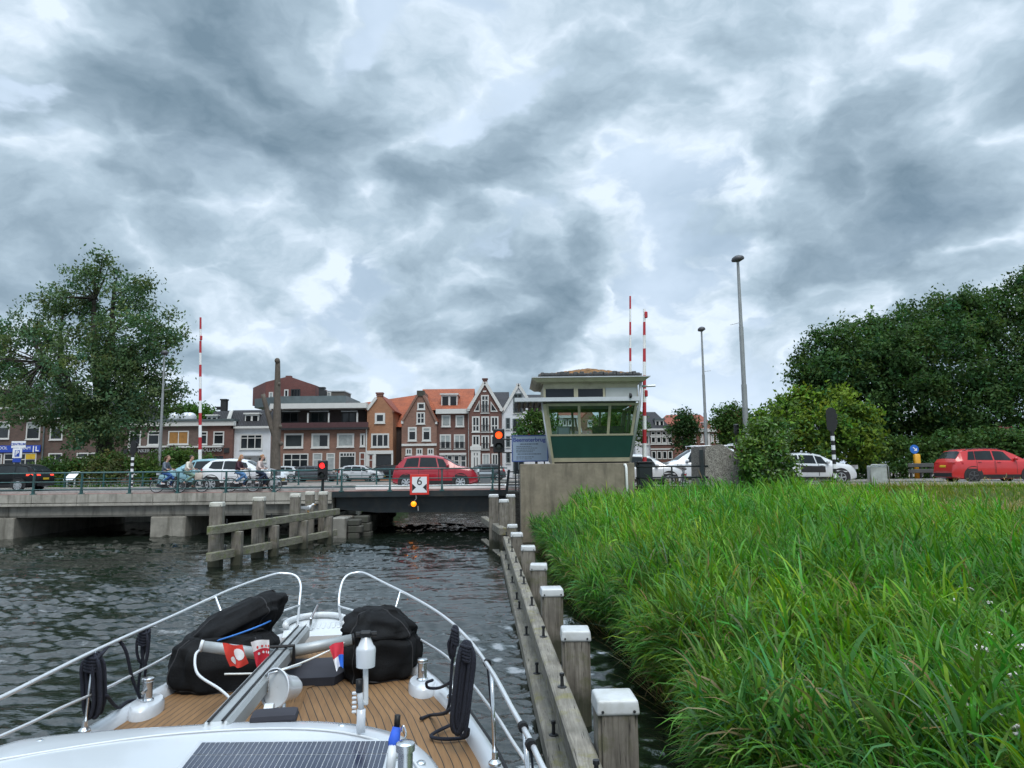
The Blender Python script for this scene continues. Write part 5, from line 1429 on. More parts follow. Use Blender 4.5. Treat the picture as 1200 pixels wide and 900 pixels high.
RSUV = spec(SUV, L=4.75, H=1.72, W=1.88, top=[(0, .36), (.008, .5), (.02, .60), (.045, .70), (.085, .84), (.11, .945), (.2, .985), (.36, 1.), (.52, .985), (.60, .935), (.67, .85), (.745, .70), (.85, .67), (.93, .61), (.98, .5), (1., .36)],
            belt=[(0, .60), (.1, .655), (.75, .62), (1, .5)], side_glass=[(.155, .19, .235, .245), (.24, .25, .425, .42), (.44, .435, .63, .545)], screen=(.60, .74), rear=(.05, .105), axles=(.205, .80), doors=[(.25, .43), (.445, .66)], rim=M_RIMD, spokes=5, r=.36, rails=(.14, .56), rail_mat=M_TRIMB, taillamp=(.35, .98, .545, .60), plate=.46)
car('red_suv', 'bright red sport utility car waiting before the dark trees', 'car', cx(1092, yn + 1.8) + 2.42, YN, ROAD, 1, P_RED2, RSUV)
# parked along the far quay
for (px, Yc, pt, f, lab, w) in ((424, 64.5, P_SILV, 1, 'silver car parked on the quay before the apartment block', 1), (370, 65.5, P_DARKG, 1, 'dark grey car parked on the quay behind the red signal', 1), (449, 65.5, P_BLACK, -1, 'black car parked on the quay before the orange gabled house', 1),
                             (566, 64., P_DARKG, -1, 'grey car parked on the quay before the tall gabled house', 1), (536, 65., P_SILV, 1, 'silver car parked on the quay before the dormer house', 1), (327, 65.5, P_SILV, -1, 'silver car parked on the quay before the white house', 1)):
    car('parked_car', lab, 'car', cx(px, Yc), Yc, 1.995, f, pt, spec(HATCH, group='cars parked along the far quay', H=1.5))
# ------------------------------------------------------------------ cyclists
M_SKIN = mat('skin', (.52, .30, .22), .55, var=.06)
M_LIP = mat('lips', (.40, .15, .13), .5)
def blob(mb, c, r, n=10, M=None):
    prof = [(max(.0005, r[0] * math.sin(PI * i / n)), -math.cos(PI * i / n)) for i in range(n + 1)]
    vs = []; k = 12
    for rr, z in prof:
        for j in range(k):
            a = 2 * PI * j / k; vs.append(Vector((rr * math.cos(a), rr / r[0] * r[1] * math.sin(a), z * r[2])))
    vs = [(M @ v if M is not None else v) + Vector(c) for v in vs]
    mb.add(vs, [(i * k + j, i * k + (j + 1) % k, (i + 1) * k + (j + 1) % k, (i + 1) * k + j) for i in range(n) for j in range(k)])
def join_into(me_list, name, m, parent):
    b = MB()
    for me in me_list: b.add([v.co for v in me.vertices], [tuple(p.vertices) for p in me.polygons])
    return b.build(name, m, parent, smooth=True)
def bicycle(label, x, y, z, frame_m, basket=None, crate=False, small=None):
    t = thing('bicycle', label, 'bicycle', (x, y, z), 0, 'bicycles crossing the bridge')
    r = .345; wb = 1.10
    for wx_ in (-wb / 2, wb / 2):
        b = MB(); b.tube([(wx_ + (r - .02) * math.cos(a), 0, r + (r - .02) * math.sin(a)) for a in np.linspace(0, 2 * PI, 33)[:-1]], .02, 6, closed=True); w = b.build('wheel', M_TYRE, t, smooth=True)
        b = MB(); b.tube([(wx_ + (r - .05) * math.cos(a), 0, r + (r - .05) * math.sin(a)) for a in np.linspace(0, 2 * PI, 33)[:-1]], .011, 5, closed=True)
        for a in np.linspace(0, 2 * PI, 19)[:-1]: b.tube([(wx_, .02 * (-1) ** int(a * 9), r), (wx_ + (r - .05) * math.cos(a), 0, r + (r - .05) * math.sin(a))], .0022, 3, cap=False)
        b.tube([(wx_, -.045, r), (wx_, .045, r)], .026, 8); b.build('rim', M_ALU, w)
        b = MB(); b.grid([[Vector((wx_ + (r + .025) * math.cos(a), yy, r + (r + .025) * math.sin(a))) for yy in (-.03, .03)] for a in np.linspace(R(20 if wx_ < 0 else 45), R(185 if wx_ < 0 else 170), 16)]); b.build('mudguard', frame_m, t)
    A, BB, S, Hd, Fk = Vector((-wb / 2, 0, r)), Vector((-.08, 0, .30)), Vector((-.22, 0, .86)), Vector((.36, 0, .84)), Vector((wb / 2, 0, r))
    b = MB()
    b.tube([BB, S], .017); b.tube([BB, Vector((.2, 0, .48)), Hd + Vector((.02, 0, -.1))], .02); b.tube([S + Vector((.07, 0, -.3)), Vector((.18, 0, .58)), Hd + Vector((.01, 0, -.04))], .017)
    for sy in (-.05, .05): b.tube([BB, A + Vector((0, sy, 0))], .011); b.tube([S + Vector((.02, 0, -.1)), A + Vector((0, sy, 0))], .009); b.tube([Hd + Vector((.03, sy * .6, -.16)), Fk + Vector((-.02, sy, .15)), Fk + Vector((0, sy, 0))], .012)
    b.tube([Hd + Vector((.05, 0, -.18)), Hd + Vector((-.03, 0, .22))], .018); b.build('frame', frame_m, t, smooth=True)
    b = MB(); b.tube([(-.02 + .13, -.27, 1.07), (.27, -.24, 1.09), (.34, -.1, 1.08), (.33, 0, 1.07), (.34, .1, 1.08), (.27, .24, 1.09), (.11, .27, 1.07)], .012); b.build('handlebar', M_ALU, t, smooth=True)
    b = MB(); 
    for sy in (-.27, .27): b.tube([(.09, sy, 1.068), (.2, sy * .96, 1.08)], .018)
    b.build('grips', M_TYRE, t)
    b = MB(); rows = []
    for i, (xx, w_, h_) in enumerate(((-.36, .05, .0), (-.33, .11, .02), (-.25, .12, .025), (-.17, .07, .015), (-.06, .025, .0))):
        rows.append([Vector((xx, w_ * math.cos(a), .90 + h_ + .03 * math.sin(a))) for a in np.linspace(0, 2 * PI, 11)[:-1]])
    b.grid(rows, closed=True); b.build('saddle', M_TYRE, t, smooth=True)
    b = MB()
    for sy in (-.06, .06): b.tube([(-.85, sy, .74), (-.3, sy, .74)], .008); b.tube([(-.68, sy, .74), A + Vector((0, sy, 0))], .007)
    for xx in (-.82, -.6, -.4): b.tube([(xx, -.06, .74), (xx, .06, .74)], .007)
    b.build('luggage_rack', M_DARK, t)
    b = MB(); b.bbox(-.88, -.84, -.05, .05, .64, .70, .01); b.build('rear_lamp', M_LAMPR, t)
    b = MB(); b.bbox(.42, .48, -.04, .04, .80, .88, .015); b.build('front_lamp', M_LAMPC, t)
    b = MB(); b.prism([(-.12 + .1 * math.cos(a) if math.cos(a) > 0 else -.5 + .05 * math.cos(a), -.05, (.30 + .1 * math.sin(a)) if math.cos(a) > 0 else .34 + .05 * math.sin(a)) for a in np.linspace(-PI / 2, 1.5 * PI, 16)], (0, -.03, 0)); b.build('chain_guard', M_DARK, t)
    b = MB(); b.tube([(-.08, -.1, .30), (-.08, .1, .30)], .012); b.tube([(-.08, .09, .3), (.06, .1, .22)], .012); b.tube([(-.08, -.09, .3), (-.22, -.1, .38)], .012)
    b.bbox(.01, .11, .09, .18, .2, .23, .006); b.bbox(-.27, -.17, -.18, -.09, .37, .40, .006); b.build('crank', M_DARK, t)
    if crate: 
        b = MB()
        for zz in np.linspace(.80, 1.04, 5): 
            for s0, s1 in (((.38, -.2), (.74, -.2)), ((.38, .2), (.74, .2)), ((.38, -.2), (.38, .2)), ((.74, -.2), (.74, .2))): b.beam((*s0, zz), (*s1, zz), .012, .05)
        b.box(.38, .74, -.2, .2, .77, .785); b.build('front_crate', M_DARK, t)
    if small: small(t)
    return t
def rider(label, x, y, z, top_m, leg_m, hair_m, hair, shoe_m, lean=.12, bare=False, coat=None, scale=1.0, reach=.0):
    """seated cyclist: one continuous body; clothes and hair are its children"""
    t = thing('person', label, 'person', (x, y, z), 0, 'people cycling over the bridge')
    pel = Vector((-.23, 0, 1.0)); nk = pel + Vector((lean + .03, 0, .50)); hd = nk + Vector((.05, 0, .17))
    ch = pel + Vector((lean * .7, 0, .34)); wa = pel + Vector((lean * .28, 0, .16))
    V = [pel, wa, ch, nk, hd + Vector((0, 0, -.05)), hd + Vector((.01, 0, .04))]; E_ = [(0, 1), (1, 2), (2, 3), (3, 4), (4, 5)]
    Rr = [.10, .085, .10, .05, .075, .07]
    joints = {}
    for sg in (1, -1):
        sh = ch + Vector((.01, .165 * sg, .09)); el = sh + Vector((.15, .06 * sg, -.23)); hand = Vector((.13, .265 * sg, 1.10)); wr = hand + Vector((-.08, 0, .02))
        el = (sh + wr) / 2 + Vector((-.03, .06 * sg, -.09))
        i0 = len(V); V += [sh, el, wr, hand + Vector((-.03, 0, 0))]; Rr += [.058, .042, .029, (.036, .022)]; E_ += [(2, i0), (i0, i0 + 1), (i0 + 1, i0 + 2), (i0 + 2, i0 + 3)]
        hip = pel + Vector((.03, .095 * sg, -.04)); ped = Vector((.06, .135, .23)) if sg > 0 else Vector((-.22, -.135, .40))
        kn = Vector((.20, .13 * sg, .66)) if sg > 0 else Vector((.22, .13 * sg, .82)); an = ped + Vector((-.06, 0, .08))
        i1 = len(V); V += [hip, kn, an, ped + Vector((.10, 0, .03))]; Rr += [.092, .06, .042, (.04, .03)]; E_ += [(0, i1), (i1, i1 + 1), (i1 + 1, i1 + 2), (i1 + 2, i1 + 3)]
        joints[sg] = (sh, el, wr, hand, hip, kn, an, ped)
    body = skin_mesh(V, E_, Rr, 2)
    b = MB(); b.add([v.co for v in body.vertices], [tuple(p.vertices) for p in body.polygons])
    # head with face, ears
    blob(b, hd + Vector((.0, 0, .02)), (.085, .072, .115), 12); blob(b, hd + Vector((.025, 0, -.045)), (.062, .052, .06), 8)
    blob(b, hd + Vector((.092, 0, -.005)), (.018, .013, .025), 6); 
    for sg in (1, -1): blob(b, hd + Vector((-.005, .073 * sg, 0)), (.018, .009, .03), 6)
    for sg in (1, -1):
        sh, el, wr, hand, *_ = joints[sg]
        for k, ln in enumerate((.070, .078, .074, .060)):
            o = hand + Vector((-.035 + .022 * k, 0, .012)); q = [o + Vector((0, 0, .004)), o + Vector((.004, -.02 * sg, .022)), o + Vector((.008, .016 * sg * 0, .028)), o + Vector((.012, .028 * sg, .010)), o + Vector((.008, .03 * sg, -.022 * ln / .078))]
            b.tube(q, [.0095, .009, .0085, .008, .006], 6)
        b.tube([hand + Vector((-.05, -.01 * sg, .0)), hand + Vector((-.02, -.03 * sg, -.012)), hand + Vector((.02, -.022 * sg, -.028))], [.012, .0105, .008], 6)
    bo = b.build('body', M_SKIN, t, smooth=True)
    e = MB()
    for sg in (1, -1): blob(e, hd + Vector((.078, .03 * sg, .02)), (.008, .01, .008), 6)
    e.build('eyes', mat('eye', (.03, .02, .015), .3), t, smooth=True)
    e = MB(); blob(e, hd + Vector((.079, 0, -.052)), (.008, .022, .006), 6); e.build('mouth', M_LIP, t, smooth=True)
    # clothes
    V = [pel + Vector((0, 0, .02)), wa, ch, nk + Vector((-.01, 0, -.04))]; E_ = [(0, 1), (1, 2), (2, 3)]; Rr = [.15, .135, .15, .08]
    for sg in (1, -1):
        sh, el, wr, *_ = joints[sg]; i0 = len(V)
        if bare: V += [sh, sh + (el - sh) * .75]; Rr += [.072, .058]; E_ += [(2, i0), (i0, i0 + 1)]
        else: V += [sh, el, wr + (el - wr) * .1]; Rr += [.074, .058, .042]; E_ += [(2, i0), (i0, i0 + 1), (i0 + 1, i0 + 2)]
    me = skin_mesh(V, E_, Rr, 2); me.materials.append(top_m); link('jacket' if not bare else 'shirt', me, t)
    V = [pel + Vector((0, 0, .06)), pel]; E_ = [(0, 1)]; Rr = [.14, .15]
    for sg in (1, -1):
        *_, hip, kn, an, ped = joints[sg]; i0 = len(V)
        V += [hip, (hip + kn) / 2 + Vector((0, 0, .01)), kn, (kn + an) / 2 + Vector((-.015, 0, 0)), an + (kn - an) * .08]; Rr += [.108, .095, .076, .066, .052]
        E_ += [(1, i0)] + [(i0 + k, i0 + k + 1) for k in range(4)]
    me = skin_mesh(V, E_, Rr, 2); me.materials.append(leg_m); link('trousers', me, t)
    for sg in (1, -1):
        an, ped = joints[sg][6], joints[sg][7]
        me = skin_mesh([an + Vector((-.02, 0, -.05)), ped + Vector((.04, 0, .03)), ped + Vector((.14, 0, .025))], [(0, 1), (1, 2)], [.05, (.05, .042), (.042, .03)], 2); me.materials.append(shoe_m); link('shoe', me, t)
    h = MB(); rows = []
    for i in range(9):
        th = PI * .02 + PI * .62 * i / 8
        row = []
        for j in range(16):
            a = 2 * PI * j / 16; rr = math.sin(th); cut = 1.0
            xx, yy, zz = .094 * rr * math.cos(a), .083 * rr * math.sin(a), .124 * math.cos(th)
            if math.cos(a) > .35 and zz < .045: zz = .045 + .02 * math.cos(a); xx = .088 * math.cos(a) * .95
            row.append(hd + Vector((xx - .008, yy, zz + .024)))
        rows.append(row)
    h.grid(rows, closed=True)
    if hair == 'tail': h.tube([hd + Vector((-.085, 0, .06)), hd + Vector((-.15, 0, .03)), hd + Vector((-.19, .01, -.07)), hd + Vector((-.2, .01, -.17))], [.022, .04, .036, .01], 8)
    if hair == 'long':
        for k in range(9):
            a = R(100 + 160 * k / 8); o = hd + Vector((.08 * math.cos(a), .075 * math.sin(a), .02))
            h.tube([o, o + Vector((-.04, 0, -.12)), o + Vector((-.11, .01 * (k % 3 - 1), -.25)), o + Vector((-.16 - .02 * (k % 2), 0, -.36))], [.03, .036, .03, .008], 6)
    if hair == 'bun': blob(h, hd + Vector((-.09, 0, .07)), (.045, .045, .045), 8)
    h.build('hair', hair_m, t, smooth=True)
    if coat: coat(t)
    return t
H_BROWN = mat('brown hair', (.12, .06, .03), .6, var=.3, scale=30); H_GINGER = mat('ginger blond hair', (.30, .15, .06), .6, var=.3, scale=30); H_DARK = mat('dark hair', (.025, .018, .015), .6, var=.3, scale=30)
JEANS = mat('blue jeans', (.035, .10, .28), .85, var=.2, scale=8); JEANS_L = mat('light blue jeans', (.10, .22, .42), .85, var=.2, scale=8); GREEN_S = mat('sage green skirt', (.16, .25, .19), .85); DENIM_D = mat('dark denim', (.02, .035, .07), .85)
T_GREY = mat('grey jacket cloth', (.10, .12, .15), .85, var=.2, scale=9); T_CREAM = mat('cream jacket cloth', (.60, .56, .48), .85, var=.15, scale=9); T_MAROON = mat('maroon jumper', (.045, .012, .022), .85, var=.2, scale=9); T_PINK = mat('pale pink top', (.55, .45, .42), .85, var=.15, scale=9)
SH_W = mat('white shoe', (.7, .7, .72), .6); SH_D = mat('dark shoe', (.03, .03, .03), .6)
Z_PATH = 2.058
def bag(label, x, y, z, m):
    t = thing('shopping_bag', label, 'bag', (x, y, z)); b = MB(); rows = []
    for i, (zz, s) in enumerate(((0, .8), (.04, 1.), (.16, 1.05), (.28, .92), (.33, .75))):
        rows.append([Vector((.19 * s * math.copysign(abs(math.cos(a)) ** .6, math.cos(a)), .11 * s * math.copysign(abs(math.sin(a)) ** .6, math.sin(a)), zz + .012 * math.sin(3 * a + i))) for a in np.linspace(0, 2 * PI, 17)[:-1]])
    b.grid(rows, closed=True); b.f.append(tuple(range(16))); b.m.append(0); b.build('bag_body', m, t, smooth=True)
    b = MB()
    for sy in (-.05, .05): b.tube([(-.09, sy, .3), (-.05, sy, .43), (.05, sy, .43), (.09, sy, .3)], .008, 5)
    b.build('handle', m, t)
Yb = 34.62
def px_x(px, Y=Yb): return W(px, 572, Y).x
bicycle('black bicycle under the ponytailed rider in the grey jacket', px_x(197), Yb, Z_PATH, M_DARK)
rider('woman with brown ponytail in grey jacket and blue jeans riding a bicycle', px_x(197), Yb, Z_PATH, T_GREY, JEANS, H_BROWN, 'tail', SH_W, .10)
bicycle('dark green bicycle under the rider in the cream jacket', px_x(219) , Yb + .38, Z_PATH, M_TEAL)
rider('rider in a cream jacket with dark hair tied up cycling beside the ponytailed woman', px_x(219), Yb + .38, Z_PATH, T_CREAM, GREEN_S, H_DARK, 'bun', SH_D, .16)
bag('pale beige shopping bag hanging from the handlebar of the green bicycle', px_x(219) + .38, Yb + .38 + .0, Z_PATH + .62, mat('beige canvas', (.5, .44, .38), .9))
bicycle('black city bicycle under the long haired rider in maroon', px_x(283), Yb, Z_PATH, M_DARK)
rider('woman with long ginger hair in a maroon jumper and light jeans on a bicycle', px_x(283), Yb, Z_PATH, T_MAROON, JEANS_L, H_GINGER, 'long', SH_W, .10)
bicycle('black bicycle with front crate under the rider in pale pink', px_x(306), Yb + .36, Z_PATH, M_DARK, crate=True)
rider('rider in a pale pink top with short ginger hair on the foremost bicycle', px_x(304), Yb + .36, Z_PATH, T_PINK, DENIM_D, H_GINGER, 'bun', SH_W, .14)
# ------------------------------------------------------------------ street furniture and signs
M_GALV = mat('galvanised steel', (.30, .31, .31), .5, .5, var=.15, scale=2)
M_BLACKP = mat('black paint', (.012, .012, .013), .5)
M_REDP = mat('signal red paint', (.42, .022, .03), .5, var=.1)
M_SIGNW = mat('sign white', (.74, .76, .78), .5, var=.03)
M_RED_LIT = mat_emit('lit red lens', (1., .03, .03), 1.3); M_ORANGE_LIT = mat_emit('lit orange red lens', (1., .075, .012), 1.6); M_AMBER_LIT = mat_emit('lit amber lens', (1., .27, .005), 1.3)
M_LENS = mat('dark signal lens', (.03, .035, .03), .3)
def lamp_post(label, px, ptop, Y, z0, r0, headw, heading=0., lean=None):
    T = W(px, ptop, Y); x = T.x
    t = thing('street_lamp', label, 'street lamp', (x, Y, z0), 0, 'tall street lamps')
    b = MB(); h = T.z - z0
    b.tube([(x, Y, z0), (x, Y, z0 + 1.2)], r0 * 1.25, 10); b.tube([(x, Y, z0 + 1.2), (x, Y, z0 + h * .45)], r0, 10); b.tube([(x, Y, z0 + h * .45), (x, Y, z0 + h * .70)], r0 * .82, 10); b.tube([(x, Y, z0 + h * .70), (x, Y, T.z - .1)], [r0 * .68, r0 * .5], 10)
    b.build('pole', M_GALV, t, world=True, angle=40)
    b = MB(); Mx = Matrix.Translation((x, Y, T.z)) @ Matrix.Rotation(heading, 4, 'Z') @ Matrix.Rotation(R(-12), 4, 'Y') @ Matrix.Scale(.95, 4, (1, 0, 0)) @ Matrix.Scale(1.4, 4, (0, 0, 1))
    b.lathe([(.03, -.12), (.09, -.1), (headw * .3, -.05), (headw * .32, .0), (headw * .26, .07), (.1, .12), (.001, .13)], 16, Mx); b.build('lamp_head', mat('dark lamp housing', (.05, .05, .055), .5), t, world=True, angle=50)
    b = MB(); s = -1 if headw > .9 else 1; b.tube([(x, Y, z0 + h * .72), (x + s * .5, Y, z0 + h * .72 + (-.12 if s < 0 else .06))], .018, 6); b.build('banner_arm', M_GALV, t, world=True)
lamp_post('tallest street lamp, standing behind the green bush beside the pebbled block', 864.5, 303.5, 33.0, 1.9, .125, 1.0, .3)
lamp_post('medium height street lamp rising behind the roof rack of the white van', 822, 386, 46.4, 2.0, .11, .85, .3)
lamp_post('slim street lamp beside the big tree and left of the red and white pole', 193, 413.5, 47., 2.0, .10, .8)
def barrier(label, px, ptop, pbot, Y, zb, box=None, lean=0., w=.085, first_red=True, n=None, zs=()):
    T = W(px, ptop, Y); B = W(px if box is None else px, pbot, Y)
    t = thing('barrier_pole', label, 'barrier', (B.x, Y, zb), 0, 'raised red and white bridge barriers')
    Hh = T.z - zb - .9; k = n or 12
    b = MB(); pts = []
    for i in range(k):
        f0, f1 = i / k, (i + 1) / k; tap = lambda f: w * (1 - .45 * f)
        p0 = Vector((B.x + (T.x - B.x) * f0, Y, zb + .9 + Hh * f0)); p1 = Vector((B.x + (T.x - B.x) * f1, Y, zb + .9 + Hh * f1))
        b.tube([p0, p1], [tap(f0), tap(f1)], 10, m=(i + (0 if first_red else 1)) % 2, cap=(i in (0, k - 1)))
    b.build('boom', [M_REDP, M_WHITE], t, world=True, angle=40)
    for f in zs:
        q = MB(); q.bbox(T.x * f + B.x * (1 - f) + .0, T.x * f + B.x * (1 - f) + .14, Y - .12, Y - .02, zb + .9 + Hh * f, zb + .9 + Hh * f + .3, .03); q.build('boom_lamp', M_REDP, t, world=True)
    b = MB(); bw = box or .6; b.bbox(B.x - bw / 2, B.x + bw / 2, Y - .25, Y + .35, zb, zb + 1.25, .03); b.build('motor_box', M_GIRD, t, world=True)
    b = MB(); b.bbox(B.x - bw / 2 - .05, B.x + bw / 2 + .05, Y - .3, Y + .4, zb + 1.252, zb + 1.31, .02); b.build('box_lid', M_DARK, t, world=True)
barrier('raised red and white barrier pole standing alone left of the bare tree trunk', 235, 372, 540, 44.8, 2.0, w=.11, n=13, zs=(.85,))
barrier('raised barrier pole rising behind the roof of the keeper house', 738.5, 347, 540, 43.6, 2.06, w=.10, n=13, zs=(.5, ))
barrier('raised barrier pole with dark motor box right beside the keeper house', 755, 362, 541, 31.6, W(754, 576, 31.6).z, box=.62, w=.10, n=12, zs=(.94, .45))
def signal(label, px, py0, py1, Y, kind, zb, lit=None, group=None, name='traffic_light', cat='traffic light'):
    """head between py0 and py1; kind: 'striped' pole seen from behind, or 'plain'"""
    A, B = W(px, py0, Y), W(px, py1, Y); x = A.x; w = (A.z - B.z)
    t = thing(name, label, cat, (x, Y, zb), 0, group)
    if kind == 'striped':
        k = 12; b = MB(); h = B.z - zb
        for i in range(k): b.tube([(x, Y, zb + h * i / k), (x, Y, zb + h * (i + 1) / k)], .085, 12, m=(i + 1) % 2, cap=(i in (0, k - 1)))
        b.build('pole', [M_BLACKP, M_SIGNW], t, world=True, angle=40)
        b = MB(); hw = w * .21; pts = []
        for a in np.linspace(0, 2 * PI, 29)[:-1]:
            pts.append((x + hw * math.cos(a), Y, (A.z + B.z) / 2 + (w / 2 - hw) * (1 if math.sin(a) > 0 else -1) + hw * math.sin(a)))
        b.prism(pts, (0, .03, 0)); b.build('backboard', M_BLACKP, t, world=True)
        b = MB(); b.bbox(x - hw * .6, x + hw * .75, Y + .032, Y + .25, B.z + .1, A.z - .1, .03); b.bbox(x + hw * .75, x + hw * 1.3, Y + .04, Y + .2, (A.z + B.z) / 2 - .25, (A.z + B.z) / 2 - .02, .02); b.bbox(x + hw * .75, x + hw * 1.3, Y + .04, Y + .2, (A.z + B.z) / 2 + .05, (A.z + B.z) / 2 + .28, .02); b.build('signal_housing', M_BLACKP, t, world=True)
    else:
        b = MB(); b.tube([(x, Y + .1, zb), (x, Y + .1, B.z + .05)], .05, 8); b.build('pole', M_BLACKP, t, world=True)
        hw = w * .24; b = MB(); b.bbox(x - hw, x + hw, Y - .12, Y + .12, B.z, A.z, .04); b.build('signal_housing', M_BLACKP, t, world=True)
        nl = 2
        for i in range(nl):
            zc = A.z - w * (.27 + .48 * i); r = hw * .62
            b = MB(); Mx = Matrix.Translation((x, Y - .121, zc)) @ Matrix.Rotation(R(90), 4, 'X')
            b.lathe([(r, 0), (r * .9, .02), (r * .5, .045), (.001, .055)], 18, Mx, cap=False); b.build('lens', lit if (i == 0 and lit) else M_LENS, t, world=True, smooth=True)
            b = MB(); b.grid([[Vector((x + r * 1.1 * math.cos(a), Y - .12 - d, zc + r * 1.1 * math.sin(a))) for a in np.linspace(R(-10), R(190), 14)] for d in (0, .16)]); b.build('visor', M_BLACKP, t, world=True)
    return t
signal('road traffic light with black oval backboard before the hedge left of the cyclists', 156.5, 516, 532.5, 43.4, 'striped', 2.06, group='striped road traffic lights')
signal('road traffic light with black oval backboard between white crossover and red car', 973.5, 477.5, 505.5, 33.8, 'striped', 2.0, group='striped road traffic lights')
signal('small ship signal showing red light at the left end of the lifting span', 378.5, 539.5, 562.5, 33.9, 'plain', 2.06, M_RED_LIT, 'ship signals', 'ship_signal', 'signal light')
signal('ship signal glowing orange red beside the blue framed info board', 584.5, 502.5, 530.5, 33.2, 'plain', 2.05, M_ORANGE_LIT, 'ship signals', 'ship_signal', 'signal light')
signal('dark traffic light without board against the leaves of a street tree', 862.5, 497, 508, 44., 'plain', 2.06)
# arms that hold the info board
def info_board():
    Y = 32.6
    a, c = W(601, 540, Y), W(641, 511, Y)
    t = thing('info_board', 'white information board in blue frame naming the bridge beside the keeper house', 'sign', ((a.x + c.x) / 2, Y, 2.05))
    fr = mat('blue sign frame', (.10, .16, .42), .5)
    b = MB(); b.box(a.x, c.x, Y, Y + .05, a.z, c.z); bd = b.build('board', mat('pale blue sign face', (.50, .60, .73), .45, var=.06, scale=1.5), t, world=True)
    b = MB(); w = .05
    for q in ((a.x - w, a.x, a.z - w, c.z + w), (c.x, c.x + w, a.z - w, c.z + w)): b.box(q[0], q[1], Y - .02, Y + .06, q[2], q[3])
    for q in ((a.z - w, a.z), (c.z, c.z + w)): b.box(a.x, c.x, Y - .02, Y + .06, q[0], q[1])
    b.build('frame', fr, t, world=True)
    W_, H_ = c.x - a.x, c.z - a.z
    M0 = lambda u, v: Matrix.Translation(Vector((a.x + W_ * u, Y - .006, c.z - H_ * v)) - t.location)
    text_mesh('Beemsterbrug', .26, 'lettering', mat('blue lettering', (.06, .09, .40), .5), t, M0(.48, .15), .003, bold=.004)
    dk = mat('grey print', (.13, .15, .2), .6)
    for v, u0, u1, th in ((.31, .22, .74, .030), (.41, .1, .55, .018), (.48, .1, .72, .02), (.56, .1, .64, .02), (.63, .1, .58, .02), (.72, .14, .82, .026), (.84, .1, .62, .022), (.92, .1, .55, .018)):
        b = MB(); u = u0
        g = np.random.default_rng(int(v * 100))
        while u < u1:
            l = .02 + .06 * g.random(); b.box(a.x + W_ * u, a.x + W_ * min(u + l, u1), Y - .005, Y - .001, c.z - H_ * (v + th), c.z - H_ * (v - th * .3)); u += l + .012
        b.build('print_line', dk, t, world=True)
    for px in (604, 638):
        x = W(px, 540, Y).x; b = MB(); b.box(x - .03, x + .03, Y + .062, Y + .12, 2.03, c.z); b.build('post', M_GIRD, t, world=True)
    b = MB()
    for z in (c.z - .12, a.z + .38): b.tube([(W(589, 520, Y).x, Y + .09, z), (a.x + .1, Y + .09, z)], .035, 6)
    b.build('bracket', M_BLACKP, t, world=True)
info_board()
def six_sign():
    Y = 33.86
    a, c = W(480.2, 580, Y), W(502.8, 556, Y); x = (a.x + c.x) / 2
    t = thing('width_sign', 'square white sign with red border reading 6 hung on the bridge railing', 'sign', (x, Y, a.z))
    b = MB(); b.bbox(a.x, c.x, Y, Y + .03, a.z, c.z, .01); b.build('border', mat('sign red', (.62, .03, .02), .5, var=.04), t, world=True)
    w = (c.x - a.x) * .115
    b = MB(); b.box(a.x + w, c.x - w, Y - .006, Y - .001, a.z + w, c.z - w); b.build('face', M_SIGNW, t, world=True)
    for s in (-1, 1):
        xe = x + s * ((c.x - a.x) / 2 - w - .006); b = MB(); zc = a.z + (c.z - a.z) * .37; d = (c.x - a.x) * .19
        b.prism([(xe, Y - .008, zc - d), (xe, Y - .008, zc + d), (xe - s * d * 1.05, Y - .008, zc)], (0, -.004, 0)); b.build('triangle', M_BLACKP, t, world=True)
    text_mesh('6', .55, 'lettering', M_BLACKP, t, Matrix.Translation((0, -.010, (c.z - a.z) * .66)), .003)
    b = MB(); b.tube([(x, Y + .06, c.z), (x, Y + .06, 1.9)], .02); b.build('bracket', M_GIRD, t, world=True)
    p = W(484.8, 590.6, Y)
    l = thing('amber_lamp', 'round amber passage lamp glowing under the red bordered 6 sign', 'lamp', (p.x, Y, p.z))
    b = MB(); b.lathe([(.13, 0), (.125, .04), (.08, .09), (.001, .11)], 16, Matrix.Translation((p.x, Y - .02, p.z)) @ Matrix.Rotation(R(90), 4, 'X'), cap=False); b.build('lens', M_AMBER_LIT, l, world=True, smooth=True)
    b = MB(); b.lathe([(.14, -.12), (.15, 0), (.13, .005)], 16, Matrix.Translation((p.x, Y - .02, p.z)) @ Matrix.Rotation(R(90), 4, 'X')); b.bbox(p.x - .26, p.x - .15, Y - .05, Y + .05, p.z - .13, p.z - .03, .015); b.build('lamp_housing', M_BLACKP, l, world=True)
    b = MB(); b.tube([(p.x + .1, Y + .02, a.z - .02), (p.x + .12, Y + .02, p.z + .25), (p.x + .02, Y + .05, p.z + .12)], .022); b.tube([(p.x + .2, Y, p.z - .1), (p.x + .22, Y, p.z - .32)], .03); b.build('hanger', M_GALV, l, world=True)
six_sign()
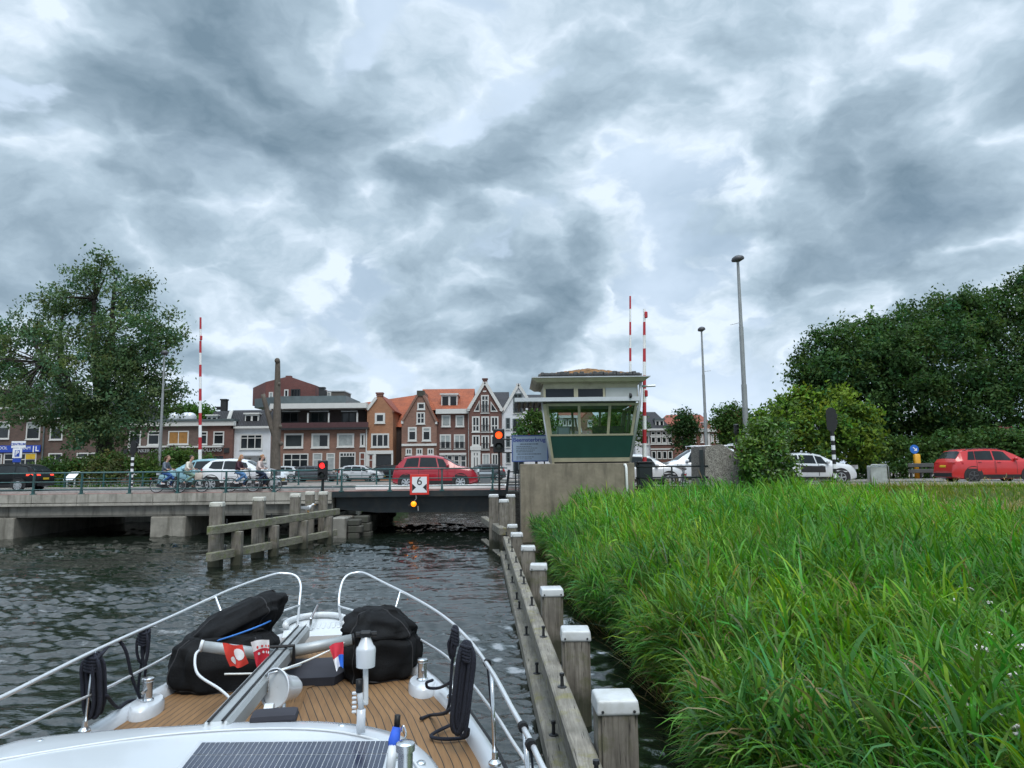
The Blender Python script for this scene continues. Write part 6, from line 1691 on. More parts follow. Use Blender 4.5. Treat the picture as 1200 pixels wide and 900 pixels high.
def centrum_sign():
    Y = 45.2
    t = thing('parking_sign', 'white parking direction sign reading CENTRUM above a blue P panel', 'sign', (W(22, 540, Y).x, Y, 2.0))
    Mo = lambda px, py: Matrix.Translation(Vector((W(px, py, Y).x, Y - .07, W(px, py, Y).z)) - t.location)
    def pan(r, m, nm, d=.0):
        a, c = W(r[0], r[3], Y), W(r[2], r[1], Y); b = MB(); b.bbox(a.x, c.x, Y - .06 - d, Y - .03 - d, a.z, c.z, .006); return b.build(nm, m, t, world=True)
    pan((13.8, 517, 31, 525), M_SIGNW, 'panel'); pan((15, 525.3, 26.8, 536.8), M_SIGNW, 'panel'); pan((17.8, 527.5, 24, 535.2), M_BLUE, 'symbol_panel', .012); pan((15.2, 537.2, 25, 541.8), M_BLUE, 'panel')
    text_mesh('CENTRUM', .20, 'lettering', M_BLUE, t, Mo(22.2, 520.6), .003, bold=.004)
    text_mesh('P', .42, 'lettering', M_WLET, t, Mo(20.9, 531.2) @ Matrix.Translation((0, -.012, 0)), .003, bold=.01)
    b = MB(); x = W(20.5, 540, Y).x
    for dx in (-.2, .2): b.tube([(x + dx, Y, 2.0), (x + dx, Y, W(20, 518, Y).z)], .035, 8)
    b.build('post', M_GALV, t, world=True)
centrum_sign()
def small_things():
    # yellow traffic bollard with arrow disc
    Y = 43.6; a = W(1076.5, 556, Y); c = W(1070.5, 532, Y); zb = 2.06
    t = thing('traffic_bollard', 'yellow traffic bollard with round blue arrow sign by the hedge', 'bollard', (a.x, Y, zb))
    b = MB(); b.bbox(a.x - .22, a.x + .16, Y - .12, Y + .12, zb + .12, c.z, .06); b.build('column', mat('traffic yellow', (.62, .30, .012), .5, var=.08), t, world=True, angle=50)
    b = MB(); b.tube([(a.x - .02, Y, zb), (a.x - .02, Y, zb + .12)], .09); b.tube([(a.x - .18, Y, c.z), (a.x - .22, Y, W(1070, 524, Y).z)], .035); b.build('post', M_GALV, t, world=True)
    d = W(1070.8, 526.5, Y); Mx = Matrix.Translation((d.x, Y - .05, d.z)) @ Matrix.Rotation(R(90), 4, 'X')
    b = MB(); b.lathe([(.01, 0), (.27, 0), (.27, .02), (.01, .02)], 24, Mx); b.build('sign_disc', mat('traffic sign blue', (.02, .13, .50), .45), t, world=True)
    b = MB(); b.prism([(d.x - .10, Y - .078, d.z + .10), (d.x + .06, Y - .078, d.z - .04), (d.x - .02, Y - .078, d.z - .04), (d.x - .02, Y - .078, d.z - .1), (d.x + .15, Y - .078, d.z - .1), (d.x + .15, Y - .078, d.z + .06), (d.x + .09, Y - .078, d.z + .06), (d.x + .09, Y - .078, d.z + .0), (d.x - .05, Y - .078, d.z + .14)], (0, -.004, 0)); b.build('arrow', M_SIGNW, t, world=True)
    # grey cabinet
    Y = 33.2; a, c = W(1021, 566, Y), W(1039.5, 545.5, Y); zb = 1.95
    t = thing('street_cabinet', 'light grey metal utility cabinet with rounded top at the grass edge', 'cabinet', ((a.x + c.x) / 2, Y, zb))
    b = MB(); b.bbox(a.x, c.x, Y, Y + .35, zb, c.z, .03); b.build('cabinet_body', mat('pale cabinet grey', (.40, .42, .41), .5, .2, dirt=(.2, .21, .18), dirt_amt=.5), t, world=True)
    b = MB(); x0, x1, z1 = a.x - .03, c.x + .03, c.z + .04
    b.tube([(x0, Y - .04, zb), (x0, Y - .04, z1 - .1), (x0 + .08, Y - .04, z1), (x1 - .08, Y - .04, z1), (x1, Y - .04, z1 - .1), (x1, Y - .04, zb)], .028, 8); b.build('hoop', M_GALV, t, world=True, smooth=True)
    # guard rail
    Y = 43.2; a, c = W(1064, 552, Y), W(1094, 543.5, Y)
    t = thing('guard_rail', 'grey two bar guard rail behind the yellow bollard', 'guard rail', ((a.x + c.x) / 2, Y, 2.06))
    for zf in (.95, .60):
        z = 2.06 + zf; b = MB(); b.bbox(a.x, c.x, Y - .05, Y, z - .13, z + .1, .02); b.build('rail', mat('grey weathered board', (.07, .07, .068), .85), t, world=True)
    for x in (a.x + .2, (a.x + c.x) / 2, c.x - .2): b = MB(); b.box(x - .05, x + .05, Y + .002, Y + .1, 2.06, 3.1); b.build('post', M_DARK, t, world=True)
    # lectern board
    Y = 45.3; p = W(83, 558.5, Y)
    t = thing('lectern_sign', 'small white slanted lectern board on the verge before the hedge', 'sign', (p.x, Y, 2.0))
    b = MB(); b.hexa([(p.x - .32, Y - .25, 2.62), (p.x + .28, Y - .25, 2.62), (p.x + .42, Y + .25, 3.1), (p.x - .18, Y + .25, 3.1), (p.x - .32, Y - .22, 2.66), (p.x + .28, Y - .22, 2.66), (p.x + .42, Y + .28, 3.14), (p.x - .18, Y + .28, 3.14)]); b.build('panel', M_SIGNW, t, world=True)
    for s in (-.22, .25): b = MB(); b.box(p.x + s - .03, p.x + s + .03, Y - .02, Y + .04, 2., 2.8); b.build('leg', M_SIGNW, t, world=True)
    # grey container by the far lane
    Y = 43.1; a, c = W(562, 562, Y), W(575.5, 549.5, Y)
    t = thing('grit_box', 'grey grit box on the far pavement in front of the red hatchback', 'box', ((a.x + c.x) / 2, Y, 2.06))
    b = MB(); b.hexa([(a.x + .06, Y, 2.06), (c.x - .06, Y, 2.06), (c.x - .06, Y + .5, 2.06), (a.x + .06, Y + .5, 2.06), (a.x, Y, 2.7), (c.x, Y, 2.7), (c.x, Y + .55, 2.8), (a.x, Y + .55, 2.8)]); b.build('box_body', mat('grey grit box', (.12, .14, .15), .6), t, world=True)
    b = MB(); b.hexa([(a.x - .03, Y - .03, 2.702), (c.x + .03, Y - .03, 2.702), (c.x + .03, Y + .58, 2.802), (a.x - .03, Y + .58, 2.802), (a.x - .03, Y - .03, 2.75), (c.x + .03, Y - .03, 2.75), (c.x + .03, Y + .58, 2.86), (a.x - .03, Y + .58, 2.86)]); b.build('lid', mat('grey grit lid', (.16, .18, .19), .6), t, world=True)
    # dark red lattice sign at the right border
    Y = 45.5; x0, x1 = W(1174, 530, Y).x, W(1188, 530, Y).x; zt = W(1180, 499.5, Y).z
    t = thing('lattice_mast', 'dark red lattice mast carrying pale boxes beyond the red car', 'mast', ((x0 + x1) / 2, Y, 2.0))
    b = MB()
    for x in (x0, x1): b.beam((x + .35, Y, 2.0), (x, Y, zt), .14, .14, up=(0, 1, 0))
    for k in range(5): z = 3.2 + k * (zt - 3.3) / 4; b.beam((x0, Y, z), (x1 + .1, Y, z), .10, .10)
    b.build('frame', mat('dark red steel', (.16, .03, .035), .55), t, world=True)
    for z, h in ((zt - 1.2, .8), (zt - 2.1, .5)): b = MB(); b.bbox(x0 + .2, x1 - .05, Y - .12, Y - .06, z, z + h, .02); b.build('box', M_GALV, t, world=True)
    p = W(1191, 526, Y); b = MB(); b.bbox(p.x - .2, p.x + .2, Y - .2, Y + .1, p.z - .4, p.z + .3, .05); b.build('floodlight', M_GALV, t, world=True)
    # parked bicycle at the railing
    k = bicycle('dark bicycle parked end on against the railing in front of the white van', 0, 0, 0, M_DARK)
    k['group'] = 'parked bicycles'
    p = W(801, 574, 31.6); k.location = (p.x, 31.75, p.z); k.rotation_euler = (R(5), 0, R(82))
    # gull
    p = W(361, 600, 28.8)
    t = thing('gull', 'white gull perched on the mossy upper beam of the water fender', 'bird', (p.x, 28.8, p.z))
    b = MB(); ring = []
    for xx, r_, zz in ((-.22, .012, .13), (-.14, .05, .15), (-.03, .085, .16), (.07, .08, .18), (.12, .055, .22), (.15, .045, .27), (.19, .048, .30), (.23, .03, .30), (.245, .014, .295), (.29, .004, .28)):
        ring.append([Vector((xx, r_ * .85 * math.cos(a), zz + r_ * math.sin(a))) for a in np.linspace(0, 2 * PI, 13)[:-1]])
    b.grid(ring, closed=True); b.build('body', mat('white feathers', (.75, .76, .77), .7), t, smooth=True)
    b = MB()
    for s in (-1, 1): b.grid([[Vector((xx, s * (.075 + w_ * math.sin(v * PI) * .3 + .012), zz + .09 - v * .10 - w_)) for v in np.linspace(0, 1, 5)] for xx, zz, w_ in ((-.27, .14, .0), (-.1, .16, .02), (.07, .17, .02))])
    b.build('wings', mat('grey feathers', (.32, .34, .36), .7), t, smooth=True)
    b = MB()
    for s in (-.035, .035): b.tube([(0, s, .1), (.0, s, .0)], .008, 5); b.tube([(0, s, .004), (.05, s, .004)], .008, 5)
    b.tube([(.24, 0, .295), (.31, 0, .275)], [.016, .005], 6); b.build('legs_and_bill', mat('orange bill', (.5, .25, .03), .5), t)
small_things()
# ------------------------------------------------------------------ the yacht under the viewer
YAW = R(10.3)
BO = Vector((-.727, 0, 0))
def bl(v):                               # world -> yacht coordinates
    v = Vector(v) - BO; c, s = math.cos(-YAW), math.sin(-YAW)
    return Vector((v.x * c - v.y * s, v.x * s + v.y * c, v.z))
def BW(px, py, Y): return bl(W(px, py, Y))
def BG(px, py, z): return bl(G(px, py, z))
M_GEL = mat('white gelcoat', (.52, .545, .575), .22, var=.025, scale=.8, coat=.5, dirt=(.44, .46, .47), dirt_amt=.3)
M_GELG = mat('grey white gelcoat', (.56, .58, .59), .35, var=.04, dirt=(.4, .42, .42), dirt_amt=.3)
M_STEEL = mat('polished stainless', (.62, .64, .66), .18, .9, var=.04)
M_RAIL = mat('satin steel rail', (.70, .72, .74), .3, .55, var=.04)
M_COVER = mat('black canvas cover', (.0065, .007, .008), .8, var=.3, scale=5, b=.25, bscale=60, dirt=(.014, .014, .014), dirt_amt=.5, spec=.18)
M_PIPING = mat('cover piping', (.022, .022, .024), .8)
M_ROPE = mat('navy rope', (.010, .012, .022), .9, var=.4, scale=90, b=.6, bscale=120)
M_SPAR = mat('grey anodised spar', (.33, .35, .355), .45, .35, var=.08, scale=3, dirt=(.22, .23, .22), dirt_amt=.5)
M_BLKPL = mat('black plastic fitting', (.008, .008, .009), .5, spec=.3)
M_GREYSEAT = mat('grey cushion', (.038, .038, .046), .85, var=.15, spec=.2)
def bw(v):                               # half width of the deck along the yacht
    return float(np.interp(v, [-4, 0, 3.5, 4.7, 5.6, 6.3, 6.9, 7.5, 8.0, 8.35, 8.6], [1.30, 1.45, 1.49, 1.45, 1.35, 1.2, 1.03, .80, .55, .33, .10]))
def dz(v): return 1.17 + .035 * max(0, (v - 4) / 4.5)
def teak():
    m, nt, N, L, p = _nodes('teak deck')
    uv = N.new('ShaderNodeUVMap'); s = N.new('ShaderNodeSeparateXYZ'); L.new(uv.outputs[0], s.inputs[0])
    f = math_node(nt, 'FRACT', math_node(nt, 'DIVIDE', s.outputs[0], .058))
    line = math_node(nt, 'LESS_THAN', f, .115)
    idx = math_node(nt, 'FLOOR', math_node(nt, 'DIVIDE', s.outputs[0], .058))
    cb = N.new('ShaderNodeCombineXYZ'); L.new(math_node(nt, 'MULTIPLY', idx, 7.3), cb.inputs[0]); L.new(math_node(nt, 'MULTIPLY', s.outputs[1], 1.2), cb.inputs[1])
    n1 = noise_node(nt, cb.outputs[0], 1.3, 3, .5)
    v = mapping(nt, (22, 1.5, 1)); n2 = noise_node(nt, v, 2.2, 8, .65)
    col = ramp(nt, math_node(nt, 'ADD', math_node(nt, 'MULTIPLY', n1, .5), math_node(nt, 'MULTIPLY', n2, .5)), [(.34, (.135, .070, .026)), (.66, (.235, .128, .052))])
    king = math_node(nt, 'GREATER_THAN', s.outputs[2], .5)
    col = mix_col(nt, line, col, (.012, .011, .010))
    L.new(col, p.inputs['Base Color']); p.inputs['Roughness'].default_value = .7
    return m
M_TEAK = teak()
M_TEAKP = mat_wood('teak margin plank', (.14, .073, .028), (.235, .13, .055), axis='y')
def rope(name, label, pts, r, par=None, m=M_ROPE, cat='rope', sub=6, group=None):
    """smooth rope through points in yacht coordinates"""
    pts = [Vector(p) for p in pts]; out = []
    for i in range(len(pts) - 1):
        p0 = pts[max(i - 1, 0)]; p1 = pts[i]; p2 = pts[i + 1]; p3 = pts[min(i + 2, len(pts) - 1)]
        for k in range(sub):
            t = k / sub
            out.append(.5 * ((2 * p1) + (p2 - p0) * t + (2 * p0 - 5 * p1 + 4 * p2 - p3) * t * t + (3 * p1 - p0 - 3 * p2 + p3) * t ** 3))
    out.append(pts[-1]); return out
def build_boat():
    t = thing('motor_yacht', 'white motor yacht with teak foredeck seen from its upper helm', 'yacht', BO, YAW)
    vs = list(np.linspace(-4, 8.6, 64))
    # hull
    rows = []
    for v in vs:
        b_ = bw(v); z = dz(v); rows.append([Vector((sx * b_ * k, v + (.45 if zz > .8 else 0) * 0, zz)) for sx, k, zz in ((-1, .55, -.35), (-1, .80, .0), (-1, .93, .5), (-1, 1.0, z - .08), (-1, 1.015, z + .03), (1, 1.015, z + .03), (1, 1.0, z - .08), (1, .93, .5), (1, .80, .0), (1, .55, -.35))])
    b = MB()
    for side in (range(0, 5), range(5, 10)): b.grid([[r_[i] for i in side] for r_ in rows])
    b.add([rows[-1][i] for i in range(10)], [tuple(range(10))]); b.add([rows[0][i] for i in range(10)], [tuple(range(9, -1, -1))])
    b.build('hull', M_GEL, t, angle=40)
    # teak deck, planks follow the deck edge (distance to the edge in the UV map)
    me = bpy.data.meshes.new('deck'); n = 25; V = []; F = []; UV = []
    dv = list(np.linspace(3.2, 8.3, 60))
    for v in dv:
        e = bw(v) - .10
        for j in range(n):
            f = -1 + 2 * j / (n - 1); V.append((e * f, v, dz(v) + .012 * (1 - f * f))); UV.append((e * (1 - abs(f)), v))
    for i in range(len(dv) - 1):
        for j in range(n - 1): a = i * n + j; F.append((a, a + 1, a + n + 1, a + n))
    me.from_pydata(V, [], F); ul = me.uv_layers.new(name='UVMap')
    for lp in me.loops: ul.data[lp.index].uv = UV[lp.vertex_index]
    me.materials.append(M_TEAK); link('deck', me, t)
    b = MB(); b.prism([(x, y, dz(y) + .014) for x, y in ((-.10, 4.2), (.10, 4.2), (.10, 6.4), (.28, 6.62), (.28, 7.5), (-.28, 7.5), (-.28, 6.62), (-.10, 6.4))], (0, 0, .006)); b.build('king_plank', M_TEAKP, t)
    # bulwark with rubbing lip
    for sg in (-1, 1):
        rows = []
        for v in np.linspace(-4, 8.45, 70):
            e = bw(v); z = dz(v); q = [(e - .11, z), (e - .095, z + .06), (e - .05, z + .08), (e - .005, z + .07), (e + .01, z + .03)]
            rows.append([Vector((sg * max(x, .01), v, zz)) for x, zz in q])
        b = MB(); b.grid(rows); b.build('bulwark', M_GEL, t, smooth=True)
        rows = [[Vector((sg * (bw(v) + .021 + .02 * math.cos(a)), v, dz(v) + .03 + .02 * math.sin(a))) for a in np.linspace(0, 2 * PI, 9)[:-1]] for v in np.linspace(-4, 8.45, 60)]
        b = MB(); b.grid(rows, closed=True); b.build('rubbing_strake', M_BLKPL, t, smooth=True)
        # pad and bollard
        v = BG(*((504, 800) if sg > 0 else (168, 832)), 1.25).y if sg > 0 else 6.1
        x = sg * (bw(v) - .16)
        b = MB(); rows = []
        for k, (s, zz) in enumerate(((.80, -.02), (.78, .06), (.70, .085), (.01, .09))): rows.append([Vector((x + .15 * s * math.cos(a), v + .28 * s * math.sin(a), dz(v) + zz)) for a in np.linspace(0, 2 * PI, 21)[:-1]])
        b.grid(rows, closed=True); pad = b.build('bollard_pad', M_GEL, t, angle=50)
        b = MB(); b.lathe([(.05, .085), (.05, .10), (.038, .11), (.036, .23), (.046, .24), (.046, .258), (.035, .265), (.001, .267)], 18, Matrix.Translation((x, v, dz(v)))); b.tube([(x, v - .11, dz(v) + .18), (x, v + .11, dz(v) + .18)], .013); b.build('bollard', M_STEEL, t, angle=40)
    # bow roller and anchor platform
    b = MB(); b.prism([(-.30, 7.85, dz(8) + .02), (.30, 7.85, dz(8) + .02), (.34, 8.3, dz(8) + .02), (.2, 8.75, dz(8) + .02), (-.2, 8.75, dz(8) + .02), (-.34, 8.3, dz(8) + .02)], (0, 0, .10)); b.build('bow_platform', M_GELG, t)
    b = MB()
    for k in range(10): b.bbox(-.26 + .055 * k, -.23 + .055 * k, 8.2, 8.5, dz(8) + .121, dz(8) + .128, .003)
    b.build('tread_strips', M_GELG, t)
    b = MB(); pts = [(.33 * math.cos(a), 8.35 + .42 * math.sin(a), dz(8) + .16) for a in np.linspace(R(-20), R(200), 18)]; b.tube(pts, .035, 8); b.build('bow_lip', M_GELG, t, smooth=True)
    for x in (-.04,): b = MB(); b.bbox(x - .015, x + .015, 8.1, 8.9, dz(8) + .12, dz(8) + .26, .01); b.build('anchor_roller', M_STEEL, t)
    # coachroof: its outline from above, drawn in ring by ring
    out = [(-1.3, -1.5), (-1.3, 1.), (-1.3, 2.6), (-1.29, 3.4), (-1.26, 3.8), (-1.17, 4.04), (-1.0, 4.12), (-.7, 4.15), (-.35, 4.15), (0, 4.14), (.3, 4.09), (.58, 3.99), (.76, 3.86), (.89, 3.70), (.975, 3.5), (1.02, 3.23), (1.04, 2.9), (1.05, 2.2), (1.05, 1.), (1.05, -1.5)]
    out = [Vector((p.x, p.y)) for p in rope('', '', [(x, y, 0) for x, y in out], 0, sub=4)]
    cen = Vector((-.12, 2.9)); rows = []
    for inset, z in ((-.06, 1.17), (-.02, 1.50), (.0, 1.62), (.02, 1.675), (.06, 1.71), (.14, 1.728), (.30, 1.738), (.55, 1.75), (.8, 1.758), (.97, 1.762)):
        ring = []
        for p in out:
            d = cen - p; L0 = d.length; k = inset / L0 if inset < .31 else inset
            ring.append(Vector((p.x + d.x * min(k, .98), p.y + d.y * min(k, .98), z)))
        rows.append(ring)
    b = MB(); b.grid(rows, closed=True); b.build('coachroof', M_GEL, t, angle=50)
    for pts in ([(-1.22, 3.62), (-.4, 3.86), (.35, 3.80), (.80, 3.45), (.93, 2.9)],):
        b = MB(); b.tube(rope('', '', [(x, y, 1.742) for x, y in pts], 0), .006, 6); b.build('roof_moulding', M_GELG, t, smooth=True)
    for x, y in ((-.95, 3.95), (.52, 3.86), (.9, 3.3)):
        b = MB(); b.lathe([(.022, 0), (.022, .006), (.014, .012), (.001, .013)], 12, Matrix.Translation((x, y, 1.722))); b.build('deck_screw', M_STEEL, t, angle=40)
    # solar panel
    q = [BG(234, 868.5, 1.80), BG(462, 866.5, 1.80), BG(452, 906, 1.80), BG(204, 906, 1.80)]
    q = [Vector((p.x, p.y, 0)) for p in q]
    q[2] = q[1] + (q[2] - q[1]) * 2.6; q[3] = q[0] + (q[3] - q[0]) * 2.6
    sp = None; zq = 1.80
    b = MB(); b.add([Vector((p.x, p.y, zq - .006)) for p in q] + [Vector((p.x, p.y, zq)) for p in q], [(3, 2, 1, 0), (4, 5, 6, 7), (0, 1, 5, 4), (1, 2, 6, 5), (2, 3, 7, 6), (3, 0, 4, 7)]); sp = b.build('solar_panel', M_ALU, t)
    b = MB(); cen = sum(q, Vector()) / 4
    L_ = lambda u, w_: (q[0] * (1 - u) + q[1] * u) * (1 - w_) + (q[3] * (1 - u) + q[2] * u) * w_
    nn = 13
    for i in range(nn):
        u0, u1 = .018 + .964 * i / nn + .002, .018 + .964 * (i + 1) / nn - .002
        for j in range(6):
            w0, w1 = .02 + .96 * j / 6 + .004, .02 + .96 * (j + 1) / 6 - .004
            b.add([(*L_(u, w_).xy, zq + .002) for u, w_ in ((u0, w0), (u0, w1), (u1, w1), (u1, w0))], [(0, 1, 2, 3)])
    b.build('cells', mat('solar cell', (.025, .03, .055), .12, var=.15, scale=8, spec=.7), sp)
    b = MB()
    for i in range(nn):
        for k in (1, 2):
            u = .018 + .964 * (i + k / 3) / nn; a, c = L_(u - .0012, .02), L_(u + .0012, .98); b.add([(*L_(u - .0012, .02).xy, zq + .003), (*L_(u - .0012, .98).xy, zq + .003), (*L_(u + .0012, .98).xy, zq + .003), (*L_(u + .0012, .02).xy, zq + .003)], [(0, 1, 2, 3)])
    b.build('busbars', mat('busbar silver', (.45, .47, .5), .3, .4), sp)
    # rails: upper rail, lower rail, stanchions on each side; the bow is open between them
    def RL(pts): return [BG(px, py, z) for px, py, z in pts]
    up_l = RL([(-160, 884, 1.78), (-60, 842, 1.78), (0, 818, 1.79), (50, 793, 1.79), (100, 768, 1.79), (150, 745, 1.80), (200, 723, 1.80), (270, 691, 1.81)])
    tip = BG(318, 674, 1.84)
    up_l += [tip, tip + Vector((.14, .10, .0)), tip + Vector((.27, .06, -.03)), tip + Vector((.34, -.06, -.12)), tip + Vector((.35, -.25, -.3)), Vector((BG(348, 742, 1.24).x, BG(348, 742, 1.24).y, 1.24))]
    up_r = RL([(700, 1010, 1.78), (660, 945, 1.78), (635, 897, 1.78), (620, 865, 1.78), (600, 830, 1.78), (575, 785, 1.79), (545, 745, 1.79), (515, 719, 1.80), (480, 698, 1.80), (450, 683, 1.81)])
    tip = BG(428, 672, 1.84)
    up_r += [tip, tip + Vector((-.12, .08, .0)), tip + Vector((-.22, .02, -.03)), tip + Vector((-.27, -.10, -.12)), tip + Vector((-.28, -.27, -.3)), Vector((BG(402, 742, 1.24).x, BG(402, 742, 1.24).y, 1.24))]
    for pts in (up_l, up_r):
        b = MB(); b.tube(rope('', '', pts, 0), .0140, 10); b.build('upper_rail', M_RAIL, t, smooth=True)
    lo_l = RL([(-120, 915, 1.50), (25, 852, 1.50), (75, 828, 1.5), (125, 806, 1.50), (180, 778, 1.50), (240, 748, 1.5)]) + [Vector((up_l[-2].x, up_l[-2].y - .02, 1.53))]
    lo_r = RL([(660, 985, 1.50), (620, 900, 1.50), (600, 868, 1.50), (575, 830, 1.50), (530, 775, 1.50), (490, 748, 1.5), (455, 728, 1.5)]) + [Vector((up_r[-2].x, up_r[-2].y - .02, 1.53))]
    for pts in (lo_l, lo_r):
        b = MB(); b.tube(rope('', '', pts, 0), .011, 8); b.build('lower_rail', M_RAIL, t, smooth=True)
    def nearest(pts, y):
        for a, c in zip(pts, pts[1:]):
            if min(a.y, c.y) <= y <= max(a.y, c.y): f = (y - a.y) / (c.y - a.y + 1e-9); return a + (c - a) * f
        return pts[0]
    for pts, sg, ys in ((up_l, -1, (3.2, 5.55, 7.6)), (up_r, 1, (3.45, 4.45, 5.75, 7.5))):
        for y in ys:
            p = nearest(pts[:10], y); e = bw(y) - .05
            b = MB(); b.tube([Vector((sg * e, y - .05, dz(y) + .09)), p], .0125, 8); st = b.build('stanchion', M_STEEL, t, smooth=True)
            b = MB(); b.lathe([(.04, 0), (.04, .012), (.02, .03), (.018, .07)], 12, Matrix.Translation((sg * e, y - .05, dz(y) + .085))); b.build('socket', M_STEEL, st, angle=40)
    # lowered mast with cross spar
    a, c = BW(268, 842, 4.2), BW(354, 741, 7.35); a = a - (c - a) * .10
    b = MB(); b.beam(a, c, .15, .12, 0, .02); mast = b.build('mast', M_SPAR, t)
    dr = (c - a).normalized(); up = dr.cross(Vector((1, 0, 0))).normalized(); up = up if up.z > 0 else -up
    for s in (-.035, .035):
        b = MB(); o = Vector((s, 0, 0)) + up * .068; b.beam(a + o, c + o, .012, .006, 0, up=up); b.build('sail_track', M_BLKPL, mast)
    l, r_ = BW(236, 757, 5.9), BW(414, 749, 6.25); 
    b = MB(); pts = [l, l + (r_ - l) * .46, r_]; mid = pts[1]; mid.z -= .10
    b.tube([l, mid], [.042, .05], 12); b.tube([mid, r_], [.05, .045], 12); spr = b.build('spreader', M_SPAR, mast, smooth=True)
    for p in (l, r_):
        b = MB(); d = (p - mid).normalized(); b.tube([p - d * .012, p + d * .012], .047, 12); b.build('end_cap', M_BLKPL if p is r_ else M_GELG, mast, smooth=True)
    f = .62; p = a + (c - a) * f
    b = MB(); b.tube([p + Vector((-.1, 0, -.07)), p + Vector((-.1, 0, .085)), p + Vector((.1, 0, .085)), p + Vector((.1, 0, -.07))], .016, 8); b.build('lashing', M_BLKPL, mast)
    b = MB(); q = a + (c - a) * .16; b.lathe([(.075, 0), (.075, .05), (.03, .055)], 18, Matrix.Translation((q.x + .16, q.y - .05, q.z - .05)) @ Matrix.Rotation(R(90), 4, 'Y')); b.build('winch', M_GELG, mast, angle=40)
    # mast lying cable
    pts = [l + Vector((.01, 0, -.02)), BW(229, 768, 5.8), BW(232, 790, 5.7), BW(258, 808, 5.6), BW(272, 822, 5.5), BW(276, 838, 5.35)]
    b = MB(); b.tube(rope('', '', pts, 0), .011, 7); b.build('cable', M_GEL, mast, smooth=True)
    pts = [BW(263, 790, 5.3), BW(312, 788, 5.4), BW(350, 778, 5.7), BW(395, 758, 6.1), BW(404, 752, 6.2)]
    b = MB(); b.tube(rope('', '', pts, 0), .007, 6); b.build('halyard', mat('white cord', (.6, .6, .57), .8), mast, smooth=True)
    # low hatch
    cx_ = BG(360, 800, 1.2)
    b = MB(); Mx = Matrix.Translation((cx_.x + .08, cx_.y + .12, 0))
    pl = [(-.52, -.22), (.16, -.26), (.30, .06), (.12, .42), (-.36, .44), (-.52, .22)]
    b.prism([Mx @ Vector((x, y, dz(6.5) + .012)) for x, y in pl], (0, 0, .07)); b.build('deck_hatch', M_GREYSEAT, t)
    # searchlight
    s0 = BG(330, 838, 1.2); p = BW(336, 806, 5.05)
    b = MB(); Mx = Matrix.Translation(p) @ Matrix.Rotation(R(-38), 4, 'Z') @ Matrix.Rotation(R(78), 4, 'X')
    b.lathe([(.001, -.10), (.05, -.10), (.075, -.06), (.085, .02), (.125, .10), (.132, .115), (.125, .12)], 24, Mx, cap=False); sl = b.build('searchlight', M_GEL, t, angle=45)
    b = MB(); b.lathe([(.001, .09), (.118, .10)], 24, Mx, cap=False); b.build('lens', M_LAMPC, sl)
    b = MB(); b.tube([p + Vector((-.02, -.02, -.02)), Vector((p.x - .03, p.y - .02, 1.2))], .022, 10); b.tube([p + Vector((-.11, -.08, 0)), p + Vector((-.11, -.08, .12)), p + Vector((.09, .02, .14))], .009, 6); b.build('stand', M_STEEL, sl, smooth=True)
    # grey roll cushion on the front of the coachroof
    a, c = BW(292, 836, 3.95), BW(347, 837, 3.95)
    b = MB(); b.bbox(a.x, c.x, a.y - .02, a.y + .13, a.z - .07, a.z - .012, .03, seg=2); b.build('cushion', M_GREYSEAT, t, angle=50)
    # horn and lamp mast on its white stem
    bs = BW(423, 853, 3.72); tp = BW(421, 806, 3.72)
    b = MB(); b.tube([bs + Vector((0, 0, -.02)), bs + Vector((0, 0, .09))], .022, 12); b.tube([bs + Vector((0, 0, .09)), tp], .015, 10); st = b.build('lamp_stem', M_GEL, t, smooth=True)
    b = MB(); b.tube([tp + Vector((0, 0, -.02)), tp + Vector((.0, 0, .04))], .018, 10); b.build('knob', M_BLKPL, st, smooth=True)
    for k in range(5):
        b = MB(); z = tp.z - .03 - .022 * k; b.bbox(tp.x - .035, tp.x - .012, tp.y - .01, tp.y + .01, z, z + .012, .003); b.build('tooth', M_GEL, st)
    x1 = BW(428.5, 826, 3.74); x2 = BW(428.5, 781, 3.74); x3 = BW(428.5, 758, 3.74); x4 = BW(428.5, 746, 3.74)
    b = MB(); b.beam(x1, x2, .026, .026, 0, .006, up=(0, 1, 0)); b.tube([x1 + Vector((0, 0, .01)), tp + Vector((0, 0, -.06))], .012, 8); b.build('lamp_arm', M_GELG, st)
    b = MB(); Mx = Matrix.Translation(x2)
    b.lathe([(.035, -.004), (.047, .0), (.050, x3.z - x2.z - .012), (.046, x3.z - x2.z), (.040, x3.z - x2.z + .004), (.020, x4.z - x2.z), (.012, x4.z - x2.z + .01)], 20, Mx); b.build('lamp_box', M_GEL, st, angle=45)
    b = MB(); b.bbox(x4.x - .03, x4.x + .03, x4.y - .025, x4.y + .025, x4.z - .002, x4.z + .028, .008); b.tube([x4 + Vector((-.05, 0, .012)), x4 + Vector((.055, 0, .012))], .014, 8); b.build('clamp', M_BLKPL, st)
    # short staff with blue sleeve, and the chrome cap beside it
    a = BW(457, 905, 3.05); c = BW(461, 872, 3.1); e = BW(465, 852, 3.12); g = BW(466, 838, 3.12)
    b = MB(); b.tube([a, c], .020, 12); sf = b.build('flag_staff', M_GELG, t, smooth=True)
    b = MB(); b.tube([c - (e - c) * .3, c + (e - c) * .2, e], [.018, .024, .017], 12); b.build('sleeve', mat('blue cloth', (.02, .09, .50), .7, var=.2, scale=20), sf, smooth=True)
    b = MB(); b.tube([e, g], .013, 10); b.build('tip', M_BLKPL, sf, smooth=True)
